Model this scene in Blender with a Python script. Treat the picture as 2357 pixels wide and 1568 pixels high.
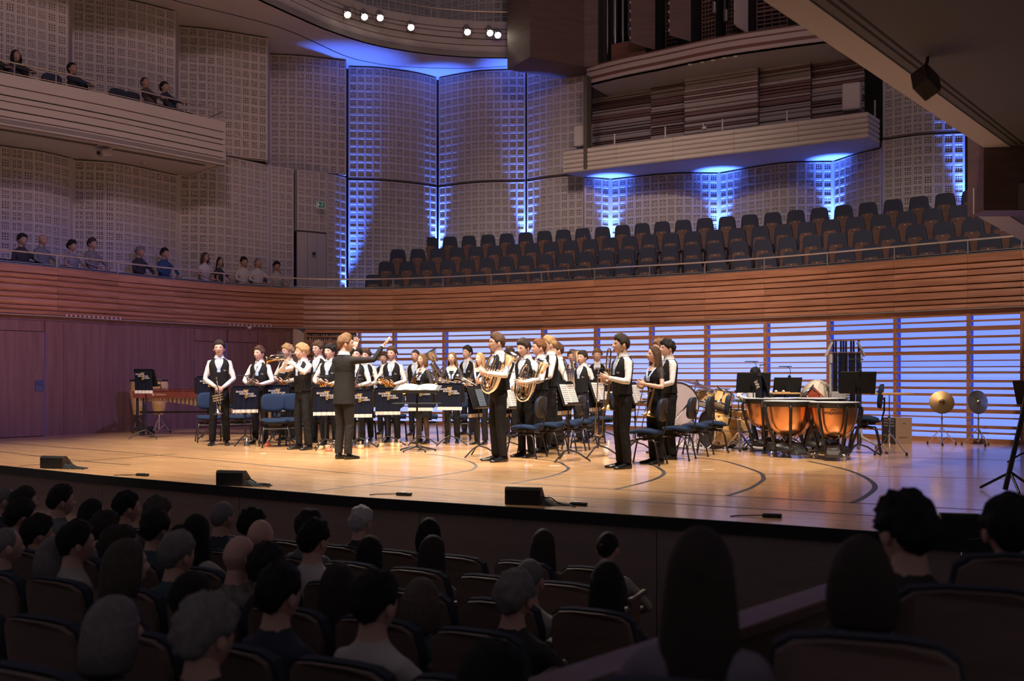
import bpy, bmesh, math, random
import numpy as np
from mathutils import Vector, Matrix, Euler, noise
random.seed(7)
for o in list(bpy.data.objects): bpy.data.objects.remove(o, do_unlink=True)
SC = bpy.context.scene
COL = SC.collection
PI = math.pi
# ------------------------------------------------------------------ camera
F, CX, HY, CZ = 2291.0, 1178.5, 867.0, 1.18      # focal length in pixels of the 2357 px frame, horizon row, lens height above the stage
cam_data = bpy.data.cameras.new('camera')
cam_data.lens = 36.0 * F / 2357.0
cam_data.sensor_width = 36.0
cam_data.shift_y = (HY - 784.0) / 2357.0
cam_data.clip_end = 200
cam_data.dof.use_dof = True
cam_data.dof.focus_distance = 15.5
cam_data.dof.aperture_fstop = 2.2
cam = bpy.data.objects.new('camera', cam_data); COL.objects.link(cam)
cam.location = (0, 0, CZ); cam.rotation_euler = (PI/2, 0, 0)
SC.camera = cam
# ------------------------------------------------------------------ world, exposure
SC.view_settings.view_transform = 'Standard'
SC.view_settings.look = 'None'
SC.view_settings.exposure = 0.0
SC.view_settings.gamma = 1.0
SC.view_settings.use_curve_mapping = False
world = bpy.data.worlds.new('world'); SC.world = world; world.use_nodes = True
world.node_tree.nodes['Background'].inputs[0].default_value = (1.0, 0.84, 0.95, 1)
world.node_tree.nodes['Background'].inputs[1].default_value = 0.082
# ------------------------------------------------------------------ the hall's stage lights (hung from the ceiling above the frame)
def spot_light(name, loc, target, energy, size_deg, col, blend=0.4, radius=0.15):
    l = bpy.data.lights.new(name, 'SPOT'); l.energy = energy; l.spot_size = math.radians(size_deg)
    l.spot_blend = blend; l.color = col; l.shadow_soft_size = radius
    o = bpy.data.objects.new(name, l); COL.objects.link(o); o.location = loc
    o.rotation_euler = (Vector(target) - Vector(loc)).to_track_quat('-Z', 'Y').to_euler()
    return o
WARM = (1.0, 0.845, 0.70)
for i, (p, t, e, s) in enumerate([
    ((-7.5, 8.0, 13.0), (-3.2, 17.0, 0.9), 4600, 30),
    ((-1.5, 6.5, 13.5), (-0.9, 16.2, 0.9), 5200, 30),
    ((4.5, 6.5, 13.5), (2.2, 15.0, 0.9), 5200, 30),
    ((-3.5, 13.0, 14.5), (-3.4, 15.6, 0.0), 4200, 40),
    ((1.5, 11.5, 14.5), (0.8, 14.3, 0.0), 4600, 40),
    ((-0.5, 9.5, 14.0), (-1.6, 12.6, 0.0), 3800, 36),
    ((-6.0, 11.0, 13.0), (-5.6, 15.2, 0.0), 4200, 38),
    ((5.5, 9.5, 13.0), (5.4, 15.2, 0.2), 1700, 34)]):
    spot_light('stage_spot', p, t, e*1.5, s, WARM, 0.6)
for i, (p, t, e, s) in enumerate([                       # wash on the wooden parapet and the plaster above it
    ((-2.0, 9.0, 13.5), (1.5, 22.5, 3.0), 4400, 46),
    ((3.5, 8.0, 13.5), (7.5, 18.0, 2.8), 4000, 42)]):
    spot_light('parapet_spot', p, t, e, s, (1.0, 0.76, 0.64), 0.8)
for i, (p, t, e, s) in enumerate([
    ((-2.0, 4.0, 13.0), (-9.5, 19.5, 6.6), 2300, 46),
    ((2.0, 4.0, 13.0), (0.0, 27.0, 7.5), 1300, 50),
    ((5.0, 3.0, 12.5), (6.0, 24.0, 7.0), 900, 50)]):
    spot_light('house_spot', p, t, e, s, (1.0, 0.64, 0.72), 0.9, 0.6)
spot_light('stage_spot', (-7.0, 10.5, 13.0), (-6.6, 19.4, 0.5), 4200, 15, WARM, 0.7)
spot_light('violet_wash', (6.5, 9.0, 11.5), (-7.6, 19.5, 1.4), 5200, 30, (0.30, 0.24, 1.0), 1.0, 0.3)  # unseen spot added to tint the left veneer wall violet
# ------------------------------------------------------------------ helpers
def px(x, y, Y):                                         # pixel + depth -> point
    return Vector(((x - CX) * Y / F, Y, CZ + (HY - y) * Y / F))
def pz(x, y, z):                                         # pixel + height -> point
    return px(x, y, F * (z - CZ) / (HY - y))
def tag(o, label=None, cat=None, group=None, kind=None):
    if label: o['label'] = label
    if cat: o['category'] = cat
    if group: o['group'] = group
    if kind: o['kind'] = kind
    return o
def empty(name, loc=(0, 0, 0), rz=0.0, label=None, cat=None, group=None, kind=None, scale=1.0):
    o = bpy.data.objects.new(name, None); COL.objects.link(o)
    o.empty_display_size = 0.1
    o.location = loc; o.rotation_euler = (0, 0, rz); o.scale = (scale,)*3
    return tag(o, label, cat, group, kind)
def link(name, me, parent=None, loc=None, rot=None, scale=None):
    o = bpy.data.objects.new(name, me); COL.objects.link(o)
    if parent: o.parent = parent
    if loc is not None: o.location = loc
    if rot is not None: o.rotation_euler = rot
    if scale is not None: o.scale = scale if hasattr(scale, '__len__') else (scale,)*3
    return o
def copy_tree(o, parent=None):
    c = o.copy(); COL.objects.link(c)
    if parent: c.parent = parent
    for ch in o.children: copy_tree(ch, c)
    return c
ORD = ['first','second','third','fourth','fifth','sixth','seventh','eighth','ninth','tenth','eleventh','twelfth','thirteenth','fourteenth','fifteenth','sixteenth','seventeenth','eighteenth','nineteenth','twentieth']
def ordw(n):
    if n < 20: return ORD[n]
    return ('twenty-' if n < 29 else 'thirty-') + ORD[n-20] if n < 29 else ('thirtieth' if n == 29 else 'thirty-' + ORD[n-30])
def frame_to(d, up=(0, 0, 1)):
    d = Vector(d).normalized(); up = Vector(up)
    if abs(d.dot(up)) > 0.98: up = Vector((0, 1, 0))
    x = up.cross(d).normalized(); y = d.cross(x)
    return Matrix((x, y, d)).transposed()               # columns x,y,d
class MB:                                               # collects shapes and links them as ONE mesh
    def __init__(s): s.v = []; s.f = []; s.m = []; s.mi = 0
    def mat(s, i): s.mi = i; return s
    def add(s, vs, fs):
        b = len(s.v); s.v += [tuple(p) for p in vs]
        s.f += [tuple(b+i for i in f) for f in fs]; s.m += [s.mi]*len(fs); return s
    def box(s, c, d, R=None, bev=0.0):
        hx, hy, hz = d[0]/2, d[1]/2, d[2]/2; c = Vector(c)
        if bev <= 0:
            vs = [Vector((a*hx, b*hy, e*hz)) for a in (-1, 1) for b in (-1, 1) for e in (-1, 1)]
            fs = [(0,1,3,2),(4,6,7,5),(0,4,5,1),(2,3,7,6),(0,2,6,4),(1,5,7,3)]
        else:
            b = min(bev, hx*.95, hy*.95, hz*.95); vs = []; 
            prof = [(-hz, b), (-hz+b, 0), (hz-b, 0), (hz, b)]
            for z, ins in prof:
                ax, ay = hx-ins, hy-ins
                k = b*.999 if ins == 0 else b*.6
                for (sx, sy) in ((1,1),(-1,1),(-1,-1),(1,-1)):
                    if sx*sy > 0: vs += [Vector((sx*ax, sy*(ay-k), z)), Vector((sx*(ax-k), sy*ay, z))]
                    else: vs += [Vector((sx*(ax-k), sy*ay, z)), Vector((sx*ax, sy*(ay-k), z))]
            fs = [tuple(range(7, -1, -1)), tuple(range(24, 32))]
            for r in range(3):
                for i in range(8):
                    j = (i+1) % 8; fs.append((r*8+i, r*8+j, r*8+8+j, r*8+8+i))
        if R is not None:
            if not isinstance(R, Matrix): R = Euler(R).to_matrix()
            vs = [R @ p for p in vs]
        return s.add([p + c for p in vs], fs)
    def tube(s, pts, r, n=8, caps=True, closed=False):
        pts = [Vector(p) for p in pts]; N = len(pts)
        rs = r if hasattr(r, '__len__') else [r]*N
        vs = []; prev = None
        for i, p in enumerate(pts):
            a = pts[i-1] if (i > 0 or closed) else p; b = pts[(i+1) % N] if (i < N-1 or closed) else p
            d = (b - a)
            d = d.normalized() if d.length > 1e-9 else Vector((0, 0, 1))
            if prev is None:
                u = Vector((0, 0, 1)) if abs(d.z) < 0.9 else Vector((1, 0, 0))
                x = u.cross(d).normalized()
            else:
                x = (prev - d*prev.dot(d)); x = x.normalized() if x.length > 1e-6 else d.orthogonal().normalized()
            prev = x; y = d.cross(x)
            for k in range(n):
                t = 2*PI*k/n; vs.append(p + (x*math.cos(t) + y*math.sin(t))*rs[i])
        fs = []
        for i in range(N-1 if not closed else N):
            i2 = (i+1) % N
            for k in range(n):
                k2 = (k+1) % n; fs.append((i*n+k, i*n+k2, i2*n+k2, i2*n+k))
        if caps and not closed:
            fs.append(tuple(range(n-1, -1, -1))); fs.append(tuple((N-1)*n+k for k in range(n)))
        return s.add(vs, fs)
    def lathe(s, prof, n=16, c=(0, 0, 0), R=None, caps=True):   # prof: (radius, height) along local z
        vs = []; c = Vector(c)
        for r, z in prof:
            for k in range(n):
                t = 2*PI*k/n; p = Vector((r*math.cos(t), r*math.sin(t), z))
                vs.append((R @ p if R is not None else p) + c)
        fs = []; N = len(prof)
        for i in range(N-1):
            for k in range(n):
                k2 = (k+1) % n; fs.append((i*n+k, i*n+k2, (i+1)*n+k2, (i+1)*n+k))
        if caps:
            if prof[0][0] > 1e-6: fs.append(tuple(range(n-1, -1, -1)))
            if prof[-1][0] > 1e-6: fs.append(tuple((N-1)*n+k for k in range(n)))
        return s.add(vs, fs)
    def ell(s, c, r, nu=12, nv=8, R=None):
        prof = [(math.sin(PI*i/nv), -math.cos(PI*i/nv)) for i in range(nv+1)]
        vs = []; c = Vector(c)
        for a, z in prof:
            for k in range(nu):
                t = 2*PI*k/nu; p = Vector((a*math.cos(t)*r[0], a*math.sin(t)*r[1], z*r[2]))
                vs.append((R @ p if R is not None else p) + c)
        fs = []
        for i in range(nv):
            for k in range(nu):
                k2 = (k+1) % nu; fs.append((i*nu+k, i*nu+k2, (i+1)*nu+k2, (i+1)*nu+k))
        return s.add(vs, fs)
    def loft(s, rings, caps=True, closed=True):
        n = len(rings[0]); vs = [p for r in rings for p in r]; fs = []
        for i in range(len(rings)-1):
            for k in range(n if closed else n-1):
                k2 = (k+1) % n; fs.append((i*n+k, i*n+k2, (i+1)*n+k2, (i+1)*n+k))
        if caps and closed:
            fs.append(tuple(range(n-1, -1, -1))); fs.append(tuple((len(rings)-1)*n+k for k in range(n)))
        return s.add(vs, fs)
    def prism(s, poly, h0, h1, M=None):                  # poly in local xy, extruded along z
        n = len(poly); vs = [Vector((p[0], p[1], h0)) for p in poly] + [Vector((p[0], p[1], h1)) for p in poly]
        if M is not None: vs = [M @ p for p in vs]
        fs = [tuple(range(n-1, -1, -1)), tuple(range(n, 2*n))] + [(i, (i+1) % n, n+(i+1) % n, n+i) for i in range(n)]
        return s.add(vs, fs)
    def mesh(s, name, mats, smooth=False):
        me = bpy.data.meshes.new(name); me.from_pydata([tuple(p) for p in s.v], [], s.f)
        for m in (mats if isinstance(mats, (list, tuple)) else [mats]): me.materials.append(m)
        if any(s.m): me.polygons.foreach_set('material_index', s.m)
        if smooth:
            me.polygons.foreach_set('use_smooth', [True]*len(me.polygons))
            if smooth != 'all':
                try: me.set_sharp_from_angle(angle=math.radians(40))
                except Exception: pass
        me.validate(); me.update(); return me
    def build(s, name, mats, parent=None, smooth=False, loc=None, rot=None, scale=None):
        return link(name, s.mesh(name, mats, smooth), parent, loc, rot, scale)
def np_mesh(name, V, Q, mats, mi=None):
    me = bpy.data.meshes.new(name); V = np.asarray(V, np.float32); Q = np.asarray(Q, np.int32)
    me.vertices.add(len(V)); me.vertices.foreach_set('co', V.ravel())
    k = Q.shape[1]; me.loops.add(Q.size); me.loops.foreach_set('vertex_index', Q.ravel())
    me.polygons.add(len(Q)); me.polygons.foreach_set('loop_start', np.arange(0, Q.size, k, dtype=np.int32))
    try: me.polygons.foreach_set('loop_total', np.full(len(Q), k, np.int32))
    except Exception: pass
    for m in (mats if isinstance(mats, (list, tuple)) else [mats]): me.materials.append(m)
    if mi is not None: me.polygons.foreach_set('material_index', np.asarray(mi, np.int32))
    me.update(calc_edges=True); me.validate(); return me
def catmull(xs, ys):
    xs = np.array(xs, float); ys = np.array(ys, float); m = np.gradient(ys, xs)
    def f(x):
        i = int(np.clip(np.searchsorted(xs, x)-1, 0, len(xs)-2)); h = xs[i+1]-xs[i]; t = (x-xs[i])/h
        if t < 0: return ys[0] + m[0]*(x-xs[0])
        if t > 1: return ys[-1] + m[-1]*(x-xs[-1])
        return ((2*t**3-3*t*t+1)*ys[i] + (t**3-2*t*t+t)*h*m[i] + (-2*t**3+3*t*t)*ys[i+1] + (t**3-t*t)*h*m[i+1])
    return f
def smooth_path(pts, k=6, closed=False):
    pts = [Vector(p) for p in pts]; out = []; n = len(pts)
    for i in range(n if closed else n-1):
        p0 = pts[(i-1) % n] if (i > 0 or closed) else pts[0]; p1 = pts[i]; p2 = pts[(i+1) % n]; p3 = pts[(i+2) % n] if (i+2 < n or closed) else pts[-1]
        for j in range(k):
            t = j/k; out.append(0.5*((2*p1) + (p2-p0)*t + (2*p0-5*p1+4*p2-p3)*t*t + (3*p1-p0-3*p2+p3)*t**3))
    if not closed: out.append(pts[-1])
    return out
# ------------------------------------------------------------------ materials (procedural)
MATS = {}
def mat(name, col, rough=0.6, metal=0.0, bump=0.0, bscale=60.0, var=0.0, vscale=8.0, coat=0.0, emit=None, estr=0.0, sheen=0.0, spec=0.5, alpha=1.0, trans=0.0):
    if name in MATS: return MATS[name]
    m = bpy.data.materials.new(name); m.use_nodes = True; nt = m.node_tree; b = nt.nodes['Principled BSDF']
    b.inputs['Base Color'].default_value = (*col, 1); b.inputs['Roughness'].default_value = rough
    b.inputs['Metallic'].default_value = metal; b.inputs['Coat Weight'].default_value = coat
    b.inputs['Sheen Weight'].default_value = sheen; b.inputs['Specular IOR Level'].default_value = spec
    b.inputs['Transmission Weight'].default_value = trans
    if emit: b.inputs['Emission Color'].default_value = (*emit, 1); b.inputs['Emission Strength'].default_value = estr
    if bump or var:
        tc = nt.nodes.new('ShaderNodeTexCoord'); n = nt.nodes.new('ShaderNodeTexNoise'); n.inputs['Detail'].default_value = 4
        nt.links.new(tc.outputs['Object'], n.inputs['Vector'])
        if var:
            n.inputs['Scale'].default_value = vscale
            r = nt.nodes.new('ShaderNodeMix'); r.data_type = 'RGBA'
            r.inputs['A'].default_value = (*[c*(1-var) for c in col], 1); r.inputs['B'].default_value = (*[min(1, c*(1+var)) for c in col], 1)
            nt.links.new(n.outputs['Fac'], r.inputs['Factor']); nt.links.new(r.outputs['Result'], b.inputs['Base Color'])
        if bump:
            n2 = nt.nodes.new('ShaderNodeTexNoise'); n2.inputs['Scale'].default_value = bscale; n2.inputs['Detail'].default_value = 3
            nt.links.new(tc.outputs['Object'], n2.inputs['Vector'])
            bp = nt.nodes.new('ShaderNodeBump'); bp.inputs['Strength'].default_value = bump; bp.inputs['Distance'].default_value = 0.02
            nt.links.new(n2.outputs['Fac'], bp.inputs['Height']); nt.links.new(bp.outputs['Normal'], b.inputs['Normal'])
    MATS[name] = m; return m
def wood(name, c1, c2, rough=0.45, stretch=(1, 14, 14), scale=1.6, rot=(0, 0, 0), coat=0.0, rand=0.25, bump=0.08):
    m = bpy.data.materials.new(name); m.use_nodes = True; nt = m.node_tree; L = nt.links.new; b = nt.nodes['Principled BSDF']
    tc = nt.nodes.new('ShaderNodeTexCoord'); mp = nt.nodes.new('ShaderNodeMapping'); mp.inputs['Rotation'].default_value = rot
    mp2 = nt.nodes.new('ShaderNodeMapping'); mp2.inputs['Scale'].default_value = stretch
    oi = nt.nodes.new('ShaderNodeObjectInfo'); ad = nt.nodes.new('ShaderNodeVectorMath'); ad.operation = 'MULTIPLY_ADD'
    ad.inputs[1].default_value = (37, 53, 71)
    L(oi.outputs['Random'], ad.inputs[0]); L(tc.outputs['Object'], ad.inputs[2])
    L(ad.outputs[0], mp.inputs['Vector']); L(mp.outputs[0], mp2.inputs['Vector'])
    n = nt.nodes.new('ShaderNodeTexNoise'); n.inputs['Scale'].default_value = scale; n.inputs['Detail'].default_value = 5; n.inputs['Roughness'].default_value = 0.6
    n.inputs['Distortion'].default_value = 0.4
    L(mp2.outputs[0], n.inputs['Vector'])
    cr = nt.nodes.new('ShaderNodeValToRGB'); cr.color_ramp.elements[0].position = 0.3; cr.color_ramp.elements[1].position = 0.72
    cr.color_ramp.elements[0].color = (*c1, 1); cr.color_ramp.elements[1].color = (*c2, 1)
    L(n.outputs['Fac'], cr.inputs['Fac'])
    hs = nt.nodes.new('ShaderNodeHueSaturation')
    mr = nt.nodes.new('ShaderNodeMapRange'); mr.inputs['To Min'].default_value = 1-rand; mr.inputs['To Max'].default_value = 1+rand
    L(oi.outputs['Random'], mr.inputs['Value']); L(mr.outputs[0], hs.inputs['Value']); L(cr.outputs['Color'], hs.inputs['Color'])
    L(hs.outputs[0], b.inputs['Base Color']); b.inputs['Roughness'].default_value = rough; b.inputs['Coat Weight'].default_value = coat
    bp = nt.nodes.new('ShaderNodeBump'); bp.inputs['Strength'].default_value = bump; bp.inputs['Distance'].default_value = 0.01
    L(n.outputs['Fac'], bp.inputs['Height']); L(bp.outputs[0], b.inputs['Normal'])
    MATS[name] = m; return m
AX = math.atan2(-0.52, 0.855)                           # direction of the stage front
U = Vector((math.cos(AX), math.sin(AX), 0)); NRM = Vector((-math.sin(AX), math.cos(AX), 0))   # along the stage / towards its back
black = mat('black_paint', (0.012, 0.012, 0.013), 0.45)
blackmat = mat('black_matte', (0.010, 0.010, 0.011), 0.8)
chrome = mat('chrome', (0.78, 0.78, 0.80), 0.12, 1.0)
steel = mat('brushed_steel', (0.55, 0.53, 0.53), 0.35, 1.0)
plaster = mat('plaster', (0.50, 0.455, 0.435), 0.85, bump=0.05, bscale=30)
soffit_m = mat('soffit_plaster', (0.47, 0.44, 0.47), 0.85)
darkgap = mat('dark_gap', (0.012, 0.010, 0.010), 0.9)
navy = mat('navy_fabric', (0.055, 0.062, 0.088), 0.95, bump=0.1, bscale=250, spec=0.1)
wood_para = wood('parapet_wood', (0.30, 0.125, 0.066), (0.52, 0.25, 0.14), 0.38, (1, 1, 16), 1.3, rand=0.12)
wood_wall = wood('veneer_wood', (0.17, 0.078, 0.060), (0.26, 0.13, 0.10), 0.5, (9, 9, 0.5), 1.1, rand=0.05)
wood_dark = wood('dark_walnut', (0.095, 0.060, 0.050), (0.15, 0.090, 0.070), 0.6, (1, 1, 8), 1.2, rand=0.05)
wood_seat = wood('seat_wood', (0.12, 0.065, 0.048), (0.18, 0.10, 0.074), 0.45, (1, 1, 6), 3, rand=0.1)
# ------------------------------------------------------------------ plan curves
_dy = catmull([-420,-150,0,139,289,417,543,675,750,820,906,1020,1131,1252,1365,1495,1620,1758,1904,2056,2223,2351,2600],
              [162,154.5,147,140,131,124,118,113.8,112.8,112.5,113,115,117.8,121,124.6,128.3,132,137,143,150,157.5,163,173])
def par(x, off=0.0):                                    # plan point of the parapet face under image column x, moved outward by off
    def q(x): Y = F*1.215/_dy(x); return Vector(((x-CX)*Y/F, Y, 0))
    p = q(x)
    if off:
        d = (q(x+4)-q(x-4)).normalized(); p = p + Vector((-d.y, d.x, 0))*off
    return p
def walk(f, x0, x1, n): return [f(x0+(x1-x0)*i/n) for i in range(n+1)]
def normals(path):
    out = []
    for i in range(len(path)):
        a = path[max(0, i-1)]; b = path[min(len(path)-1, i+1)]; d = (b-a); d.z = 0; d.normalize()
        out.append(Vector((-d.y, d.x, 0)))
    return out
def ribbon(mb, path, z0, z1, t=0.1, n=None, prof=None):
    """wall strip along path from z0 to z1, face on the path, body t behind it; prof = [(offset towards the room, fraction of height)]"""
    n = n or normals(path); rings = []
    prof = prof or [(0, 0), (0, 1)]
    for p, k in zip(path, n):
        r = [p + k*(-o) + Vector((0, 0, z0+(z1-z0)*f)) for o, f in prof]
        r += [p + k*t + Vector((0, 0, z1)), p + k*t + Vector((0, 0, z0))]
        rings.append(r)
    return mb.loft(rings)
def slab(mb, inner, outer, z, t):                        # horizontal slab between two plan paths of equal length
    rings = []
    for a, b in zip(inner, outer):
        rings.append([Vector((a.x, a.y, z)), Vector((b.x, b.y, z)), Vector((b.x, b.y, z-t)), Vector((a.x, a.y, z-t))])
    return mb.loft(rings)
# ------------------------------------------------------------------ stage floor
def floor_material():
    m = bpy.data.materials.new('stage_boards'); m.use_nodes = True; nt = m.node_tree; L = nt.links.new; b = nt.nodes['Principled BSDF']
    tc = nt.nodes.new('ShaderNodeTexCoord'); mp = nt.nodes.new('ShaderNodeMapping'); mp.inputs['Rotation'].default_value = (0, 0, -AX)
    L(tc.outputs['Object'], mp.inputs['Vector'])
    br = nt.nodes.new('ShaderNodeTexBrick'); br.inputs['Scale'].default_value = 1.0; br.inputs['Brick Width'].default_value = 1.9; br.inputs['Row Height'].default_value = 0.075
    br.inputs['Mortar Size'].default_value = 0.0022; br.offset = 0.37
    br.inputs['Color1'].default_value = (0.66, 0.37, 0.165, 1); br.inputs['Color2'].default_value = (0.80, 0.49, 0.235, 1); br.inputs['Mortar'].default_value = (0.16, 0.075, 0.03, 1)
    L(mp.outputs[0], br.inputs['Vector'])
    mp2 = nt.nodes.new('ShaderNodeMapping'); mp2.inputs['Scale'].default_value = (0.9, 22, 1); L(mp.outputs[0], mp2.inputs['Vector'])
    n = nt.nodes.new('ShaderNodeTexNoise'); n.inputs['Scale'].default_value = 1.5; n.inputs['Detail'].default_value = 6; L(mp2.outputs[0], n.inputs['Vector'])
    mx = nt.nodes.new('ShaderNodeMix'); mx.data_type = 'RGBA'; mx.blend_type = 'MULTIPLY'; mx.inputs['Factor'].default_value = 0.55
    cr = nt.nodes.new('ShaderNodeValToRGB'); cr.color_ramp.elements[0].position = 0.3; cr.color_ramp.elements[0].color = (0.58, 0.54, 0.5, 1); cr.color_ramp.elements[1].position = 0.7
    L(n.outputs['Fac'], cr.inputs['Fac']); L(br.outputs['Color'], mx.inputs['A']); L(cr.outputs['Color'], mx.inputs['B'])
    n3 = nt.nodes.new('ShaderNodeTexNoise'); n3.inputs['Scale'].default_value = 0.6; n3.inputs['Detail'].default_value = 3; L(mp.outputs[0], n3.inputs['Vector'])
    mr = nt.nodes.new('ShaderNodeMapRange'); mr.inputs['To Min'].default_value = 0.20; mr.inputs['To Max'].default_value = 0.40; L(n.outputs['Fac'], mr.inputs['Value'])
    L(mx.outputs['Result'], b.inputs['Base Color']); L(mr.outputs[0], b.inputs['Roughness']); b.inputs['Specular IOR Level'].default_value = 0.55
    b.inputs['Coat Weight'].default_value = 0.5; b.inputs['Coat Roughness'].default_value = 0.12
    bp = nt.nodes.new('ShaderNodeBump'); bp.inputs['Strength'].default_value = 0.06; bp.inputs['Distance'].default_value = 0.004
    L(n.outputs['Fac'], bp.inputs['Height']); L(bp.outputs[0], b.inputs['Normal'])
    return m
def gp(x, y, z=0.0):                                     # pixel on a horizontal plane
    Y = F*(CZ-z)/(y-HY); return Vector(((x-CX)*Y/F, Y, z))
edge = [gp(*p) for p in [(-260,1046),(0,1072),(220,1094),(441,1113),(800,1143),(1151,1166),(1500,1189),(1760,1206),(2029,1225),(2280,1243)]]
edge = edge + [edge[-1] + (edge[-1]-edge[-2]).normalized()*3.5]
back = walk(lambda x: par(x, 0.5), -420, 2600, 40)
mb = MB(); n1 = len(edge)
poly = [(p.x, p.y) for p in edge] + [(14.0, 4.6), (14.0, 18)] + [(p.x, p.y) for p in reversed(back)] + [(-13.5, 15.5)]
mb.prism(poly, -0.098, 0.0)
stage_floor = tag(mb.build('floor', floor_material()), 'warm oak board stage floor with dark curved seams', kind='structure')
seam_m = mat('seam_black', (0.026, 0.023, 0.022), 0.5, var=0.4, vscale=25)
def seam(pix, w, k=5, par_=stage_floor, z=0.0):
    w = w*.66
    pts = smooth_path([gp(*p) for p in pix], k); mb = MB(); nn = normals(pts); rings = []
    for p, q in zip(pts, nn):
        rings.append([p + q*w/2 + Vector((0, 0, -0.02)), p + q*w/2 + Vector((0, 0, .0012)), p - q*w/2 + Vector((0, 0, .0012)), p - q*w/2 + Vector((0, 0, -0.02))])
    mb.loft(rings); mb.build('seam', seam_m, par_)
seam([(0,1019),(205,1035),(410,1052),(800,1089.5),(1084,1107),(1500,1132),(1968,1158),(2357,1180)], 0.055)
seam([(0,1040),(183,1061),(300,1071)], 0.055)
seam([(44,1073),(160,1064),(305,1053),(407,1045)], 0.055)
seam([(849,1116),(1151,1134.5),(1500,1156.5),(2021,1188),(2357,1208)], 0.055)
seam([(1530,1087),(1748,1091.5),(1980,1095.5),(2357,1104)], 0.022)
seam([(2000,1052),(2180,1056),(2357,1061)], 0.022)
seam([(440,1032),(600,1040),(760,1047)], 0.020)
seam([(910,1042),(970,1044.5),(1020,1049.5),(1064,1057.5),(1087,1065.5),(1096,1073),(1084,1082),(1039,1090.5),(958,1101.5),(853,1115),(700,1133.5)], 0.060)
seam([(1180,1052),(1276,1062),(1299,1071),(1308,1079.5),(1289,1090),(1254,1099.5),(1179,1113)], 0.066)
seam([(1400,1054),(1493,1069.5),(1518,1079),(1528,1091),(1500,1106),(1416,1127)], 0.075)
seam([(1560,1049),(1644,1058),(1684,1066),(1745,1086.5),(1757,1099),(1753,1108),(1725,1125),(1676,1141)], 0.080)
seam([(1860,1062),(1928,1076.5),(1968,1088.5),(2001,1105),(2014,1123),(1989,1145),(1959,1158.5)], 0.085)
tape_w = mat('white_tape', (0.75, 0.70, 0.66), 0.7); tape_r = mat('red_tape', (0.75, 0.12, 0.080), 0.7)
for (x, y, w, m) in [(1216,1071.5,20,tape_w),(1277,1072.5,26,tape_w),(1570,1078,24,tape_w),(1630,1081,26,tape_w),(606,1044,14,tape_w),(1305,1070,9,tape_r),(1255,1067,8,tape_r)]:
    a = gp(x-w/2, y); b_ = gp(x+w/2, y); c = (a+b_)/2; d = b_-a
    mb = MB(); mb.box((0, 0, 0.0012), (d.length, 0.03, 0.0024))
    tag(mb.build('floor_tape', m, loc=c, rot=(0, 0, math.atan2(d.y, d.x))), '%s strip of marking tape on the stage boards near pixel column %s' % ('white' if m is tape_w else 'red', 'x') if False else None)
tapes = [o for o in COL.objects if o.name.startswith('floor_tape')]
for o in tapes: o.parent = stage_floor
# stage fascia: black edge strip and dark veneer panels
mb = MB(); ribbon(mb, [p-NRM*.012 for p in edge], -0.104, 0.003, 0.022); mb.build('edge_strip', blackmat, stage_floor)
fascia = empty('wall_stage_front', kind='structure', label='dark veneered riser below the stage edge')
tot = [0.0]
for a, b_ in zip(edge, edge[1:]): tot.append(tot[-1] + (b_-a).length)
def edge_at(s):
    for i in range(len(edge)-1):
        if s <= tot[i+1] or i == len(edge)-2:
            t = (s-tot[i])/(tot[i+1]-tot[i]); return edge[i].lerp(edge[i+1], t)
wood_fascia = wood('fascia_wood', (0.21, 0.165, 0.15), (0.27, 0.205, 0.19), 0.55, (1, 1, 8), 1.2, rand=0.06)
s = 0.9
while s < tot[-1]-0.1:
    e2 = min(s+2.35, tot[-1]); mb = MB(); path = [edge_at(s+0.004)+NRM*.03, edge_at((s+e2)/2)+NRM*.03, edge_at(e2-0.004)+NRM*.03]
    ribbon(mb, path, -1.35, -0.102, 0.03); mb.build('panel', wood_fascia, fascia); s = e2
mb = MB(); ribbon(mb, [p+NRM*.08 for p in edge], -1.35, -0.15, 0.05); mb.build('backing', darkgap, fascia)
# ------------------------------------------------------------------ stalls floor (raked, carpetless parquet in the dark)
mb = MB()
ZST = -1.02                                              # floor height in front of the stage
mb.prism([(-14, 16.2), (-14, -3), (14, -3), (14, 5.0), (edge[-1].x, edge[-1].y)] + [(p.x, p.y) for p in reversed(edge[:-1])], ZST-0.1, ZST)
tag(mb.build('floor_stalls', wood('stalls_parquet', (0.07, 0.035, 0.022), (0.12, 0.06, 0.038), 0.5, (1, 10, 1), 1.5)), 'dark parquet floor of the stalls', kind='structure')
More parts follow.
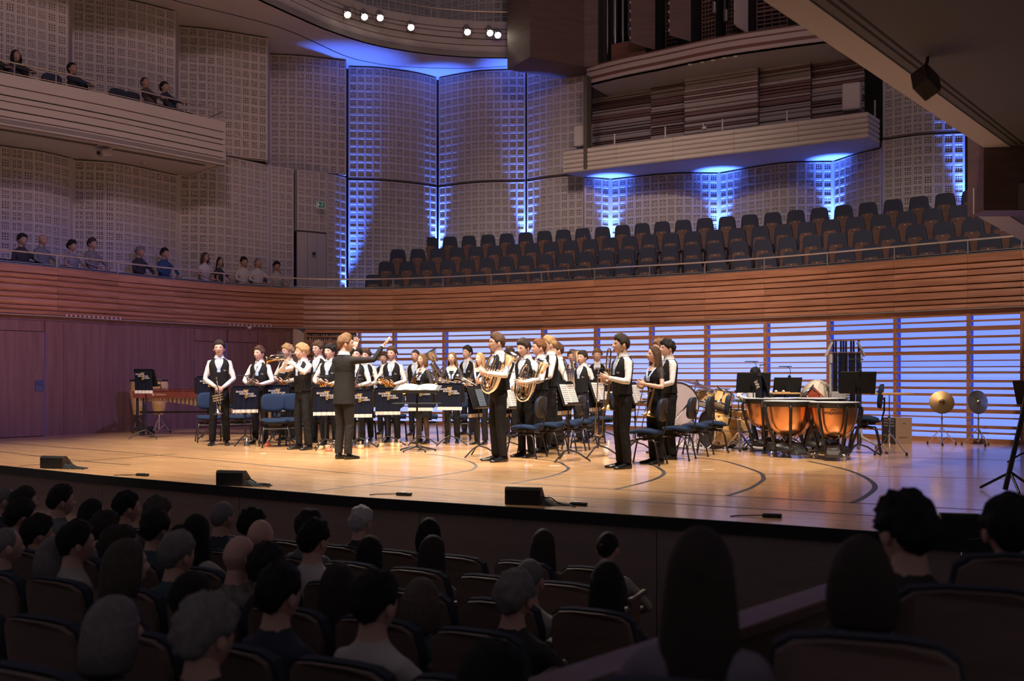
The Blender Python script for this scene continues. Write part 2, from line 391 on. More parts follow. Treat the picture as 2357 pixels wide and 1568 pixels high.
# ------------------------------------------------------------------ left veneered wall with its doors
wl = empty('wall_left', kind='structure', label='dark red veneered wall beside the stage')
LX = [-330, -150, -40, 3, 108, 152, 288, 414, 452, 527, 597, 680]
bluegap = mat('door_gap_light', (0.02, 0.05, 0.3), 0.5, emit=(0.03, 0.16, 1.0), estr=0.55)  # glowing strips stand in for blue light leaking through the door gaps
doorn = 0
for i, (a, b_) in enumerate(zip(LX, LX[1:])):
    isdoor = (a, b_) in ((3, 108), (452, 527), (527, 597))
    path = walk(lambda x: par(x, 0.080), a, b_, 4); nn = normals(path)
    d0 = (path[1]-path[0]).normalized(); d1 = (path[-1]-path[-2]).normalized()
    path[0] = path[0] + d0*(0.010 if isdoor else 0.003); path[-1] = path[-1] - d1*(0.010 if isdoor else 0.003)
    if isdoor:
        doorn += 1
        ztop = 2.06 if a == 3 else 1.99
        door = empty('door_%d' % doorn, kind='structure', label=['wide flush veneered door with a recessed handle at far left', 'flush veneered door behind the leftmost standing player', 'flush veneered door leaf nearest the pale curtain'][doorn-1])
        mb = MB(); ribbon(mb, path, 0.012, ztop, 0.04, nn); mb.build('leaf', wood_wall, door)
        mb = MB(); ribbon(mb, path, ztop+0.012, 2.28, 0.04, nn); mb.build('panel', wood_wall, wl)
        mb = MB()
        for e, k in ((path[0], nn[0]), (path[-1], nn[-1])):
            if doorn == 3 and e is path[-1]: continue
            sgn = -1 if e is path[0] else 1
            dd = d0 if sgn < 0 else d1
            c = e + dd*sgn*0.008 + k*0.03
            mb.box((c.x, c.y, ztop/2), (0.012, 0.02, ztop-0.02), (0, 0, math.atan2(dd.y, dd.x)))
        mb.build('gap_light', bluegap, door)
        if doorn < 3:
            hx = 95 if doorn == 1 else 519
            hp = par(hx, 0.080); k = nn[-2]; R = (0, 0, math.atan2(d1.y, d1.x))
            hm = mat('handle_plate', (0.14, 0.16, 0.30), 0.35, 0.6)
            mb = MB(); c = hp - k*0.004
            for dx, dz, w, h in ((0, .1, .16, .012), (0, -.1, .16, .012), (-.075, 0, .012, .2), (.075, 0, .012, .2)):
                q = c + d1*dx; mb.box((q.x, q.y, 1.0+dz), (w, .02, h), R)
            q = c + k*.008; mb.box((q.x, q.y, 1.0), (.15, .01, .2), R)
            q = c - k*.02; mb.box((q.x, q.y, 1.035), (.10, .018, .03), R, .006)
            mb.build('handle_plate', hm, door)
    else:
        mb = MB(); ribbon(mb, path, 0.0, 2.28, 0.04, nn); mb.build('panel', wood_wall, wl)
path = walk(lambda x: par(x, 0.15), -330, 690, 24)
mb = MB(); ribbon(mb, path, 0, 2.4, 0.06); mb.build('backing', darkgap, wl)
path = walk(lambda x: par(x, 0.07), -330, 690, 24)
mb = MB(); ribbon(mb, path, 2.285, 2.385, 0.06); mb.build('cornice', wood_wall, wl)
# ------------------------------------------------------------------ parapet of planks all round the stage
parapet = empty('wall_parapet', kind='structure', label='curved balcony parapet of stacked wooden planks')
BAYS = [-330, -190, -30, 131, 271, 399, 516, 624, 698, 826, 905, 1020, 1131, 1247, 1369, 1496, 1623, 1760, 1905, 2059, 2228, 2352, 2520]
PLK = [3.345, 3.184, 3.083, 2.967, 2.82, 2.713, 2.57, 2.48, 2.385]
for i, (a, b_) in enumerate(zip(BAYS, BAYS[1:])):
    left = b_ <= 698
    for j in range(8):
        z1, z0 = PLK[j], PLK[j+1]
        path = walk(par, a, b_, 5); nn = normals(path)
        d0 = (path[1]-path[0]).normalized(); d1 = (path[-1]-path[-2]).normalized()
        path[0] += d0*0.002; path[-1] -= d1*0.002
        if left: prof = [(0.000, 0.07), (0.028, 0.30), (0.040, 0.62), (0.030, 0.88), (0.004, 1.0)]
        else: prof = [(0.006, 0.09), (0.030, 0.080), (0.030, 0.30), (0.020, 0.65), (0.002, 0.985)]
        if j == 0: prof = [(0.012, 0.06), (0.035, 0.12), (0.035, 0.97), (0.02, 1.0)]
        mb = MB(); ribbon(mb, path, z0, z1, 0.03, nn, prof); mb.build('plank', wood_para, parapet)
mb = MB(); ribbon(mb, walk(lambda x: par(x, 0.032), -330, 2520, 60), 2.38, 3.33, 0.06); mb.build('backing', darkgap, parapet)
ledge_m = mat('ledge_metal', (0.62, 0.52, 0.46), 0.35, 0.4)
mb = MB(); ribbon(mb, walk(lambda x: par(x, -0.045), -330, 2520, 60), 2.372, 2.384, 0.12); mb.build('ledge', ledge_m, parapet)
for zz in (3.350, 3.382):
    mb = MB(); ribbon(mb, walk(lambda x: par(x, -0.02), -330, 2520, 60), zz, zz+0.014, 0.05); mb.build('cap_rail', steel, parapet)
mb = MB(); ribbon(mb, walk(lambda x: par(x, 0.02), -330, 2520, 60), 3.34, 3.385, 0.02); mb.build('glazing_channel', black, parapet)
rail_m = mat('rail_metal', (0.60, 0.52, 0.50), 0.30, 0.75)
rail = empty('balcony_railing', label='long slim metal handrail on posts along the wooden balcony parapet', cat='railing')
mb = MB(); mb.tube([p+Vector((0, 0, 3.598)) for p in walk(lambda x: par(x, 0.0), -330, 2520, 70)], 0.019, 8); mb.build('handrail', rail_m, rail, True)
for x in BAYS[1:-1]:
    if x == 826: continue
    p = par(x, 0.0); mb = MB(); mb.box((p.x, p.y, 3.475), (0.014, 0.05, 0.25), (0, 0, AX)); mb.build('post', rail_m, rail)
# little pale vent teeth under the left part of the parapet
vents = empty('ventilation_slots', label='two rows of small pale ventilation slots under the parapet planks', cat='vent')
vm = mat('vent_pale', (0.62, 0.5, 0.47), 0.6)
for (x0, x1, n) in ((150, 274, 13), (527, 622, 11)):
    for k in range(n):
        x = x0 + (x1-x0)*k/(n-1); p = par(x, -0.045); d = (par(x+3)-par(x-3)); mb = MB()
        mb.box((p.x, p.y, 2.408), (0.032, 0.02, 0.04), (0, 0, math.atan2(d.y, d.x))); mb.build('slot', vm, vents)
# ------------------------------------------------------------------ lattice and light panels behind the stage
wr = empty('wall_back_lattice', kind='structure', label='wooden lattice wall with lit blue panels behind the stage')
PANELS = [mat('blue_light_panel_%s' % n, (0.2, 0.25, 0.6), 0.6, emit=c, estr=e) for n, c, e in (('bright', (.40, .49, 1.0), 1.08), ('middle', (.36, .46, 1.0), 1.08), ('deep', (.19, .30, 1.0), 1.12))]
fin_m = mat('blue_lit_reveal', (0.05, 0.11, 0.75), 0.55)  # blue light of the panels on the reveals put into their colour
SL = [(2.167,.022),(2.034,.052),(1.884,.028),(1.733,.026),(1.609,.045),(1.464,.014),(1.353,.014),(1.252,.026),(1.099,.03),(.972,.032),(.853,.032),(.68,.03),(.565,.045),(.45,.018),(.29,.036),(.184,.022)]
LB = [703, 826, 905, 1020, 1131, 1247, 1369, 1496, 1623, 1760, 1905, 2059, 2228, 2352, 2500]
grey_fin = mat('grey_fin', (0.60, 0.54, 0.50), 0.7, var=0.5, vscale=30)
for i, (a, b_) in enumerate(zip(LB, LB[1:])):
    path = walk(lambda x: par(x, 0.03), a, b_, 4); nn = normals(path)
    for z, t in SL:
        t = t*1.5
        mb = MB(); ribbon(mb, path, z-t/2, z+t/2, 0.05, nn); mb.build('slat', wood_para, wr)
    mb = MB(); ribbon(mb, path, 2.26, 2.365, 0.06, nn); mb.build('header', wood_para, wr)
    mb = MB(); ribbon(mb, path, 0.0, 0.085, 0.07, nn); mb.build('plinth', wood_para, wr)
    p = par(a, 0.045); d = (par(a+3)-par(a-3)); mb = MB()
    mb.box((p.x, p.y, 1.15), (0.058, 0.075, 2.30), (0, 0, math.atan2(d.y, d.x))); mb.build('post', wood_para, wr)
    if i == 0:                                           # unlit bay: rows of thin upright grey fins
        ang = math.atan2(d.y, d.x); hs = [2.26] + [s_[0] for s_ in SL]
        mb = MB(); rr = random.Random(3)
        for h1, h0 in zip(hs, hs[1:]):
            for k in range(30):
                q = par(a+5+(b_-a-12)*k/29, 0.13); mb.box((q.x, q.y, (h0+h1)/2), (0.012+.016*rr.random(), 0.09, max(.02, h1-h0-.05)*(.8+.2*rr.random())), (0, 0, ang+rr.uniform(-.3, .3)))
        tag(mb.build('fins', grey_fin, wr), kind='stuff')
        mb = MB(); ribbon(mb, walk(lambda x: par(x, 0.34), a, b_, 4), 0, 2.3, 0.05); mb.build('backing', darkgap, wr)
    else:
        path = walk(lambda x: par(x, 0.24), a-9, b_-9, 4)
        mb = MB(); ribbon(mb, path, 0.02, 2.30, 0.04); mb.build('light_panel', PANELS[0 if i < 6 else (1 if i < 10 else 2)], wr)
        mb = MB(); q = par(a+0.5, 0.155); r = par(a-6, 0.155)
        p1 = par(a+0.4, 0.09); p2 = par(a+2.5, 0.235)
        mb.box(((p1.x+p2.x)/2, (p1.y+p2.y)/2, 1.15), (0.02, 0.15, 2.26), (0, 0, math.atan2(d.y, d.x))); mb.build('reveal', fin_m, wr)
p = par(2352, 0.05)
# pale curtain hanging by the corner
mb = MB(); rings = []
cm = mat('pale_curtain', (0.62, 0.52, 0.42), 0.85, bump=0.2, bscale=12)
for k in range(15):
    x = 674 + 24*k/14; q = par(x, 0.0 + 0.025*math.sin(k*1.5))
    top = 2.36 - 0.10*max(0, (k-5)/9)**1.3
    rings.append([q+Vector((0, 0, 0.03)), q+Vector((0, 0, top)), q+Vector((0, .012, top)), q+Vector((0, .012, .03))])
mb.loft(rings); tag(mb.build('curtain', cm, smooth=True), 'narrow pale curtain hanging at the corner of the veneered wall', 'curtain')
# ------------------------------------------------------------------ plaster relief walls
def tile_mesh(pos_x, pos_z, m=0.115, s=0.03, d1=0.06, d2=0.34, r=0.30):
    """unit relief tile: flush frame, recessed field, a grid of square dimples at the given fractions"""
    k = len(pos_x); a = 0.5-m; b = a-s; V = []; Q = []
    def quad(p): n = len(V); V.extend(p); Q.append((n, n+1, n+2, n+3))
    O = [(-.5, -.5), (.5, -.5), (.5, .5), (-.5, .5)]
    for i in range(4):
        j = (i+1) % 4; o1, o2 = O[i], O[j]
        quad([(o1[0], 0, o1[1]), (o2[0], 0, o2[1]), (o2[0]*2*a, 0, o2[1]*2*a), (o1[0]*2*a, 0, o1[1]*2*a)])
        quad([(o1[0]*2*a, 0, o1[1]*2*a), (o2[0]*2*a, 0, o2[1]*2*a), (o2[0]*2*b, d1, o2[1]*2*b), (o1[0]*2*b, d1, o1[1]*2*b)])
    def cuts(pos):
        w = 2*b/len(pos)*r; c = [-b]
        for p in pos: c += [p*2*b-w, p*2*b+w]
        return c + [b]
    cx, cz = cuts(pos_x), cuts(pos_z)
    for i in range(len(cx)-1):
        for j in range(len(cz)-1):
            x0, x1, z0, z1 = cx[i], cx[i+1], cz[j], cz[j+1]
            if i % 2 and j % 2:
                q = 0.12*(x1-x0); X0, X1, Z0, Z1 = x0+q, x1-q, z0+q, z1-q
                quad([(X0, d2, Z0), (X1, d2, Z0), (X1, d2, Z1), (X0, d2, Z1)])
                quad([(x0, d1, z0), (x1, d1, z0), (X1, d2, Z0), (X0, d2, Z0)]); quad([(x1, d1, z0), (x1, d1, z1), (X1, d2, Z1), (X1, d2, Z0)])
                quad([(x1, d1, z1), (x0, d1, z1), (X0, d2, Z1), (X1, d2, Z1)]); quad([(x0, d1, z1), (x0, d1, z0), (X0, d2, Z0), (X0, d2, Z1)])
            else: quad([(x0, d1, z0), (x1, d1, z0), (x1, d1, z1), (x0, d1, z1)])
    return np.array(V, float), np.array(Q, int)
e4 = [-.375, -.125, .125, .375]; e3 = [-.33, 0, .33]; sp4 = [-.40, -.17, .17, .40]; e2 = [-.25, .25]
TT = [tile_mesh(e4, e4, r=.27), tile_mesh(e3, e3, r=.30), tile_mesh(sp4, sp4, r=.27), tile_mesh(e3, sp4, r=.28), tile_mesh(e4, sp4, r=.27), tile_mesh(e2, e2, m=.16, r=.28)]
def tile_obj_mesh(i, w, h): return np_mesh('tile', TT[i][0]*np.array([w, 0.20, h]), TT[i][1], plaster)
TP = 0.215
groove_m = mat('joint_dark', (.10, .085, .066), .9)  # dark tone of the wall core and the gallery end pier
_tc = {}
class ReliefWall:
    def __init__(s, name, label):
        s.root = empty(name, kind='structure', label=label); s.tiles = []; s.last = None
    def panel(s, path, z0, z1, gap=0.02, dark=False):
        """path: plan points left to right (seen from the hall)"""
        path = [Vector((p[0], p[1], 0)) for p in path]
        path = smooth_path(path, 6) if len(path) > 2 else path
        L = [0.0]
        for a, b_ in zip(path, path[1:]): L.append(L[-1] + (b_-a).length)
        tot_ = L[-1]; nc = max(2, round((tot_-2*gap)/TP)); w = (tot_-2*gap)/nc; nr = max(2, round((z1-z0-0.04)/TP)); h = (z1-z0-0.04)/nr
        def at(u):
            i = min(max(0, np.searchsorted(L, u)-1), len(path)-2); t = (u-L[i])/max(1e-6, L[i+1]-L[i]); d = (path[i+1]-path[i]).normalized()
            return path[i].lerp(path[i+1], t), d
        rnd = random.Random(int(tot_*1000)+int(z0*77))
        for c in range(nc):
            fr = (c+.5)/nc; p, d = at(gap+w*(c+.5)); ang = math.atan2(d.y, d.x)
            if fr < .18: base = 4
            elif fr < .36: base = 3
            elif fr < .55: base = 2
            elif fr < .8: base = 0
            else: base = 1
            if rnd.random() < .3: base = rnd.choice([0, 1, 2, 3])
            for r_ in range(nr):
                t = base
                if rnd.random() < .16: t = rnd.choice([0, 1, 2, 1])
                s.tiles.append((t, p.x, p.y, z0+.02+h*(r_+.5), ang, w, h))
        if s.last and abs(s.last[1]-z0) < .3:             # return between neighbouring panels
            a, b_ = s.last[0], path[0]
            if .004 < (b_-a).length < 2.5:
                mb = MB(); ribbon(mb, [a, b_], z0, z1, .06); mb.build('return', plaster, s.root)
        s.last = (path[-1], z0)
        nn = normals(path); mb = MB(); off = [p + k*0.072 for p, k in zip(path, nn)]
        ribbon(mb, off, z0, z1, 0.10, nn); mb.build('backing', plaster, s.root)
        mb = MB()                                        # smooth margins at both ends
        for e, k in ((0, nn[0]), (-1, nn[-1])):
            d = (path[1]-path[0]).normalized() if e == 0 else (path[-2]-path[-1]).normalized(); p = path[e] + d*gap/2
            q = p + k*0.05; mb.box((q.x, q.y, (z0+z1)/2), (gap, 0.10, z1-z0), (0, 0, math.atan2(k.y, k.x)-PI/2))
        mb.build('margin', plaster, s.root)
    def finish(s, n=300):
        s.tiles.sort(key=lambda t: math.hypot(t[1], t[2]) + 0.6*abs(t[3]-5.5))
        near, far = s.tiles[:n], s.tiles[n:]
        for (t, x, y, z, a, w, h) in near:
            if t not in _tc: _tc[t] = tile_obj_mesh(t, TP, TP)
            link('tile', _tc[t], s.root, (x, y, z), (0, 0, a), (w/TP, 1, h/TP))
        Vs = []; Qs = []; nv = 0
        for (t, x, y, z, a, w, h) in far:
            V, Q = TT[t]; ca, sa = math.cos(a), math.sin(a); X = V[:, 0]*w; Y = V[:, 1]*0.20
            Vs.append(np.stack([x + X*ca - Y*sa, y + X*sa + Y*ca, z + V[:, 2]*h], 1)); Qs.append(Q+nv); nv += len(V)
        if Vs: tag(link('relief_tiles', np_mesh('relief_tiles', np.concatenate(Vs), np.concatenate(Qs), plaster), s.root), kind='stuff')
def P97(*pts): return [(pz(x, y, 9.7).x, pz(x, y, 9.7).y) for x, y in pts]
def PY(*pts): return [((x-CX)*Y/F, Y) for x, Y in pts]
WL = ReliefWall('wall_left_plaster', 'pale plaster relief wall left of the stage behind the balconies')
WL.panel(P97((-70, -122), (50, -92), (157, -62)), 6.6, 9.68)
WL.panel(P97((166, -25), (240, -12), (311, 0), (404, 23)), 6.6, 9.68)
WL.panel(P97((411, 57), (500, 66), (616, 85)), 6.6, 9.68)
WL.panel(P97((621, 122), (700, 126), (797, 138)), 6.6, 9.68)
WL.panel(PY((-70, 20.2), (0, 20.8), (90, 21.3), (161, 22.0)), 3.1, 6.02)
WL.panel(PY((168, 22.15), (240, 22.35), (300, 22.75), (409, 23.9)), 3.1, 6.02)
WL.panel(PY((413, 23.95), (500, 24.2), (619, 25.3)), 3.1, 6.58)
WL.panel(PY((623, 25.4), (664, 25.7), (676, 25.8)), 3.1, 6.58)
WL.panel(PY((684, 25.85), (752, 26.35)), 4.98, 6.58)
WL.panel(PY((753, 26.36), (775, 26.6), (797, 26.95)), 3.1, 6.58)
WL.finish()
WB = ReliefWall('wall_back_plaster', 'pale plaster relief wall lit blue behind the choir seats')
p5, p6, p7 = P97((802, 150.5), (867, 153), (910, 158), (966, 167), (1005, 177)), P97((1010, 177), (1062, 167), (1118, 160), (1209, 157)), P97((1213, 156), (1240, 149), (1274, 142), (1343, 131))
for p in (p5, p6, p7):
    WB.panel(p, 6.62, 9.68); WB.panel(p, 3.1 if p is p5 else 4.1, 6.58)
for p in (p5, p6, p7): WB.panel(p, 10.7, 12.2)
RW = [PY((1345, 26.3), (1376, 26.35), (1404, 26.5)), PY((1406, 26.5), (1470, 26.1), (1560, 25.7), (1654, 25.7)), PY((1656, 25.7), (1740, 24.9), (1820, 24.4), (1917, 24.3)), PY((1919, 24.3), (1970, 23.5), (2028, 22.9))]
for p in RW: WB.panel(p, 4.1, 6.44)
pr = PY((2032, 22.7), (2120, 22.2), (2221, 22.0)); pr2 = PY((2229, 22.0), (2262, 21.2), (2300, 20.2))
WB.panel(pr, 4.1, 6.58); WB.panel(pr, 6.62, 9.6); WB.panel(pr2, 4.1, 6.58)
WB.finish()
print('tiles', len(WL.tiles), len(WB.tiles))
for (W_, pts, z0_, z1_) in ((WL, PY((-120, 20.6), (0, 22.4), (160, 23.4), (400, 25.3), (615, 27.0), (800, 28.2)), 2.4, 12.5), (WB, PY((800, 28.6), (1008, 29.4), (1211, 28.8), (1345, 28.3), (1655, 27.2), (1918, 25.9), (2028, 25.0), (2226, 23.6), (2420, 21.5)), 2.4, 12.5)):
    mb = MB(); ribbon(mb, [Vector((*p, 0)) for p in pts], z0_, z1_, .1); mb.build('core', groove_m, W_.root)
# door in the plaster wall, with its exit sign
d7 = empty('door_4', kind='structure', label='tall flush plaster-coloured door below the green exit sign')
pth = [Vector((*p, 0)) for p in PY((708, 26.0), (729, 26.17), (751, 26.35))]
plain_pl = mat('door_plaster', (0.40, 0.365, 0.36), 0.7)
mb = MB(); ribbon(mb, pth[:2], 3.1, 4.95, 0.06); mb.build('leaf', plain_pl, d7)
mb = MB(); ribbon(mb, [pth[1]+Vector((.006, 0, 0)), pth[2]], 3.1, 4.95, 0.06); mb.build('leaf', plain_pl, d7)
mb = MB(); q = px(723, 584, 25.98); mb.box(q, (0.09, 0.02, 0.080)); mb.build('lock_plate', black, d7)
WL2 = PY((684, 25.85), (707, 26.0))
mb = MB(); ribbon(mb, [Vector((*p, 0)) for p in WL2], 3.1, 4.95, 0.06); mb.build('side_panel', plain_pl, d7)
ex = empty('exit_sign', px(738, 472, 25.9), 0.5, 'small green running-man exit sign above the plaster door', 'sign', scale=.85)
gm = mat('exit_green', (0.02, 0.12, 0.07), 0.4, emit=(0.05, 0.20, 0.12), estr=0.080); wm = mat('exit_white', (0.7, 0.8, 0.75), 0.4, emit=(0.6, 0.9, 0.8), estr=0.080)
mb = MB(); mb.box((0, 0, 0), (.26, .05, .20), bev=.006); mb.build('housing', wm, ex)
mb = MB(); mb.box((0, -.027, 0), (.235, .006, .175)); mb.build('panel', gm, ex)
mb = MB(); mb.box((-.085, -.032, 0), (.035, .004, .13)); mb.ell((.055, -.032, .055), (.013, .003, .013), 8, 6)
for a, b_ in (((.05, .04), (.035, 0)), ((.035, 0), (.06, -.03)), ((.06, -.03), (.05, -.065)), ((.035, 0), (.01, -.02)), ((.01, -.02), (-.005, -.055)), ((.048, .035), (.08, .02)), ((.048, .035), (.02, .025)), ((-.02, 0), (-.055, 0)), ((-.055, 0), (-.042, .015)), ((-.055, 0), (-.042, -.015))):
    mb.tube([(a[0], -.032, a[1]), (b_[0], -.032, b_[1])], .006, 5)
mb.build('pictogram', wm, ex)
# blue uplights standing at the foot of the wall
BLUE = (0.055, 0.16, 1.0)
upl = [(800, 26.98, 2.75, 6000), (1008, 28.32, 4.3, 5500), (1211, 27.47, 4.3, 5500), (1405, 26.45, 4.3, 2600), (1655, 25.62, 4.3, 2600), (1918, 24.22, 4.3, 2600), (2226, 21.9, 4.3, 3000)]
for i, (x, Y, z, e) in enumerate(upl):
    p = Vector(((x-CX)*Y/F, Y-0.10, z))
    f = empty('wall_uplight', p, 0, 'small black blue-light uplighter at the foot of the plaster wall, %s from the left' % ordw(i), 'uplight', 'blue uplighters behind the choir seats')
    mb = MB(); mb.box((0, 0, .05), (.16, .16, .10), bev=.01); mb.build('housing', black, f)
    mb = MB(); mb.lathe([(.06, .10), (.06, .108), (.0, .108)], 12); mb.build('lens', mat('blue_lens', (.02, .05, .4), .3, emit=BLUE, estr=70), f)
    l = bpy.data.lights.new('uplight_beam', 'SPOT'); l.energy = e; l.color = BLUE; l.spot_size = math.radians(34 if i < 3 else 40); l.spot_blend = 1.0; l.shadow_soft_size = 0.05
    o = bpy.data.objects.new('uplight_beam', l); COL.objects.link(o); o.parent = f; o.location = (0, 0, .13); o.rotation_euler = (PI-0.02, 0, 0)
# ------------------------------------------------------------------ soffits and galleries above
def V2(p): return Vector((p[0], p[1], 0))
ring_b = [pz(x, y, 9.7) for x, y in [(60,-262),(250,-175),(430,-78),(600,-1),(690,40),(760,70),(857,101),(955,119),(1053,129),(1150,132.5),(1222,131.5),(1300,126)]]
ring_b = [Vector((p.x, p.y, 0)) for p in ring_b]; ring_s = smooth_path(ring_b, 5)
mb = MB(); wallp = [Vector((p[0], p[1], 0)) for p in (P97((-70, -122), (157, -62), (166, -25), (404, 23), (411, 57), (616, 85), (621, 122), (797, 138)) + p5 + p6 + p7)]
outer = [p + k*0.35 for p, k in zip(wallp, normals(wallp))]
mb.prism([(p.x, p.y) for p in ring_s] + [(p.x, p.y) for p in reversed(outer)], 9.7, 9.9)
tag(mb.build('ceiling', soffit_m), 'smooth pale soffit under the upper gallery, tinted blue at the wall', kind='structure')
sl = smooth_path([pz(x, y, 9.699) for x, y in [(330,-28),(390,-2),(640,62),(790,127),(860,145),(920,153),(1040,157.5),(1120,155.5),(1210,149),(1290,140)]], 5)
mb = MB(); nn = normals(sl); mb.loft([[p+q*.02+Vector((0, 0, .01)), p-q*.02+Vector((0, 0, .01)), p-q*.02-Vector((0, 0, .002)), p+q*.02-Vector((0, 0, .002))] for p, q in zip(sl, nn)])
mb.build('groove', darkgap, bpy.data.objects['ceiling'])
ug = empty('wall_upper_gallery', kind='structure', label='curved plaster front of the upper gallery carrying the spotlights')
nn = normals(ring_s)
for z0, z1 in ((9.70, 9.86), (9.885, 10.0), (10.02, 10.17), (10.20, 10.33), (10.35, 10.44), (10.46, 10.66)):
    mb = MB(); ribbon(mb, [p.copy() for p in ring_s], z0, z1, 0.05, nn); mb.build('board', plaster, ug)
mb = MB(); ribbon(mb, [p+q*.035 for p, q in zip(ring_s, nn)], 9.7, 10.66, 0.05, nn); mb.build('backing', mat('groove_dark', (.16, .13, .12), .9), ug)  # darker backing seen in the grooves between the boards
mb = MB(); mb.tube([p+q*.03+Vector((0, 0, 10.93)) for p, q in zip(ring_s, nn)], .018, 6); mb.build('handrail', rail_m, ug, True)
for i in range(2, len(ring_s), 5):
    p = ring_s[i]+nn[i]*.03; mb = MB(); mb.box((p.x, p.y, 10.79), (.014, .03, .27)); mb.build('post', rail_m, ug)
mb = MB(); inner = [p+q*.06 for p, q in zip(ring_s, nn)]; out2 = [p+q*1.6 for p, q in zip(ring_s, nn)]
# theatre spotlights clamped to the gallery front
bulb = mat('lamp_lens_glow', (1, .95, .85), .3, emit=(1.0, .86, .68), estr=22)
lampbody = mat('lamp_grey', (.30, .27, .26), .5, .3)
SPX = [(800, 34, 0), (839, 39, 0), (875, 41, 1), (946, 63, 1), (1076, 74, 1), (1128, 76, 1), (1146, 81, 1)]
for i, (x, y, tl) in enumerate(SPX):
    Y = 0
    for p, q in zip(ring_s, nn):
        if abs(CX + p.x/p.y*F - x) < 12: Y = p.y
    Y = (Y or 25) - 0.22; c = px(x, y, Y)
    f = empty('spotlight', c, 0, 'lit theatre spotlight clamped to the upper gallery front, %s from the left' % ordw(i), 'spotlight', 'spotlights on the upper gallery front')
    tgt = Vector((-0.5+0.4*i, 14.5, 0.5)); d = (tgt-c).normalized(); R = frame_to(d)
    mb = MB(); mb.lathe([(.0, -.42), (.07, -.41), (.085, -.36), (.085, -.16), (.07, -.14), (.085, -.12), (.088, -.02), (.096, 0), (.096, .012), (.082, .012), (.082, -.006)], 16, R=R, caps=False); mb.build('body', lampbody, f, True)
    mb = MB(); mb.lathe([(.081, -.004), (.06, .006), (0, .010)], 16, R=R); mb.build('lens', bulb, f, True)
    mb = MB(); e = R @ Vector((0, 0, -.25)); a = e + R @ Vector((.11, 0, 0)); b_ = e + R @ Vector((-.11, 0, 0)); top = e + Vector((0, .12, .16))
    mb.tube([a, a*.6+top*.4, top, b_*.6+top*.4, b_], .011, 6); mb.tube([top, top+Vector((0, .1, .05))], .018, 6); mb.build('yoke', black, f)
    for k in range(4):
        t = PI/4+PI/2*k; o1 = R @ Vector((math.cos(t)*.096, math.sin(t)*.096, 0)); o2 = R @ Vector((math.cos(t)*.15, math.sin(t)*.15, .05))
        mb = MB(); mb.tube([o1, o2], .014, 5); mb.build('shutter_handle', black, f)
    mb = MB(); mb.tube(smooth_path([R @ Vector((.05, 0, -.40)), R @ Vector((.2, 0, -.42))+Vector((0, 0, .06)), R @ Vector((.22, 0, -.3))+Vector((.02, .1, -.08)), Vector((.1, .18, .05))], 5), .006, 5); mb.build('cable', black, f)
    l = bpy.data.lights.new('spotlight_beam', 'SPOT'); l.energy = 900; l.color = WARM; l.spot_size = math.radians(34); l.spot_blend = .5; l.shadow_soft_size = .08
    o = bpy.data.objects.new('spotlight_beam', l); COL.objects.link(o); o.parent = f; o.location = d*.03; o.rotation_euler = d.to_track_quat('-Z', 'Y').to_euler()
# ------------------------------------------------------------------ left balcony (upper tier)
bl = empty('wall_left_balcony', kind='structure', label='white grooved balcony front high on the left')
bp_ = [pz(x, y, 6.0) for x, y in [(-330,222),(-160,255),(0,286),(130,308),(260,331),(390,356),(519,381)]]
bp_ = smooth_path([Vector((p.x, p.y, 0)) for p in bp_], 4); nb = normals(bp_)
for z0, z1, o in ((6.0, 6.15, 0), (6.17, 6.28, .012), (6.31, 6.45, .0), (6.47, 6.56, .012), (6.59, 6.74, 0), (6.76, 6.99, .014)):
    mb = MB(); ribbon(mb, [p - q*o for p, q in zip(bp_, nb)], z0, z1, .06, nb); mb.build('board', plaster, bl)
mb = MB(); ribbon(mb, [p+q*.04 for p, q in zip(bp_, nb)], 6.0, 6.99, .05, nb); mb.build('backing', MATS['groove_dark'], bl)
endp = px(437, 397, 0); ew = PY((437, 24.0))[0]; e0 = bp_[-1]; e1 = Vector((ew[0], ew[1], 0))
mb = MB(); ribbon(mb, [e0, e1], 6.0, 6.99, .06); mb.build('end_board', plaster, bl)
wl_in = [Vector((*p, 0)) for p in PY((-330, 18.4), (-70, 20.4), (0, 21.0), (161, 22.2), (168, 22.3), (300, 22.9), (409, 24.1), (437, 24.1))]
mb = MB(); mb.prism([(p.x, p.y) for p in bp_] + [(p.x, p.y) for p in reversed(wl_in)], 6.03, 6.12); mb.build('soffit', soffit_m, bl)
mb = MB(); mb.prism([(p.x, p.y) for p in bp_] + [(p.x, p.y) for p in reversed(wl_in)], 6.5, 6.55); mb.build('deck', wood_dark, bl)
rl = empty('balcony_railing', label='thin metal railing on top of the white left balcony', cat='railing')
mb = MB(); mb.tube([p+q*.02+Vector((0, 0, 7.235)) for p, q in zip(bp_[:-1], nb)] + [e0+Vector((-.05, 0, 7.235))], .016, 8); mb.build('handrail', rail_m, rl, True)
mb = MB(); mb.tube([p+q*.02+Vector((0, 0, 7.03)) for p, q in zip(bp_, nb)], .008, 6); mb.build('lower_rail', rail_m, rl, True)
for i in list(range(0, len(bp_)-2, 3)) + [len(bp_)-1]:
    p = bp_[i]+nb[i]*.02; mb = MB(); mb.box((p.x, p.y, 7.11), (.014, .03, .25)); mb.build('post', rail_m, rl)
mb = MB(); mb.tube([e0+Vector((-.05, 0, 7.235)), e0.lerp(e1, .45)+Vector((0, 0, 7.235))], .014, 6); mb.build('return_rail', rail_m, rl)
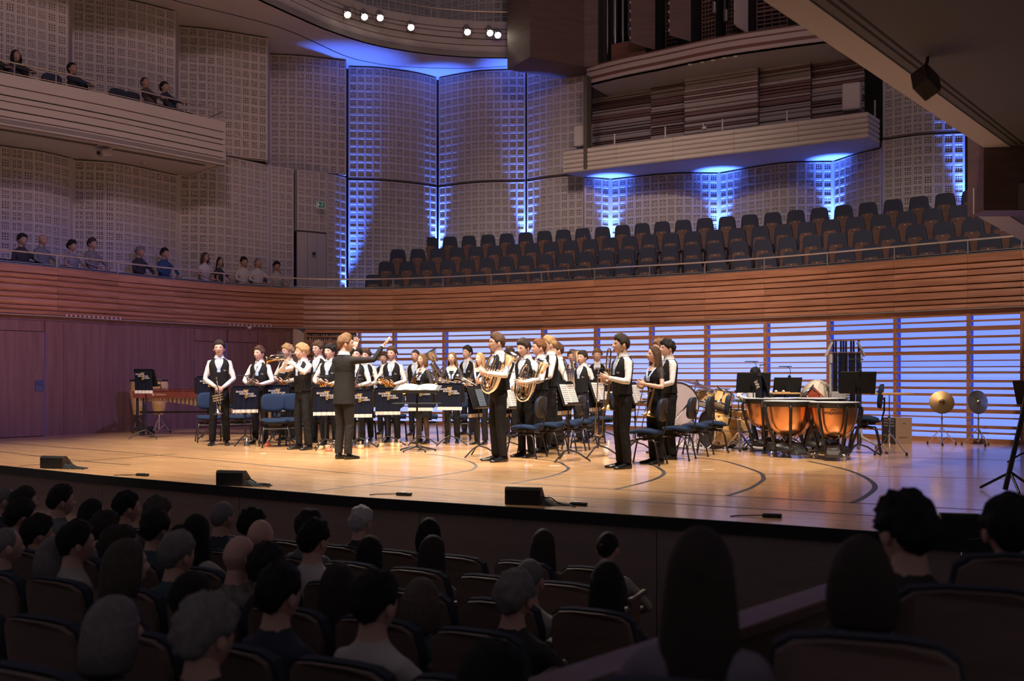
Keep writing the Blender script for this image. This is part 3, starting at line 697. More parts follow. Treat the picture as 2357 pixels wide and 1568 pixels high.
for (xa, ya, xb, yb) in ((0, 297, 222, 334), (262, 343, 470, 380)):
    a = pz(xa, ya, 6.03); b_ = pz(xb, yb, 6.03); d = b_-a; c = (a+b_)/2; mb = MB()
    mb.box((0, 0, -.004), (d.length, .13, .02)); 
    g = mb.build('grille', mat('grille_grey', (.10, .09, .085), .7), bl, loc=c, rot=(0, 0, math.atan2(d.y, d.x)))
def hanging_projector(pos, rz, label, s=1.0, down=.14):
    r = empty('loudspeaker', pos, rz, label, 'loudspeaker', scale=s)
    return r
cam_w = mat('device_white', (.42, .37, .36), .6)
for (pos, lab, s) in ((px(241, 352, 21.0), 'small pale projector hung under the left balcony soffit', 1.0), (px(482, 11, 23.6), 'small pale projector hung under the high soffit at top left', .9)):
    r = empty('projector', pos, -.7, lab, 'projector', scale=s)
    mb = MB(); mb.box((0, 0, 0), (.27, .24, .15), (.25, 0, 0), bev=.02); mb.build('housing', cam_w, r)
    mb = MB(); mb.lathe([(.035, 0), (.035, .04), (.02, .045)], 10, (0, -.12, -.02), Euler((PI/2+.25, 0, 0)).to_matrix()); mb.build('lens', black, r)
    mb = MB(); mb.tube([(0, 0, .07), (0, 0, .20)], .02, 8); mb.box((0, 0, .20), (.1, .1, .015)); mb.build('bracket', cam_w, r)
for (x, y) in ((330, 373),):
    r = empty('smoke_detector', pz(x, y, 6.03), 0, 'round white smoke detector under the left balcony', 'detector'); mb = MB(); mb.lathe([(.06, 0), (.06, -.02), (.04, -.045), (0, -.05)], 12); mb.build('cover', cam_w, r)
r = empty('smoke_detector', par(567, -.15)+Vector((0, 0, 2.36)), 0, 'round white smoke detector under the veneered wall cornice', 'detector'); mb = MB(); mb.lathe([(.05, 0), (.05, -.02), (.035, -.04), (0, -.045)], 12); mb.build('cover', mat('detector_white', (.8, .76, .72), .5), r)
mb = MB(); a, b_ = px(521, 305, 23.2), px(560, 318, 23.6); mb.tube([a, b_], .02, 6); mb.box(a, (.05, .05, .05)); mb.box(b_, (.04, .04, .06))
tag(mb.build('light_bar', plaster), 'short pale bar sticking out of the wall past the left balcony', 'bar')
# ------------------------------------------------------------------ organ gallery on the right
og = empty('wall_organ_gallery', kind='structure', label='white planked organ gallery front above the choir seats')
gA, gB, gC = pz(1297, 400, 6.45), pz(1996.7, 318, 6.45), pz(2023, 333, 6.45)
gA, gB, gC = (Vector((p.x, p.y, 0)) for p in (gA, gB, gC)); gD = V2(PY((1343, 26.3))[0]); gd = (gB-gA).normalized(); gn = Vector((-gd.y, gd.x, 0))
NB = 5
gal_w = wood('gallery_white_board', (.50, .44, .38), (.60, .53, .46), .6, (1, 1, 12), 1.5, rand=.04, bump=.02)
for k in range(5):
    a = gA.lerp(gB, k/5)+gd*.003; b_ = gA.lerp(gB, (k+1)/5)-gd*.003
    for j in range(5):
        z0 = 6.45+.115*j; mb = MB(); ribbon(mb, [a, b_], z0+.008, z0+.112, .05, None, [(-.012+.006*(j % 2), 0), (.016, .25), (.016, .9), (0, 1)]); mb.build('board', gal_w, og)
for j in range(5):
    z0 = 6.45+.115*j; mb = MB(); ribbon(mb, [gB, gC], z0+.008, z0+.112, .05, None, [(-.012, 0), (.02, .25), (.02, .9), (0, 1)]); mb.build('board', gal_w, og)
    mb = MB(); ribbon(mb, [gD.lerp(gA, .0)-gd*.05, gA], z0+.008, z0+.112, .05, None, [(-.012, 0), (.02, .25), (.02, .9), (0, 1)]); mb.build('board', gal_w, og)
mb = MB(); back_w = [V2(p) for p in (PY((1343, 26.45)) + [RW[1][0], RW[1][2], RW[2][0], RW[2][2], RW[3][0]] + PY((2025, 22.9)))]
gin = [p + gn*.05 for p in (gA, gB, gC)]
mb.prism([(p.x, p.y) for p in gin] + [(p.x, p.y) for p in reversed(back_w)], 6.455, 6.55); mb.build('soffit', soffit_m, og)
mb = MB(); mb.box(((gA.x+gB.x)/2+gn.x*.06, (gA.y+gB.y)/2+gn.y*.06, 7.03), ((gB-gA).length, .10, .02), (0, 0, math.atan2(gd.y, gd.x))); mb.build('cap', mat('cap_grey', (.25, .22, .21), .6), og)
for x in (1429, 1555, 1689, 1831):
    t = (x-1297)/(1996.7-1297); p = gA.lerp(gB, t*1.0)+gn*.05; 
    mb = MB(); mb.box((p.x, p.y, 7.17), (.035, .035, .30)); mb.build('post', cam_w, og)
p = gB.lerp(gC, .6)+gn*.05; mb = MB(); mb.box((p.x, p.y, 7.22), (.03, .03, .36)); mb.build('post', cam_w, og)
def boxobj(name, pos, dims, rz, m, label, cat, part='cabinet'):
    r = empty(name, pos, rz, label, cat); return r
for (x, y, Y, w, h, lab) in ((1342, 315, 26.0, .42, .55, 'pale loudspeaker cabinet at the left end of the organ gallery'), (1961, 225, 22.6, .40, .62, 'pale loudspeaker cabinet at the right end of the organ gallery')):
    r = empty('loudspeaker', px(x, y, Y), AX+.1, lab, 'loudspeaker'); mb = MB(); mb.box((0, 0, 0), (w, .3, h), bev=.02); mb.build('cabinet', cam_w, r)
    mb = MB(); mb.box((0, -.152, 0), (w*.88, .01, h*.9)); mb.build('grille', plaster, r)
r = empty('camera_dome', px(1621, 296, 24.6), 0, 'small white pan-tilt camera on the organ gallery edge', 'camera'); wmt = mat('dome_white', (.7, .66, .64), .4)
mb = MB(); mb.lathe([(.06, -.02), (.065, .0), (.06, .03), (.035, .04)], 12); mb.build('base', wmt, r, True)
mb = MB(); mb.ell((0, 0, .09), (.05, .055, .055)); mb.build('head', wmt, r, True)
mb = MB(); mb.lathe([(.025, 0), (.025, .02), (0, .02)], 10, (0, -.05, .09), Euler((PI/2, 0, 0)).to_matrix()); mb.build('lens', black, r)
# louvred back wall of the gallery: boards of uneven height, set in planes of their own
lou = empty('wall_organ_louvres', kind='structure', label='wall of pale horizontal louvre boards behind the organ gallery')
lou_w = mat('louvre_board', (.42, .36, .33), .7, var=.08); lou_b = mat('louvre_brown', (.22, .13, .11), .7)
segs = [(1364, 1500, 1.75, .0), (1500, 1577, 1.60, 0), (1577, 1745, 1.25, 0), (1745, 1866, 1.55, 0), (1866, 1990, 1.75, 0)]
rr = random.Random(5)
for (xa, xb, dpt, _) in segs:
    def onl(x):
        c = gA + gn*dpt; t = (x-CX)/F                     # ray-plane
        s_ = (c.x - t*c.y)/(t*gd.y - gd.x); return c + gd*s_
    a, b_ = onl(xa), onl(xb); z = 6.75
    while z < 8.80:
        h = rr.choice([.035, .05, .05, .08, .11]); pr_ = rr.choice([0, .03, .05]); bw = lou_b if (h < .04 or rr.random() < .32) else lou_w
        mb = MB(); ribbon(mb, [a-gn*pr_, b_-gn*pr_], z, min(z+h, 8.8), .06+pr_, None, [(0, 0), (.02, .25), (.02, 1)]); mb.build('louvre', bw, lou); z += h+.022
    mb = MB(); ribbon(mb, [a+gn*.05, b_+gn*.05], 6.6, 8.8, .06); mb.build('backing', darkgap, lou)
p0, p1 = onl(1364)-gn*.0, gD
mb = MB(); q = (px(1352, 200, 25.6)); mb.box((q.x, q.y, 7.7), (.10, .25, 2.4), (0, 0, AX)); mb.build('end_pier', MATS['joint_dark'], lou)
# organ: curved fascia, case, doors and pipes
org = empty('pipe_organ', (0, 0, 0), 0, 'large dark pipe organ with timber case high on the right', 'organ')
fb = [pz(x, y, 8.80) for x, y in [(1350,193),(1430,174),(1509,158),(1654,128),(1780,109),(1895,94),(2010,82)]]
fb = smooth_path([Vector((p.x, p.y, 0)) for p in fb], 5); fn = normals(fb)
fas_w = mat('fascia_pale', (.44, .36, .34), .65); fas_b = mat('fascia_brown', (.17, .075, .05), .55)
for z0, z1, m in ((8.80, 8.88, fas_w), (8.88, 8.96, fas_b), (8.96, 9.08, fas_w), (9.08, 9.12, fas_b), (9.12, 9.21, fas_w), (9.21, 9.25, fas_b)):
    mb = MB(); ribbon(mb, [p+(q*.015 if m is fas_b else q*0) for p, q in zip(fb, fn)], z0, z1, .2, fn); mb.build('fascia_board', m, org)
mb = MB(); mb.prism([((p+q*.06).x, (p+q*.06).y) for p, q in zip(fb, fn)] + [((p+gn*2.2).x, (p+gn*2.2).y) for p in reversed(fb)], 8.80, 8.85); mb.build('soffit', soffit_m, org)
dl = mat('downlight_warm', (.6, .5, .4), .4, 0, emit=(1, .7, .5), estr=.06)
for x, y in ((1588, 148), (1616, 143), (1641, 138), (1667, 133), (1693, 129)):
    p = pz(x, y, 8.80); mb = MB(); mb.lathe([(.05, 0), (.05, -.02), (0, -.025)], 10, p); mb.build('downlight', dl, org)
cA, cB = pz(1220, 131, 9.2), pz(1345, 153, 9.2); cdir = (cB-cA).normalized(); cA.z = cB.z = 0
mb = MB(); ribbon(mb, [cA, cB, cB+Vector((.35, -.02, 0))], 9.2, 13.2, 1.2); mb.build('case', wood_dark, org)
ofr = [p+q*.10 for p, q in zip(fb, fn)]
def org_pt(x, off): 
    best = min(range(len(fb)), key=lambda i: abs(CX+fb[i].x/fb[i].y*F-x)); return fb[best]+fn[best]*off, fn[best]
mb = MB(); ribbon(mb, [p+q*1.3 for p, q in zip(fb, fn)], 9.2, 13.2, .1); mb.build('back_panel', darkgap, org)
wood_org = wood('organ_wood', (.13, .055, .035), (.20, .09, .055), .5, (1, 1, 8), 1.3, rand=.05)
a, _ = org_pt(1385, .25); b_, _ = org_pt(1470, .30); mb = MB(); ribbon(mb, [a, b_], 9.2, 9.75, .05); mb.build('plinth', wood_org, org)
pipe_m = mat('organ_pipe', (.20, .18, .18), .35, .85)
for i, x in enumerate((1384, 1393, 1403, 1412, 1423, 1433, 1444)):
    p, q = org_pt(x, .42); r_ = .045+.012*(i % 3); mb = MB(); mb.lathe([(.015, 9.6), (r_, 10.0), (r_, 13)], 10, (p.x, p.y, 0), caps=False); mb.build('pipe', pipe_m, org, True)
for i, x in enumerate((1622, 1633, 1645, 1663, 1681)):
    p, q = org_pt(x, .5); zb = 9.75+.25*abs(i-2); mb = MB(); mb.lathe([(.06, zb), (.075, zb+.03), (.075, 13)], 10, (p.x, p.y, 0), caps=True); mb.build('pipe', pipe_m, org, True)
for (xa, xb, y0) in ((1452, 1508, 98), (1541, 1590, 81), (1692, 1722, 55)):
    a, q = org_pt(xa, -.12); b_, _ = org_pt(xb, .45); a = V2((((xa-CX)/F)*a.y, a.y)); b_ = V2(((xb-CX)/F*b_.y, b_.y)); zb = CZ+(HY-y0)*a.y/F
    mb = MB(); d = (b_-a).normalized(); k = Vector((-d.y, d.x, 0))*.04
    mb.loft([[a+Vector((0, 0, zb)), b_+Vector((0, 0, zb-.15)), b_+k+Vector((0, 0, zb-.15)), a+k+Vector((0, 0, zb))], [a+Vector((0, 0, 13.2)), b_+Vector((0, 0, 13.2)), b_+k+Vector((0, 0, 13.2)), a+k+Vector((0, 0, 13.2))]])
    o_ = mb.build('swell_door', wood_dark if xa < 1600 else fas_w, org)
    mb = MB()
    for t in range(9): mb.box((a.x-.015, a.y-.01, zb+.12+.22*t), (.03, .03, .06))
    mb.build('hinge', fas_w, o_)
grid_m = mat('organ_grid', (.13, .065, .045), .6)
for (xa, xb) in ((1510, 1540), (1592, 1616), (1650, 1690), (1725, 1800)):
    a, _ = org_pt(xa, .55); b_, _ = org_pt(xb, .55)
    for j in range(26):
        z = 9.35+.10*j; mb = MB(); ribbon(mb, [a, b_], z, z+.03+(.02 if j % 5 == 0 else 0), .04); mb.build('grid_bar', grid_m, org)
    for t in range(5):
        p = a.lerp(b_, t/4); mb = MB(); mb.box((p.x, p.y+.05, 10.6), (.02, .04, 2.6)); mb.build('grid_post', grid_m, org)
# ------------------------------------------------------------------ dark balcony overhead on the right
rb = empty('ceiling_right_balcony', kind='structure', label='dark soffit of the balcony overhanging at upper right')
Z1, Z2 = 4.17, 3.35
def e_(x, y, z): p = pz(x, y, z); return Vector((p.x, p.y, 0))
a0, a1 = e_(1755, 0, Z1), e_(2264, 340, Z1); b0, b1 = e_(1861, 0, Z1), e_(2325, 338, Z1)
dn = (a1-a0).normalized(); a0 = a0 - dn*3.0; b0 = b0 - dn*3.0
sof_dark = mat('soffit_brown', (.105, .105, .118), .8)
mb = MB(); mb.prism([(a0.x, a0.y), (b0.x, b0.y), (b1.x, b1.y), (a1.x, a1.y)], Z1, Z1+.5); mb.build('lip', soffit_m, rb)
far = Vector((.8, -.45, 0))*9
c0, c1 = b0+dn*.0+Vector((7, -2, 0)), b1+Vector((5, -.2, 0))
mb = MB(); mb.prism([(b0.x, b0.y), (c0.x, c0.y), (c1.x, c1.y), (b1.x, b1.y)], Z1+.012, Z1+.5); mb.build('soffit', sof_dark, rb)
for o in (.10, .18):
    k = Vector((dn.y, -dn.x, 0)); mb = MB(); p, q = b0+k*o, b1+k*o*.8; mb.loft([[p+Vector((0, 0, Z1+.011)), p+k*.03+Vector((0, 0, Z1+.011)), p+k*.03+Vector((0, 0, Z1+.03)), p+Vector((0, 0, Z1+.03))], [q+Vector((0, 0, Z1+.011)), q+k*.03+Vector((0, 0, Z1+.011)), q+k*.03+Vector((0, 0, Z1+.03)), q+Vector((0, 0, Z1+.03))]]); mb.build('groove', darkgap, rb)
# dropped block facing the hall and the lower soffit beyond it
d0 = a1; d1 = a1+Vector((6, -.25, 0))
mb = MB(); mb.prism([(d0.x, d0.y), (d1.x, d1.y), (d1.x, d1.y+.5), (d0.x+.02, d0.y+.5)], Z2, Z1+.3); mb.build('dropped_wall', wood_dark, rb)
f0 = e_(2257, 488, Z2); f1 = e_(2357, 555, Z2); fd = (f1-f0).normalized(); f1 = f1+fd*1.0; f0 = a1 + Vector((0.0, .3, 0)); k = Vector((fd.y, -fd.x, 0))
mb = MB(); mb.prism([(p.x, p.y) for p in (f0, f0+k*.35, f1+k*.35, f1)], Z2+.002, Z2+.35); mb.build('lip', soffit_m, rb)
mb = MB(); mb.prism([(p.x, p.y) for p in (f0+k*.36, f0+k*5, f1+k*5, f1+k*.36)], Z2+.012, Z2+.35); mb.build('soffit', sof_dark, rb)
mb = MB(); mb.prism([(p.x, p.y) for p in (f0+k*.9+fd*.6, f0+k*1.1+fd*.6, f1+k*1.1, f1+k*.9)], Z2+.004, Z2+.02); mb.build('groove', darkgap, rb)
# loudspeaker hung from it
sp = empty('loudspeaker', px(2130, 190, 9.3), 0, 'dark loudspeaker hung on an arm under the right balcony soffit', 'loudspeaker')
R = Euler((math.radians(-32), math.radians(32), math.radians(25))).to_matrix()
mb = MB(); mb.box((0, 0, 0), (.20, .17, .26), R, .012); mb.build('cabinet', mat('speaker_brown', (.06, .05, .05), .7), sp)
mb = MB(); mb.box(R @ Vector((0, -.09, 0)), (.17, .012, .22), R); mb.build('grille', mat('grille_brown', (.085, .07, .065), .9), sp)
mb = MB(); mb.tube([R @ Vector((0, .02, .12)), (.04, .05, .22), (.045, .06, .30)], .017, 8); mb.tube([(.045, .06, .26), (.045, .06, 4.19-sp.location.z)], .028, 8); mb.build('arm', black, sp)
# ------------------------------------------------------------------ people
skin_a = mat('skin_fair', (.64, .41, .32), .55); skin_b = mat('skin_rosy', (.58, .35, .27), .55); skin_c = mat('skin_tan', (.42, .25, .17), .5)
lip_m = mat('lips', (.50, .22, .18), .5); mouth_m = mat('mouth_dark', (.05, .012, .012), .6); eyew = mat('eye_white', (.75, .72, .70), .3); iris_m = mat('iris', (.03, .02, .015), .2)
shirt_w = mat('shirt_white', (.66, .64, .63), .8, bump=.5, bscale=14, spec=.2); cloth_k = mat('cloth_black', (.010, .0095, .0105), .85, bump=.4, bscale=12, spec=.2)
vest_m = mat('vest_black', (.013, .0125, .0135), .8, bump=.15, bscale=14, spec=.2); suit_m = mat('suit_charcoal', (.019, .0175, .0175), .8, bump=.3, bscale=9, spec=.2)
tie_m = mat('tie_blue', (.42, .55, .82), .6); shoe_m = mat('shoe_black', (.010, .010, .011), .25); lace_m = mat('lace_black', (.03, .022, .022), .7, var=.9, vscale=70, bump=.3, bscale=90)
tights_m = mat('tights', (.09, .045, .038), .6); sock_m = mat('sock_blue', (.05, .10, .22), .8)
hairs = {k: mat('hair_'+k, c, .65, bump=.45, bscale=190, var=.5, vscale=70, spec=.25) for k, c in dict(black=(.016, .013, .013), dark=(.032, .021, .016), brown=(.085, .045, .027), light=(.20, .11, .055), blond=(.42, .26, .12), grey=(.30, .28, .27), white=(.62, .58, .56), red=(.17, .07, .03)).items()}
dimmed_hairs = {k: mat('crowd_hair_dimmed_'+k, c, .7, bump=.5, bscale=150, var=.4, vscale=50, spec=.2) for k, c in dict(black=(.014, .013, .014), dark=(.020, .018, .018), brown=(.040, .030, .027), light=(.085, .065, .056), blond=(.13, .10, .08), grey=(.20, .185, .185), white=(.42, .39, .39), red=(.06, .03, .02)).items()}  # crowd hair: dimness of the hall put into darker, greyer hair colours
def sstep(a, b, x): t = min(1, max(0, (x-a)/(b-a))); return t*t*(3-2*t)
def skull(sx, sy, sz):
    x, y, z = .076*sx, .098*sy, .118*sz
    if sz < .1:
        t = min(1, (.1-sz)/1.1); x *= 1-.34*t**1.2
        if sy > 0: y *= 1-.42*t
        else: y *= 1-.06*t; y -= .010*t*max(0, -sy)
    if sy < -.5: y *= 1-.05*(-sy-.5)
    return Vector((x, y, z))
def g2(v, s): return math.exp(-(v/s)**2)
def face(sx, sy, sz):
    p = skull(sx, sy, sz)
    if sy < 0:
        x, z = p.x, p.z
        pr = 0
        if -.040 < z < .026: pr = sstep(.026, -.024, z) if z > -.027 else sstep(-.040, -.027, z)
        p.y -= .024*g2(x, .0115+.006*pr)*pr
        p.y += .009*(g2(x-.031, .017)+g2(x+.031, .017))*g2(z-.006, .012)
        p.y -= .004*g2(z-.027, .010)*g2(x, .045)
        p.y -= .005*g2(z+.060, .010)*g2(x, .024); p.y -= .006*g2(z+.094, .016)*g2(x, .022); p.y += .003*g2(z+.078, .007)*g2(x, .02)
    return p
def head_mesh(mb, M, sk=0, mouth=0.0, lod=1):
    """head with face: eyes, brows, nose, lips, ears; M maps head space to body space. slots: 0 skin 4 lips 5 mouth 6 eye 7 iris 8 brow"""
    nu, nv = (44, 34) if lod else (20, 16); vs = []
    for i in range(nv+1):
        ph = PI*i/nv; sz = -math.cos(ph); rr = math.sin(ph)
        for k in range(nu):
            t = 2*PI*k/nu - PI; t = t - .55*math.sin(t) if lod else t
            vs.append(M @ face(rr*math.sin(t), -rr*math.cos(t), sz))
    fs = [(i*nu+k, i*nu+(k+1) % nu, (i+1)*nu+(k+1) % nu, (i+1)*nu+k) for i in range(nv) for k in range(nu)]
    mb.mat(0).add(vs, fs)
    R3 = M.to_3x3(); sc = R3.col[0].length; R3n = R3.normalized()
    def E(c, r, nu=10, nv=6, rot=None): mb.ell(M @ Vector(c), [q*sc for q in r], nu, nv, R3n @ rot if rot else R3n)
    for s in (-1, 1):
        mb.mat(0); E((s*.079, .012, -.008), (.010, .020, .032), 8, 6, Euler((-.15, 0, s*.35)).to_matrix())
        if lod:
            yy = face(s*.36, -.88, .05).y
            mb.mat(6); E((s*.031, yy+.0028, .006), (.0118, .007, .0058), 8, 6); mb.mat(7); E((s*.031, yy-.0018, .006), (.0054, .0045, .0056), 8, 6)
            mb.mat(8); mb.tube([M @ Vector((s*.019, yy-.003, .0105)), M @ Vector((s*.031, yy-.0055, .0130)), M @ Vector((s*.043, yy+.001, .0105))], [.0012*sc, .0020*sc, .0012*sc], 4)
            mb.mat(8); mb.tube([M @ Vector((s*.013, yy-.0085, .022)), M @ Vector((s*.031, yy-.0090, .0275)), M @ Vector((s*.048, yy+.004, .022))], [.0036*sc, .0046*sc, .0022*sc], 5)
    if lod:
        ym = face(0, -.86, -.52).y; h = .0035+.016*mouth
        mb.mat(4); E((0, ym+.003, -.060-.35*h), (.021-.005*mouth, .0075, h*.8+.0045), 12, 6)
        if mouth > .05: mb.mat(5); E((0, ym-.0035, -.060-.35*h), (.0165-.004*mouth, .0072, h*.8), 12, 6)
HL = [(0, .47), (35, .46), (56, .34), (74, .04), (86, -.12), (96, .0), (112, -.06), (140, -.45), (180, -.58)]
def hair_mb(style='short', seed=0):
    rd = random.Random(seed); mb = MB(); nu, nv = 40, 26
    T = {'short': .019, 'crop': .010, 'curly': .027, 'quiff': .020, 'long': .013, 'bob': .015, 'thin': .005, 'fluffy': .024, 'bun': .010}[style]
    amp = {'curly': .020, 'fluffy': .014, 'short': .014, 'quiff': .013, 'crop': .002, 'thin': .001}.get(style, .003); fr = 34 if style in ('curly', 'fluffy') else 22
    off = Vector((rd.uniform(0, 50), rd.uniform(0, 50), rd.uniform(0, 50)))
    xs = [a for a, _ in HL]; hh = [h for _, h in HL]
    if style in ('long', 'bob'): hh = [.66, .52, .15, -.25, -.5, -.6, -.7, -.8, -.8]
    if style in ('curly', 'fluffy'): hh = [.40, .38, .26, .0, -.12, .0, -.06, -.45, -.6]
    if style == 'thin': hh = [.8, .8, .6, .15, -.1, .0, -.06, -.45, -.58]
    ms = []; vs = []
    for i in range(nv+1):
        ph = PI*i/nv; sz = -math.cos(ph); rr = math.sin(ph)
        for k in range(nu):
            t = 2*PI*k/nu - PI; sx, sy = rr*math.sin(t), -rr*math.cos(t); p = skull(sx, sy, sz)
            m = sz - float(np.interp(abs(math.degrees(t)), xs, hh)); 
            m += (.09 if style in ('short', 'quiff', 'crop') else .05)*noise.noise(Vector((t*5+seed*1.7, sz*4, seed*.9)))*(1 if sz < .8 else .2)
            if rr < .25 and sz > 0: m = max(m, sz-.5)
            n = Vector((sx, sy, sz)); tt = -.005 + (T+.005)*sstep(-.02, .22, m)
            if style == 'quiff': tt += .020*sstep(.1, .5, m)*max(0, -sy*.8+.25)*max(0, sz)
            if style == 'short': tt += .010*sstep(.1, .4, m)*max(0, sz)
            if m > 0: tt += amp*sstep(0, .2, m)*(noise.noise(p*fr+off)*1.0+.5*noise.noise(p*fr*2.2+off))
            ms.append(m); vs.append(p + n*tt)
    fs = []
    for i in range(nv):
        for k in range(nu):
            q = (i*nu+k, i*nu+(k+1) % nu, (i+1)*nu+(k+1) % nu, (i+1)*nu+k)
            if max(ms[j] for j in q) > -.10: fs.append(q)
    mb.add(vs, fs)
    if style in ('long', 'bob'):
        zend = -.36 if style == 'long' else -.135; rings = []; n = 22; K = 10
        for i in range(K):
            f = i/(K-1); z = .045+(zend-.045)*f; th0 = math.radians(52+6*f) if style == 'bob' else math.radians(62+18*f)
            rx, ry = (.084+.042*f**.8, .102+.012*f) if style == 'long' else (.087+.022*math.sin(PI*f*.85)-.006*f, .104+.012*math.sin(PI*f*.8)-.016*f); cy = .004+.02*f
            o_, i_ = [], []
            for j in range(n+1):
                t = th0+(2*PI-2*th0)*j/n; w = 1+.04*noise.noise(Vector((j*.9, seed*3.1, f*1.2)))
                o_.append(Vector((rx*w*math.sin(t), cy-ry*w*math.cos(t), z))); i_.append(Vector(((rx-.022)*math.sin(t), cy-(ry-.024)*math.cos(t), z)))
            rings.append(o_ + i_[::-1])
        mb.loft(rings)
    if style == 'bun': mb.ell((0, .10, .02), (.035, .03, .035))
    return mb
_hair = {}
def hair_mesh(style, seed):
    k = (style, seed)
    if k not in _hair: _hair[k] = hair_mb(style, seed).mesh('hair', hairs['dark'], 'all')
    return _hair[k]
TORSO_M = [(.84,.13,.095,.01),(.87,.158,.110,.012),(.93,.168,.120,.014),(1.02,.156,.112,.004),(1.12,.152,.112,-.004),(1.22,.165,.120,-.006),(1.32,.182,.124,-.002),(1.40,.186,.112,.006),(1.45,.150,.090,.012),(1.485,.092,.072,.014),(1.51,.060,.062,.012),(1.60,.053,.056,.002)]
TORSO_F = [(.84,.13,.10,.012),(.87,.158,.115,.014),(.93,.168,.122,.016),(1.02,.142,.104,.004),(1.12,.132,.098,-.002),(1.22,.148,.116,-.012),(1.29,.158,.128,-.014),(1.38,.160,.108,.004),(1.44,.130,.084,.012),(1.48,.078,.062,.014),(1.51,.050,.053,.012),(1.60,.045,.048,.002)]
SLIM = .885
TORSO_M = [(z, a*(SLIM if z < 1.5 else 1.03), b*(.92 if z < 1.5 else 1.03), y) for z, a, b, y in TORSO_M]; TORSO_F = [(z, a*(.93 if z < 1.5 else 1.0), b*.94, y) for z, a, b, y in TORSO_F]
def torso_ring(T, z, off=0.0):
    zs = [t[0] for t in T]; a = float(np.interp(z, zs, [t[1] for t in T])); b = float(np.interp(z, zs, [t[2] for t in T])); yo = float(np.interp(z, zs, [t[3] for t in T]))
    return a+off, b+off, yo
def torso_pt(T, z, th, off=0.0):                         # th from the front (-Y), towards +X
    a, b, yo = torso_ring(T, z, off); e = .82
    s, c = math.sin(th), math.cos(th); sg = lambda v: math.copysign(abs(v)**e, v)
    return Vector((a*sg(s), yo - b*sg(c), z))
def ik(S, W, L1, L2, pole):
    d = W-S; D = d.length
    if D > (L1+L2)*.999: W = S + d*((L1+L2)*.999/D); d = W-S; D = d.length
    x = (L1*L1-L2*L2+D*D)/(2*D); h = math.sqrt(max(0, L1*L1-x*x)); u = d/D; p = Vector(pole); p = p - u*p.dot(u); p.normalize()
    return S+u*x+p*h, W
def hand(mb, W, d, pn, side, curl=.5, s=1.0, lod=1):
    """palm with five separate fingers: W wrist, d direction to the knuckles, pn the way the palm faces, side +1 for a thumb towards d x pn"""
    d = Vector(d).normalized(); pn = Vector(pn); pn = (pn - d*pn.dot(d)).normalized(); w = d.cross(pn)*side
    R = Matrix((w, pn, d)).transposed()
    rings = []
    for t, hw, ht in ((-.015, .024, .020), (.02, .030, .017), (.06, .040, .014), (.088, .038, .011)):
        rings.append([W + R @ Vector((math.cos(a)*hw*s, math.sin(a)*ht*s, t*s)) for a in [2*PI*k/8 for k in range(8)]])
    mb.mat(0).loft(rings)
    for i, (ox, ln, r) in enumerate(((.029, .068, .0085), (.010, .078, .009), (-.010, .072, .0088), (-.029, .058, .0078))):
        p = W + R @ Vector((ox*s, 0, .082*s)); pts = [p]; a = 0
        for j, f in enumerate((.45, .32, .23)):
            a += curl*(.7+.12*i)*(1.0 if j else .75); p = p + R @ Vector((ox*.12*s, math.sin(a)*ln*f*s, math.cos(a)*ln*f*s)); pts.append(p)
        mb.tube(pts, [r*s, r*s, r*.92*s, r*.7*s], 6)
    p = W + R @ Vector((.022*s, .004*s, .022*s)); pts = [p]
    for j, (dx, dy, dz) in enumerate(((.024, .010, .022), (.012, .012, .028), (.002, .012+.01*curl, .020))):
        p = p + R @ Vector((dx*s, dy*s, dz*s)); pts.append(p)
    mb.tube(pts, [.012*s, .0105*s, .0095*s, .007*s], 6)
def shoe_mesh():
    mb = MB(); rings = []
    for y, w, h, z0 in ((.085, .024, .060, .006), (.075, .034, .085, 0), (.03, .038, .090, 0), (-.02, .040, .078, .002), (-.08, .046, .058, 0), (-.14, .047, .044, 0), (-.185, .036, .034, .002), (-.205, .016, .022, .008)):
        rings.append([Vector((w*math.cos(a)*(1.0 if math.sin(a) < 0 else .82), y, z0+h*(.5+.5*math.sin(a)) if math.sin(a) > -.5 else z0)) for a in [2*PI*(k+.5)/12 for k in range(12)]])
    mb.loft(rings); return mb.mesh('shoe', shoe_m, 'all')
SHOE = shoe_mesh()
PEOPLE_Q = []                                            # bodies waiting for their surface
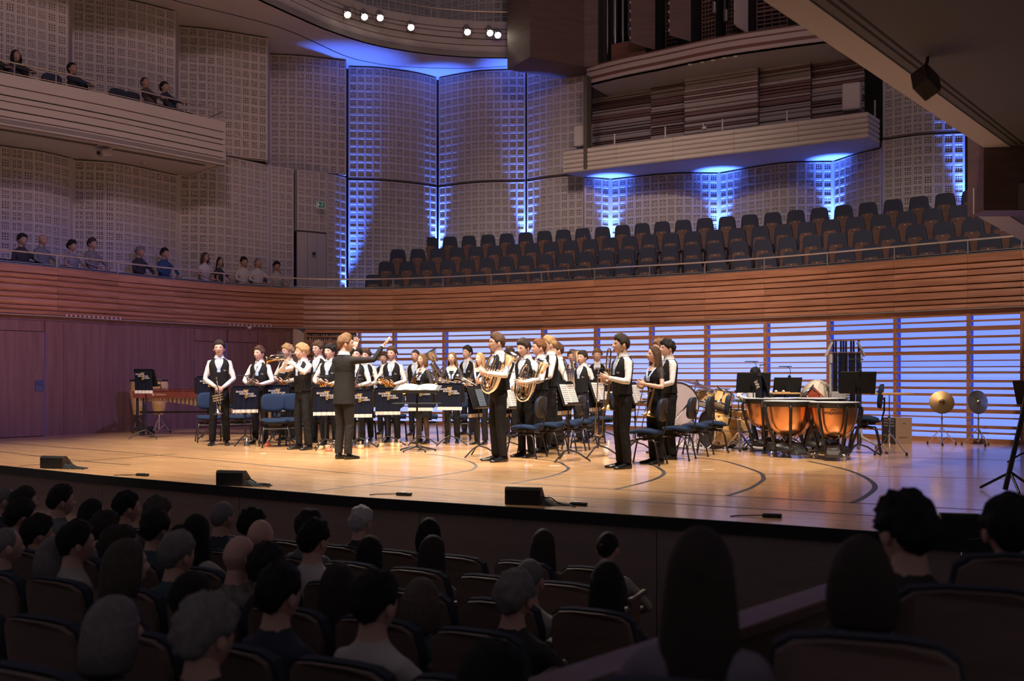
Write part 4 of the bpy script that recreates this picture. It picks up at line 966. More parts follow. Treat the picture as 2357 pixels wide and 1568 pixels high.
ARMS = dict(
    down=[((-.235, -.03, .88), (0, -.1, -1), (1, 0, 0), (-.3, .6, 0)), ((.235, -.03, .88), (0, -.1, -1), (-1, 0, 0), (.3, .6, 0))],
    low=[((-.055, -.19, 1.00), (.55, -.25, -.6), (0, 1, .2), (-.8, .5, 0)), ((.075, -.20, .985), (-.75, -.2, -.55), (0, 1, .2), (.9, .5, 0))],
    chest=[((-.115, -.26, 1.10), (.7, -.6, .2), (.2, .6, .5), (-.7, .4, -.5)), ((.115, -.27, 1.08), (-.75, -.5, .15), (-.2, .6, .5), (.7, .4, -.5))],
    chest_hi=[((-.10, -.27, 1.18), (.7, -.6, .2), (.2, .6, .5), (-.7, .4, -.5)), ((.10, -.28, 1.14), (-.75, -.5, .15), (-.2, .6, .5), (.7, .4, -.5))],
    trumpet=[((-.105, -.245, 1.46), (.55, -.7, .35), (.6, .2, -.5), (-.9, .1, -.6)), ((.085, -.27, 1.43), (-.5, -.75, .3), (-.6, .2, -.4), (.9, .1, -.6))],
    euph=[((.0, -.29, 1.10), (.5, -.7, .1), (.5, .6, 0), (-.8, .2, -.6)), ((.25, -.30, 1.22), (-.75, -.5, .1), (-.2, .7, 0), (.7, .4, -.6))],
    euph2=[((.0, -.30, 1.02), (.5, -.7, .1), (.5, .6, 0), (-.8, .2, -.6)), ((.24, -.32, 1.12), (-.75, -.5, .1), (-.2, .7, 0), (.7, .4, -.6))],
    trombone=[((-.09, -.24, 1.16), (.6, -.7, .2), (.4, .5, 0), (-.8, .5, -.5)), ((.09, -.25, 1.20), (-.65, -.7, .2), (-.4, .5, 0), (.8, .5, -.5))],
    lap=[((-.12, -.30, .70), (.3, -.9, -.2), (0, 0, -1), (-.8, .3, 0)), ((.12, -.30, .70), (-.3, -.9, -.2), (0, 0, -1), (.8, .3, 0))],
    drum=[((-.14, -.32, .78), (.3, -.8, -.3), (.3, 0, -1), (-.9, .3, 0)), ((.10, -.34, .79), (-.3, -.8, -.3), (-.3, 0, -1), (.9, .3, 0))],
    rail=[((-.05, -.38, .72), (.8, -.4, 0), (0, 0, -1), (-.9, .1, -.3)), ((.05, -.38, .74), (-.8, -.4, 0), (0, 0, -1), (.9, .1, -.3))],
    conduct=[((-.43, -.34, 1.62), (-.55, -.35, .75), (.3, .5, .5), (-.3, .2, -1)), ((.13, -.42, 1.60), (-.05, -.2, .95), (-.6, .5, .1), (.8, .2, -1))],
)
def person(loc, rz, H, label, outfit='vest', arms='chest', hair=('short', 'dark', 0), skin=skin_a, yaw=0.0, pitch=0.0, roll=0.0, mouth=.3, sit=False, glasses=False, cap=False, group=None, vox=.0135, lean=0.0, female=False, top=None, spread=.0, lod=1, z0=0.0, legs_m=None):
    root = empty('person', loc, rz, label, 'person', group, scale=H/1.78)
    PEOPLE_Q.append(dict(root=root, outfit=outfit, arms=arms, hair=hair, skin=skin, yaw=yaw, pitch=pitch, roll=roll, mouth=mouth, sit=sit, glasses=glasses, cap=cap, vox=vox, lean=lean, female=female, top=top, spread=spread, lod=lod, legs_m=legs_m, H=H))
    return root
def body_source(q):
    T = TORSO_F if q['female'] else TORSO_M; q['T'] = T
    dz = -.40 if q['sit'] else 0.0; q['dz'] = dz
    Mt = Matrix.Translation((0, 0, .90+dz)) @ Matrix.Rotation(-q['lean'], 4, 'X') @ Matrix.Translation((0, 0, -.90)); q['Mt'] = Mt
    q['Rl'] = Mt.to_3x3()
    mb = MB(); rings = [[Mt @ torso_pt(T, t[0], 2*PI*k/20) for k in range(20)] for t in T]
    mb.loft(rings)
    sw = .143 if q['female'] else .154; af = .84 if q['female'] else .90; slv = .006 if q['outfit'] in ('vest', 'shirt', 'suit', 'casual') else 0
    spec = q['arms']; spec = ARMS[spec] if isinstance(spec, str) else spec; q['armpts'] = []
    for s, (W, d, pn, pole) in zip((-1, 1), spec):
        W = Vector(W) + Vector((0, 0, 0 if not q['sit'] else 0)); S = Mt @ Vector((s*sw, .01, 1.40)); E_, W = ik(S, W, .295, .262, pole)
        q['armpts'].append((S, E_, W, d, pn, s))
        r = [.062, .056, .050, .046, .046, .041, .034] if slv else [.056, .047, .043, .040, .041, .037, .027]
        pts = [S, S.lerp(E_, .35), S.lerp(E_, .75), E_, E_.lerp(W, .25), E_.lerp(W, .65), W]
        mb.tube([Mt @ Vector((s*sw*.55, .008, 1.40))] + pts, [.06] + [x*af for x in r], 12)
    q['legpts'] = []; sp = q['spread']
    for s in (-1, 1):
        if q['sit']: pts = [Vector((s*.085, .0, .53)), Vector((s*.10, -.22, .535)), Vector((s*.11, -.42, .50)), Vector((s*.11, -.41, .30)), Vector((s*.11, -.38, .085))]
        else: pts = [Vector((s*.076, .008, .90)), Vector((s*(.081+sp*.4), -.002, .70)), Vector((s*(.086+sp*.7), -.012, .49)), Vector((s*(.090+sp), .012, .28)), Vector((s*(.094+sp*1.2), .028, .075))]
        r = [.088, .082, .066, .063, .058] if q['outfit'] not in ('skirt',) else [.09, .075, .055, .052, .036]
        q['legpts'].append(pts); mb.tube(pts, r, 12)
    return mb
def finish_people():
    objs = []
    for q in PEOPLE_Q:
        if q.get('share'): continue
        me = body_source(q).mesh('body_src', skin_a); o = bpy.data.objects.new('body_src', me); COL.objects.link(o); q['tmp'] = o
        m = o.modifiers.new('r', 'REMESH'); m.mode = 'VOXEL'; m.voxel_size = q['vox']
        s = o.modifiers.new('s', 'SMOOTH'); s.factor = .5; s.iterations = 4
        objs.append(o)
    bpy.context.view_layer.update(); dg = bpy.context.evaluated_depsgraph_get()
    for q in PEOPLE_Q:
        if q.get('share'): continue
        e = q['tmp'].evaluated_get(dg); me = e.to_mesh(); n = len(me.vertices); V = np.empty(n*3, np.float32); me.vertices.foreach_get('co', V); V = V.reshape(-1, 3)
        Fs = [tuple(p.vertices) for p in me.polygons]; e.to_mesh_clear()
        C = np.array([V[list(f)].mean(0) for f in Fs])
        finish_one(q, V, Fs, C)
    for o in objs: me = o.data; bpy.data.objects.remove(o, do_unlink=True); bpy.data.meshes.remove(me)
def segd(C, a, b, ra, rb):
    a, b = np.array(a), np.array(b); ab = b-a; t = np.clip(((C-a)@ab)/max(1e-9, ab@ab), 0, 1); return np.linalg.norm(C-(a+t[:, None]*ab), axis=1)-(ra+(rb-ra)*t), t
def finish_one(q, V, Fs, C):
    out = q['outfit']; T, Mt, dz = q['T'], q['Mt'], q['dz']; N = len(C)
    Cl = C.copy(); inv = np.array(Mt.inverted()); Cl = (np.c_[C, np.ones(N)] @ inv.T)[:, :3]     # torso space
    zt = Cl[:, 2]; a = np.interp(zt, [t[0] for t in T], [t[1] for t in T]); b = np.interp(zt, [t[0] for t in T], [t[2] for t in T])
    dt = (np.sqrt((Cl[:, 0]/a)**2+(Cl[:, 1]/b)**2)-1)*np.minimum(a, b); dt[zt < .86] += .2
    dbest = dt.copy(); lab = np.where(zt > (1.505 if out != 'lace' and out != 'skirt' else 1.44), 0, 1)
    if out in ('lace', 'skirt'): lab = np.where((zt > 1.40) & (np.abs(Cl[:, 0]) < (zt-1.33)*.75) & (Cl[:, 1] < .02), 0, lab)
    short = out in ('lace', 'skirt', 'tee')
    for (S, E_, W, d, pn, s) in q['armpts']:
        d1, t1 = segd(C, S, E_, .062, .047); d2, t2 = segd(C, E_, W, .047, .035)
        m = d1 < dbest-.002; lab[m] = np.where(t1[m] > (.55 if short and out != 'skirt' else 9), 0, 2); dbest = np.minimum(dbest, d1)
        m = d2 < dbest; lab[m] = 0 if (short and out != 'skirt') else 2; dbest = np.minimum(dbest, d2)
        if out == 'suit': lab[m & (t2 > .90)] = 9
        if out == 'skirt': lab[m & (t2 > .35)] = 0
    for pts in q['legpts']:
        for p0, p1 in zip(pts, pts[1:]):
            d1, t1 = segd(C, p0, p1, .085, .075); m = (d1 < dbest); lab[m] = 3; dbest = np.minimum(dbest, d1)
    lab[(zt < (1.0 if out != 'suit' else .90)) & (lab == 1)] = 3
    if q['vox'] < .025:                                  # folds in the cloth
        nv_ = len(V); acc = np.zeros((nv_, 3)); nl = noise.noise; sd = (id(q) % 97)*.37
        vl = np.ones(nv_, int)*1
        for f, l in zip(Fs, lab.tolist()):
            for i in f: vl[i] = l
        P0 = V.astype(float); cx = P0 - np.c_[P0[:, 0]*0, P0[:, 1]*0, P0[:, 2]]; nrm = cx/np.maximum(1e-6, np.linalg.norm(cx, axis=1))[:, None]
        for i in range(nv_):
            l = vl[i]
            if l == 0: continue
            x, y, z = P0[i]
            a_ = nl(Vector((x*16+sd, y*16, z*9+x*8)))+.5*nl(Vector((x*30, y*30+sd, z*24)))
            if l == 3 and z < .5: a_ += .8*nl(Vector((x*9+sd, y*9, z*26+y*14)))
            P0[i] += nrm[i]*(.0055 if l != 3 else .006)*a_
        V = P0.astype(np.float32)
    mb = MB(); mb.v = [tuple(p) for p in V.tolist()]; mb.f = list(Fs); mb.m = lab.tolist()
    # hands
    for (S, E_, W, d, pn, s) in q['armpts']: hand(mb, W, d, pn, 1 if s < 0 else -1, .55 if out != 'suit' else .12, .92 if q['female'] else 1.0)
    # head
    Mh = Mt @ Matrix.Translation((0, -.004, 1.538)) @ Matrix.Rotation(q['yaw'], 4, 'Z') @ Matrix.Rotation(-q['pitch'], 4, 'X') @ Matrix.Rotation(q['roll'], 4, 'Y') @ Matrix.Translation((0, -.012, .102)) @ Matrix.Scale(1.02 if q['female'] else 1.08, 4)
    head_mesh(mb, Mh, mouth=q['mouth'], lod=q['lod'])
    top = q['top'] or {'vest': shirt_w, 'shirt': shirt_w, 'suit': suit_m, 'lace': cloth_k, 'skirt': cloth_k}.get(out, shirt_w)
    slv = {'lace': lace_m, 'skirt': lace_m}.get(out, top); legs = q['legs_m'] or {'suit': suit_m, 'skirt': tights_m}.get(out, cloth_k)
    body = mb.build('body', [q['skin'], top, slv, legs, lip_m, mouth_m, eyew, iris_m, hairs[q['hair'][1]] if q['hair'] else hairs['brown'], shirt_w], q['root'], 'all')
    q['body'] = body; root = q['root']
    def child(mb, name, m, smooth='all', M=None):
        o = mb.build(name, m, root, smooth)
        if M is not None: o.matrix_local = M
        return o
    if q['hair']:
        q['Mh'] = Mh.copy(); h = link('hair', hair_mesh(q['hair'][0], q['hair'][2]), root); h.matrix_basis = Mh
        h.material_slots[0].link = 'OBJECT'; h.material_slots[0].material = (dimmed_hairs if q['sit'] and not q['cap'] else hairs)[q['hair'][1]]
    def surf(z0, z1, th0, th1, off, nz=8, nt=10, ztop=None, zbot=None):
        m = MB(); vs = []
        for i in range(nt+1):
            th = th0+(th1-th0)*i/nt; zb = zbot(th) if zbot else z0; zt_ = ztop(th) if ztop else z1
            for j in range(nz+1): vs.append(Mt @ torso_pt(T, zb+(zt_-zb)*j/nz, th, off))
        fs = [(i*(nz+1)+j, (i+1)*(nz+1)+j, (i+1)*(nz+1)+j+1, i*(nz+1)+j+1) for i in range(nt) for j in range(nz)]
        return m.add(vs, fs)
    if out == 'vest':
        tx = [0, 7, 21, 32, 58, 66, 79, 100, 112, 122, 180]; tz = [1.262, 1.30, 1.43, 1.487, 1.468, 1.37, 1.285, 1.285, 1.37, 1.465, 1.492]
        zt_ = lambda th: float(np.interp(abs(math.degrees(th)), tx, tz)); zb_ = lambda th: .985-.035*math.exp(-((abs(math.degrees(th))-14)/11)**2)
        vs = surf(0, 0, -PI, PI, .013, 14, 60, zt_, zb_); v = child(vs, 'vest', vest_m)
        mb2 = MB()
        for k in range(4): p = Mt @ torso_pt(T, 1.215-.06*k, .03, .017); mb2.ell(p, (.006, .004, .006), 6, 4)
        bt = mb2.build('buttons', MATS['black_paint'], v)
        mb2 = MB()                                       # small woven emblem on the chest
        for (u, w_, h_) in ((.62, .050, .004), (.56, .030, .004), (.66, .022, .010)):
            pass
        for dx, dz_, w_, h_ in ((0, 0, .058, .006), (-.008, .012, .022, .005), (0, -.012, .016, .008)):
            p = Mt @ torso_pt(T, 1.27+dz_, .52, .0165); mb2.box(p+Vector((dx, -.001, 0)), (w_, .003, h_), (0, 0, .45))
        mb2.build('emblem', MATS['ledge_metal'], v)
    if out in ('vest',):
        mb2 = MB(); rings = []
        for z, w in ((1.488, .013), (1.47, .017), (1.455, .013), (1.40, .018), (1.32, .024), (1.24, .028)):
            c = Mt @ torso_pt(T, z, 0, .012 if z < 1.46 else .016); c.y -= .004; rings.append([c+Vector((-w, 0, 0)), c+Vector((w, 0, 0)), c+Vector((w*.7, .012, 0)), c+Vector((-w*.7, .012, 0))])
        mb2.loft(rings); child(mb2, 'tie', tie_m, False)
    if out in ('vest', 'suit', 'shirt'):
        zt_ = lambda th: 1.532+.006*abs(math.degrees(th))/180-.03*math.exp(-(math.degrees(th)/18)**2); zb_ = lambda th: 1.485-.02*math.exp(-((abs(math.degrees(th))-24)/14)**2)
        mbc = surf(0, 0, math.radians(6), 2*PI-math.radians(6), .010, 3, 28, lambda th: zt_(min(th, 2*PI-th)), lambda th: zb_(min(th, 2*PI-th))); child(mbc, 'collar', shirt_w)
    if out == 'suit':
        m2 = MB(); m2.loft([[Mt @ (torso_pt(T, z, 2*PI*k/40, o_) if z > 1.0 else Vector((aa*math.sin(2*PI*k/40), .010-bb*math.cos(2*PI*k/40), z))) for k in range(40)] for z, o_, aa, bb in ((1.24, .001, 0, 0), (1.12, .012, 0, 0), (1.02, .016, 0, 0), (.94, 0, .162, .126), (.86, 0, .168, .132), (.79, 0, .172, .136))], caps=False); child(m2, 'jacket_hem', suit_m)
    if out == 'skirt':
        m2 = MB(); m2.loft([[Mt @ Vector((aa*math.sin(t), .01-bb*math.cos(t), z)) for t in [2*PI*k/24 for k in range(24)]] for z, aa, bb in ((1.03, .150, .112), (.93, .170, .128), (.75, .185, .145), (.52, .19, .15))], caps=False); child(m2, 'skirt', cloth_k)
    if out in ('lace', 'skirt'):
        for s in (-1, 1):
            m2 = MB(); rings = []
            for z, th, w in ((1.495, 1.9, .016), (1.47, 1.05, .018), (1.42, .55, .020), (1.36, .28, .020), (1.30, .12, .018), (1.24, .06, .020)):
                c = Mt @ torso_pt(T, z, s*th, .010); rings.append([c+Vector((-w, -.002, 0)), c+Vector((w, -.002, 0)), c+Vector((w, .006, 0)), c+Vector((-w, .006, 0))])
            m2.loft(rings); child(m2, 'scarf', tie_m, False)
    if q['glasses']:
        m2 = MB()
        for s in (-1, 1):
            m2.tube([Mh @ Vector((s*.031+.020*math.cos(t), -.101, .005+.018*math.sin(t))) for t in [2*PI*k/14 for k in range(14)]], .0020, 5, closed=True)
            m2.tube([Mh @ Vector((s*.051, -.098, .008)), Mh @ Vector((s*.078, -.06, .008)), Mh @ Vector((s*.082, .01, .005))], .0018, 5)
        m2.tube([Mh @ Vector((-.011, -.103, .008)), Mh @ Vector((.011, -.103, .008))], .002, 5); child(m2, 'glasses', MATS['black_paint'])
    if q['cap']:
        m2 = MB(); m2.loft([[Mh @ Vector((aa*math.sin(t), -.002-bb*math.cos(t), z)) for t in [2*PI*k/20 for k in range(20)]] for z, aa, bb in ((.035, .088, .108), (.07, .088, .106), (.105, .070, .085), (.128, .035, .04), (.132, .005, .005))]); m2.box(Mh @ Vector((0, -.13, .035)), (.13, .09, .008), q['Rl']); child(m2, 'cap', MATS['black_matte'])
    if not q.get('noshoes'):
        for pts in q['legpts']:
            sg = 1 if pts[-1].x > 0 else -1; link('shoe', SHOE, root, (pts[-1].x, pts[-1].y-.02, 0), (0, 0, sg*.16))
def shared_person(src, loc, rz, H, label, hair, skin=None, top=None, group=None, cat='person'):
    """a seated onlooker sharing the body surface of src"""
    root = empty('person', loc, rz, label, cat, group, scale=H/1.78)
    PEOPLE_Q.append(dict(share=src, root=root, hair=hair, skin=skin, top=top)); return root
def finish_shared():
    for q in PEOPLE_Q:
        if not q.get('share'): continue
        s = q['share']
        for ch in s['root'].children:
            if ch.name.startswith('hair'): continue
            c = ch.copy(); COL.objects.link(c); c.parent = q['root']
            if ch is s['body']:
                for i, m in ((0, q['skin']), (1, q['top']), (2, q['top'])):
                    if m: c.material_slots[i].link = 'OBJECT'; c.material_slots[i].material = m
        if q['hair']:
            Mh = s['Mh']
            h = link('hair', hair_mesh(q['hair'][0], q['hair'][2]), q['root']); h.matrix_basis = Mh.copy(); h.material_slots[0].link = 'OBJECT'; h.material_slots[0].material = dimmed_hairs[q['hair'][1]]
# ------------------------------------------------------------------ lettering
def text_mesh(txt, size, m, depth=.001, sx=1.0, bold=0.0):
    cu = bpy.data.curves.new('lettering', 'FONT'); cu.body = txt; cu.size = size; cu.extrude = depth; cu.align_x = 'CENTER'; cu.align_y = 'CENTER'; cu.resolution_u = 2; cu.offset = bold
    o = bpy.data.objects.new('tmp', cu); COL.objects.link(o); bpy.context.view_layer.update()
    me = bpy.data.meshes.new_from_object(o.evaluated_get(bpy.context.evaluated_depsgraph_get())); bpy.data.objects.remove(o, do_unlink=True)
    M = Matrix.Rotation(PI/2, 4, 'X') @ Matrix.Diagonal((sx, 1, 1, 1)); me.transform(M); me.materials.clear(); me.materials.append(m); me.name = 'lettering'; return me
letter_m = mat('lettering_white', (.62, .58, .55), .6); gold_m = mat('emblem_gold', (.70, .42, .10), .45, .3); gold_p = mat('print_gold', (.75, .55, .30), .5)
T1, T2, T3 = text_mesh('BRASSBAND', .050, letter_m, sx=.86), text_mesh('BÜRGERMUSIK', .050, letter_m, sx=.86), text_mesh('LUZERN', .050, letter_m, sx=.86)
# ------------------------------------------------------------------ music stands
banner_m = mat('banner_navy', (.007, .009, .020), .9, bump=.2, bscale=20, spec=.15); fringe_m = mat('fringe_cream', (.62, .57, .52), .8); desk_m = mat('stand_black', (.010, .0095, .0095), .55, spec=.3)
paper_m = mat('sheet_paper', (.72, .69, .67), .8); ink_m = mat('music_ink', (.10, .09, .09), .8); tablet_m = mat('tablet_screen', (.10, .13, .16), .3, emit=(.10, .15, .19), estr=.25)
def fringe_and_cloth(par_, w, h, top, y, x0=0.0, fold=.010):
    mb = MB(); vs = []; n = 16; nz = 6
    for i in range(n+1):
        for j in range(nz+1):
            f = j/nz; vs.append(Vector((x0-w/2+w*i/n, y-.012-fold*f*math.sin(i*1.9)+.012*f, top-h*f)))
    k = len(vs); vs += [p+Vector((0, .006, 0)) for p in vs]
    fs = [(i*(nz+1)+j, (i+1)*(nz+1)+j, (i+1)*(nz+1)+j+1, i*(nz+1)+j+1) for i in range(n) for j in range(nz)]
    mb.add(vs, fs + [tuple(k+q for q in reversed(f)) for f in fs]); mb.box((x0, y-.004, top+.003), (w, .03, .012))
    b = mb.build('banner', banner_m, par_, 'all')
    mb = MB(); vs = []; m_ = 40
    for i in range(m_+1):
        z0 = top-h; s_ = math.sin(i/m_*16*1.9); y_ = y-.002-fold*s_-.004; ln = .052+.006*math.sin(i*2.3)
        vs += [Vector((x0-w/2+w*i/m_, y_-.003*(i % 2), z0+.004)), Vector((x0-w/2+w*i/m_, y_-.004*(i % 2), z0-ln))]
    k = len(vs); vs += [p+Vector((0, .008, 0)) for p in vs]
    fs = [(2*i, 2*i+2, 2*i+3, 2*i+1) for i in range(m_)]; mb.add(vs, fs+[tuple(k+q for q in reversed(f)) for f in fs]); mb.build('fringe', fringe_m, b)
    return b
def emblem(par_, x, y, z, s=1.0):
    for me, dx, dz in ((T1, -.070, .024), (T2, .018, -.018), (T3, .118, -.060)):
        link('lettering', me, par_, (x+dx*s, y, z+dz*s), None, s)
    mb = MB(); mb.box((.005, 0, .058), (.10, .004, .010)); mb.box((.005, 0, .036), (.055, .004, .010)); mb.box((-.030, 0, .046), (.010, .004, .024))
    t0 = [(.006+.017*math.sin(t), 0, -.072-.026*math.cos(t)) for t in [PI*2*k/14 for k in range(14)]]
    mb.tube(t0, .006, 5, closed=True); mb.tube([(.012, 0, .03), (.024, 0, .005), (.020, 0, -.05)], .004, 5)
    mb.build('emblem', gold_m, par_, loc=(x, y+.001, z), scale=s)
def stand_lamp(root, x, y, z, wide=.22):
    mb = MB(); mb.box((0, 0, 0), (.045, .035, .05), bev=.006); c = mb.build('clip_lamp', black, root, loc=(x, y, z+.01))
    mb = MB(); mb.tube(smooth_path([(0, 0, .02), (.012, -.01, .09), (.0, .01, .15), (-.03, .04, .17)], 5), .005, 6); mb.build('gooseneck', black, c, True)
    mb = MB(); mb.box((-.05, .05, .172), (wide, .045, .014), (0, 0, 0), .005); mb.build('lamp_head', black, c)
def music_stand(x, y, rz, label, top=1.02, banner=True, lamp=True, music=False, tablet=False, Y=None, bw=.42, tilt=.33, text=True, deskw=.50, name='music_stand'):
    loc = gp(x, y) if Y is None else Vector(((x-CX)*Y/F, Y, 0))
    r = empty(name, loc, rz, label, 'music stand', 'music stands on the stage')
    mb = MB(); mb.tube([(0, 0, .16), (0, 0, .55)], .014, 8); mb.tube([(0, 0, .5), (0, 0, top-.22)], .010, 8); mb.lathe([(.02, .52), (.024, .54), (.02, .57)], 8); mb.build('pole', black, r, True)
    for k in range(3):
        a = PI/2+.35+2*PI*k/3; mb = MB(); mb.tube([(0, 0, .17), (math.cos(a)*.13, math.sin(a)*.13, .13), (math.cos(a)*.31, math.sin(a)*.31, .013)], .012, 7); mb.build('leg', black, r, True)
    R = Euler((tilt, 0, 0)).to_matrix(); hd = .34; c = Vector((0, 0, top-.16))
    mb = MB(); mb.box(c, (deskw, .012, hd), R, .005); mb.lathe([(.04, 0), (.04, .03), (0, .03)], 10, c+R @ Vector((0, -.035, -.03)), Euler((PI/2+tilt, 0, 0)).to_matrix() if False else R @ Euler((-PI/2, 0, 0)).to_matrix()); d = mb.build('desk', desk_m, r)
    mb = MB(); mb.box(c+R @ Vector((0, .035, -hd/2+.004)), (deskw, .07, .008), R); mb.box(c+R @ Vector((0, .072, -hd/2+.012)), (deskw, .006, .02), R); mb.build('lip', desk_m, r)
    tp = c+R @ Vector((0, 0, hd/2))
    if banner:
        b = fringe_and_cloth(r, bw, .40, tp.z+.004, tp.y-.008)
        if text: emblem(b, .0, tp.y-.040, tp.z-.11, bw/.42*.86)
    if music:
        for sx in (-1, 1):
            mb = MB(); mb.box(c+R @ Vector((sx*.106, .011, -.01)), (.205, .004, .29), R @ Euler((0, 0, sx*.03)).to_matrix()); s = mb.build('sheet', paper_m, r)
            mb = MB()
            for k in range(9): mb.box(c+R @ Vector((sx*.106, .0155, .105-.028*k)), (.175, .001, .009), R @ Euler((0, 0, sx*.03)).to_matrix())
            mb.build('staves', mat('staves_grey', (.50, .47, .45), .8), s)
    if tablet:
        mb = MB(); mb.box(c+R @ Vector((-.02, .016, -.01)), (.21, .012, .28), R, .004); t = mb.build('tablet', black, r)
        mb = MB(); mb.box(c+R @ Vector((-.02, .0235, -.01)), (.19, .003, .26), R); mb.build('screen', tablet_m, t)
        mb = MB()
        for k in range(9): mb.box(c+R @ Vector((-.02, .0255, .10-.027*k)), (.16, .001, .010), R)
        mb.build('staves', mat('staves_dim', (.03, .04, .05), .6), t)
    if lamp: stand_lamp(r, .02, tp.y, tp.z)
    return r
# ------------------------------------------------------------------ orchestra chair
seat_blue = mat('chair_blue', (.016, .030, .068), .9, bump=.12, bscale=200, spec=.15); shell_m = mat('chair_shell', (.025, .022, .021), .55); frame_m = mat('chair_frame', (.020, .018, .018), .4, .2)
def superell(w, d, n=24, e=.6):
    return [(w*math.copysign(abs(math.cos(t))**e, math.cos(t)), d*math.copysign(abs(math.sin(t))**e, math.sin(t))) for t in [2*PI*k/n for k in range(n)]]
def make_chair():
    r = empty('orchestra_chair')
    rings = []
    for s, z in ((.90, .425), (.99, .435), (1.0, .452), (.97, .470), (.80, .480), (.4, .482)):
        rings.append([Vector((x*s, y*s, z+.016*math.cos(y*s*11)-.010)) for x, y in superell(.225, .215)])
    mb = MB(); mb.loft(rings); mb.build('seat', seat_blue, r, 'all')
    rings = []; Rb = Euler((-.12, 0, 0)).to_matrix()
    for s, t in ((.92, .02), (1.0, .008), (1.0, -.012), (.96, -.024), (.7, -.032), (.3, -.035)):
        rings.append([Vector((x*s, .235, .735)) + Rb @ Vector((0, t+.9*(x*s)**2*-.6, z*s)) for x, z in superell(.200, .155)])
    mb = MB(); mb.loft(rings); mb.build('backrest', seat_blue, r, 'all')
    rings = []
    for s, t in ((1.0, .010), (1.0, .022), (.95, .030), (.5, .034)):
        rings.append([Vector((x*s, .235, .735)) + Rb @ Vector((0, t+.9*(x*s)**2*-.6, z*s)) for x, z in superell(.203, .158)])
    mb = MB(); mb.loft(rings); mb.build('back_shell', shell_m, r, 'all')
    mb = MB(); mb.tube([(0, .285, .72), (0, .28, .55), (0, .24, .42), (0, .12, .40)], .013, 8); mb.box((0, .28, .70), (.09, .03, .035), bev=.01); mb.build('stem', frame_m, r, True)
    mb = MB(); mb.box((0, .03, .395), (.22, .26, .045), bev=.008); mb.lathe([(.05, .34), (.05, .39)], 12); mb.tube([(-.2, .05, .40), (.2, .05, .40)], .009, 6); mb.ell((.2, .05, .40), (.016, .016, .016), 8, 6); mb.build('mechanism', frame_m, r)
    for s in (-1, 1):
        for e in (-1, 1):
            mb = MB(); mb.tube(smooth_path([(s*.09, e*.03, .345), (s*.17, e*.10, .335), (s*.20, e*.17, .30), (s*.225, e*.235, .012)], 5), .0115, 7); mb.lathe([(.015, 0), (.015, .02)], 8, (s*.225, e*.235, 0)); mb.build('leg', frame_m, r, True)
    mb = MB(); mb.tube([(-.2, -.165, .31), (.2, -.165, .31)], .009, 6); mb.tube([(-.2, .165, .31), (.2, .165, .31)], .009, 6); mb.box((0, 0, .335), (.2, .05, .02)); mb.build('crossbar', frame_m, r)
    return r
CHAIR0 = make_chair(); CHAIR_USED = [False]
def stage_chair(x, y, rz, label, Y=None):
    loc = gp(x, y) if Y is None else Vector(((x-CX)*Y/F, Y, 0))
    o = CHAIR0 if not CHAIR_USED[0] else copy_tree(CHAIR0); CHAIR_USED[0] = True
    o.location = loc; o.rotation_euler = (0, 0, rz); tag(o, label, 'chair', 'blue orchestra chairs'); return o
# ------------------------------------------------------------------ brass instruments
brass = mat('brass_lacquer', (.80, .50, .18), .16, 1.0); silver = mat('silver_plate', (.80, .77, .72), .14, 1.0); rose = mat('rose_brass', (.80, .52, .26), .34, 1.0)
def bell_prof(r, L, r0=.007): return [(r0+(r-r0)*(.02+.98*(t**5.5)), -L+L*t) for t in [i/10 for i in range(11)]] + [(r*.985, .002), (r*.6, -.03)]
def orient(root, pos, fwd, up, s=1.0):
    f = Vector(fwd).normalized(); u = Vector(up); u = (u-f*u.dot(f)).normalized(); x = f.cross(u)
    root.matrix_world = Matrix.Translation(pos) @ Matrix((x, f, u)).transposed().to_4x4() @ Matrix.Scale(s, 4)
    return root                                          # local +Y points along fwd, +Z along up
def cornet(label, m=silver, bellm=None, br=.060, L=.30, name='cornet'):
    """bell towards local +Y, mouthpiece at -Y"""
    bellm = bellm or m; r = empty(name, label=label, cat=name.replace('_', ' '), group='brass instruments of the band')
    mb = MB(); mb.lathe(bell_prof(br, L), 18, (0, .20, -.03), Euler((-PI/2, 0, 0)).to_matrix(), caps=False); mb.build('bell', bellm, r, 'all')
    mb = MB(); mb.tube(smooth_path([(0, -.10, -.03), (0, -.14, -.025), (0, -.155, 0), (0, -.14, .025), (0, -.10, .03), (0, .02, .03), (0, .08, .03)], 4), .0065, 7); mb.build('back_bow', m, r, True)
    mb = MB(); mb.tube(smooth_path([(.018, -.20, .035), (.018, 0, .035), (.018, .10, .033), (.018, .135, .015), (.018, .12, -.015), (.018, .02, -.018)], 4), .0058, 7); mb.build('leadpipe', m, r, True)
    mb = MB(); mb.lathe([(.012, -.275), (.0115, -.268), (.006, -.25), (.0045, -.235), (.006, -.20)], 10, (.018, 0, .035), Euler((-PI/2, 0, 0)).to_matrix()); mb.build('mouthpiece', m, r, 'all')
    for k in range(3):
        mb = MB(); mb.lathe([(.0, -.07), (.0115, -.07), (.0125, -.062), (.0125, .055), (.0115, .062), (.004, .063), (.004, .078), (.009, .08), (.009, .084), (0, .084)], 10, (.008, -.045+.032*k, .002)); mb.build('valve', m, r, True)
    mb = MB(); mb.tube([(-.012+.02*math.cos(t), .035+.03*math.sin(t), -.0) for t in [2*PI*k/12 for k in range(12)]], .0055, 6, closed=True); mb.tube(smooth_path([(.0, -.045, -.03), (-.03, -.06, -.03), (-.045, -.03, -.03), (-.03, 0, -.03), (0, -.01, -.03)], 4), .0055, 6); mb.build('slide', m, r, True)
    return r
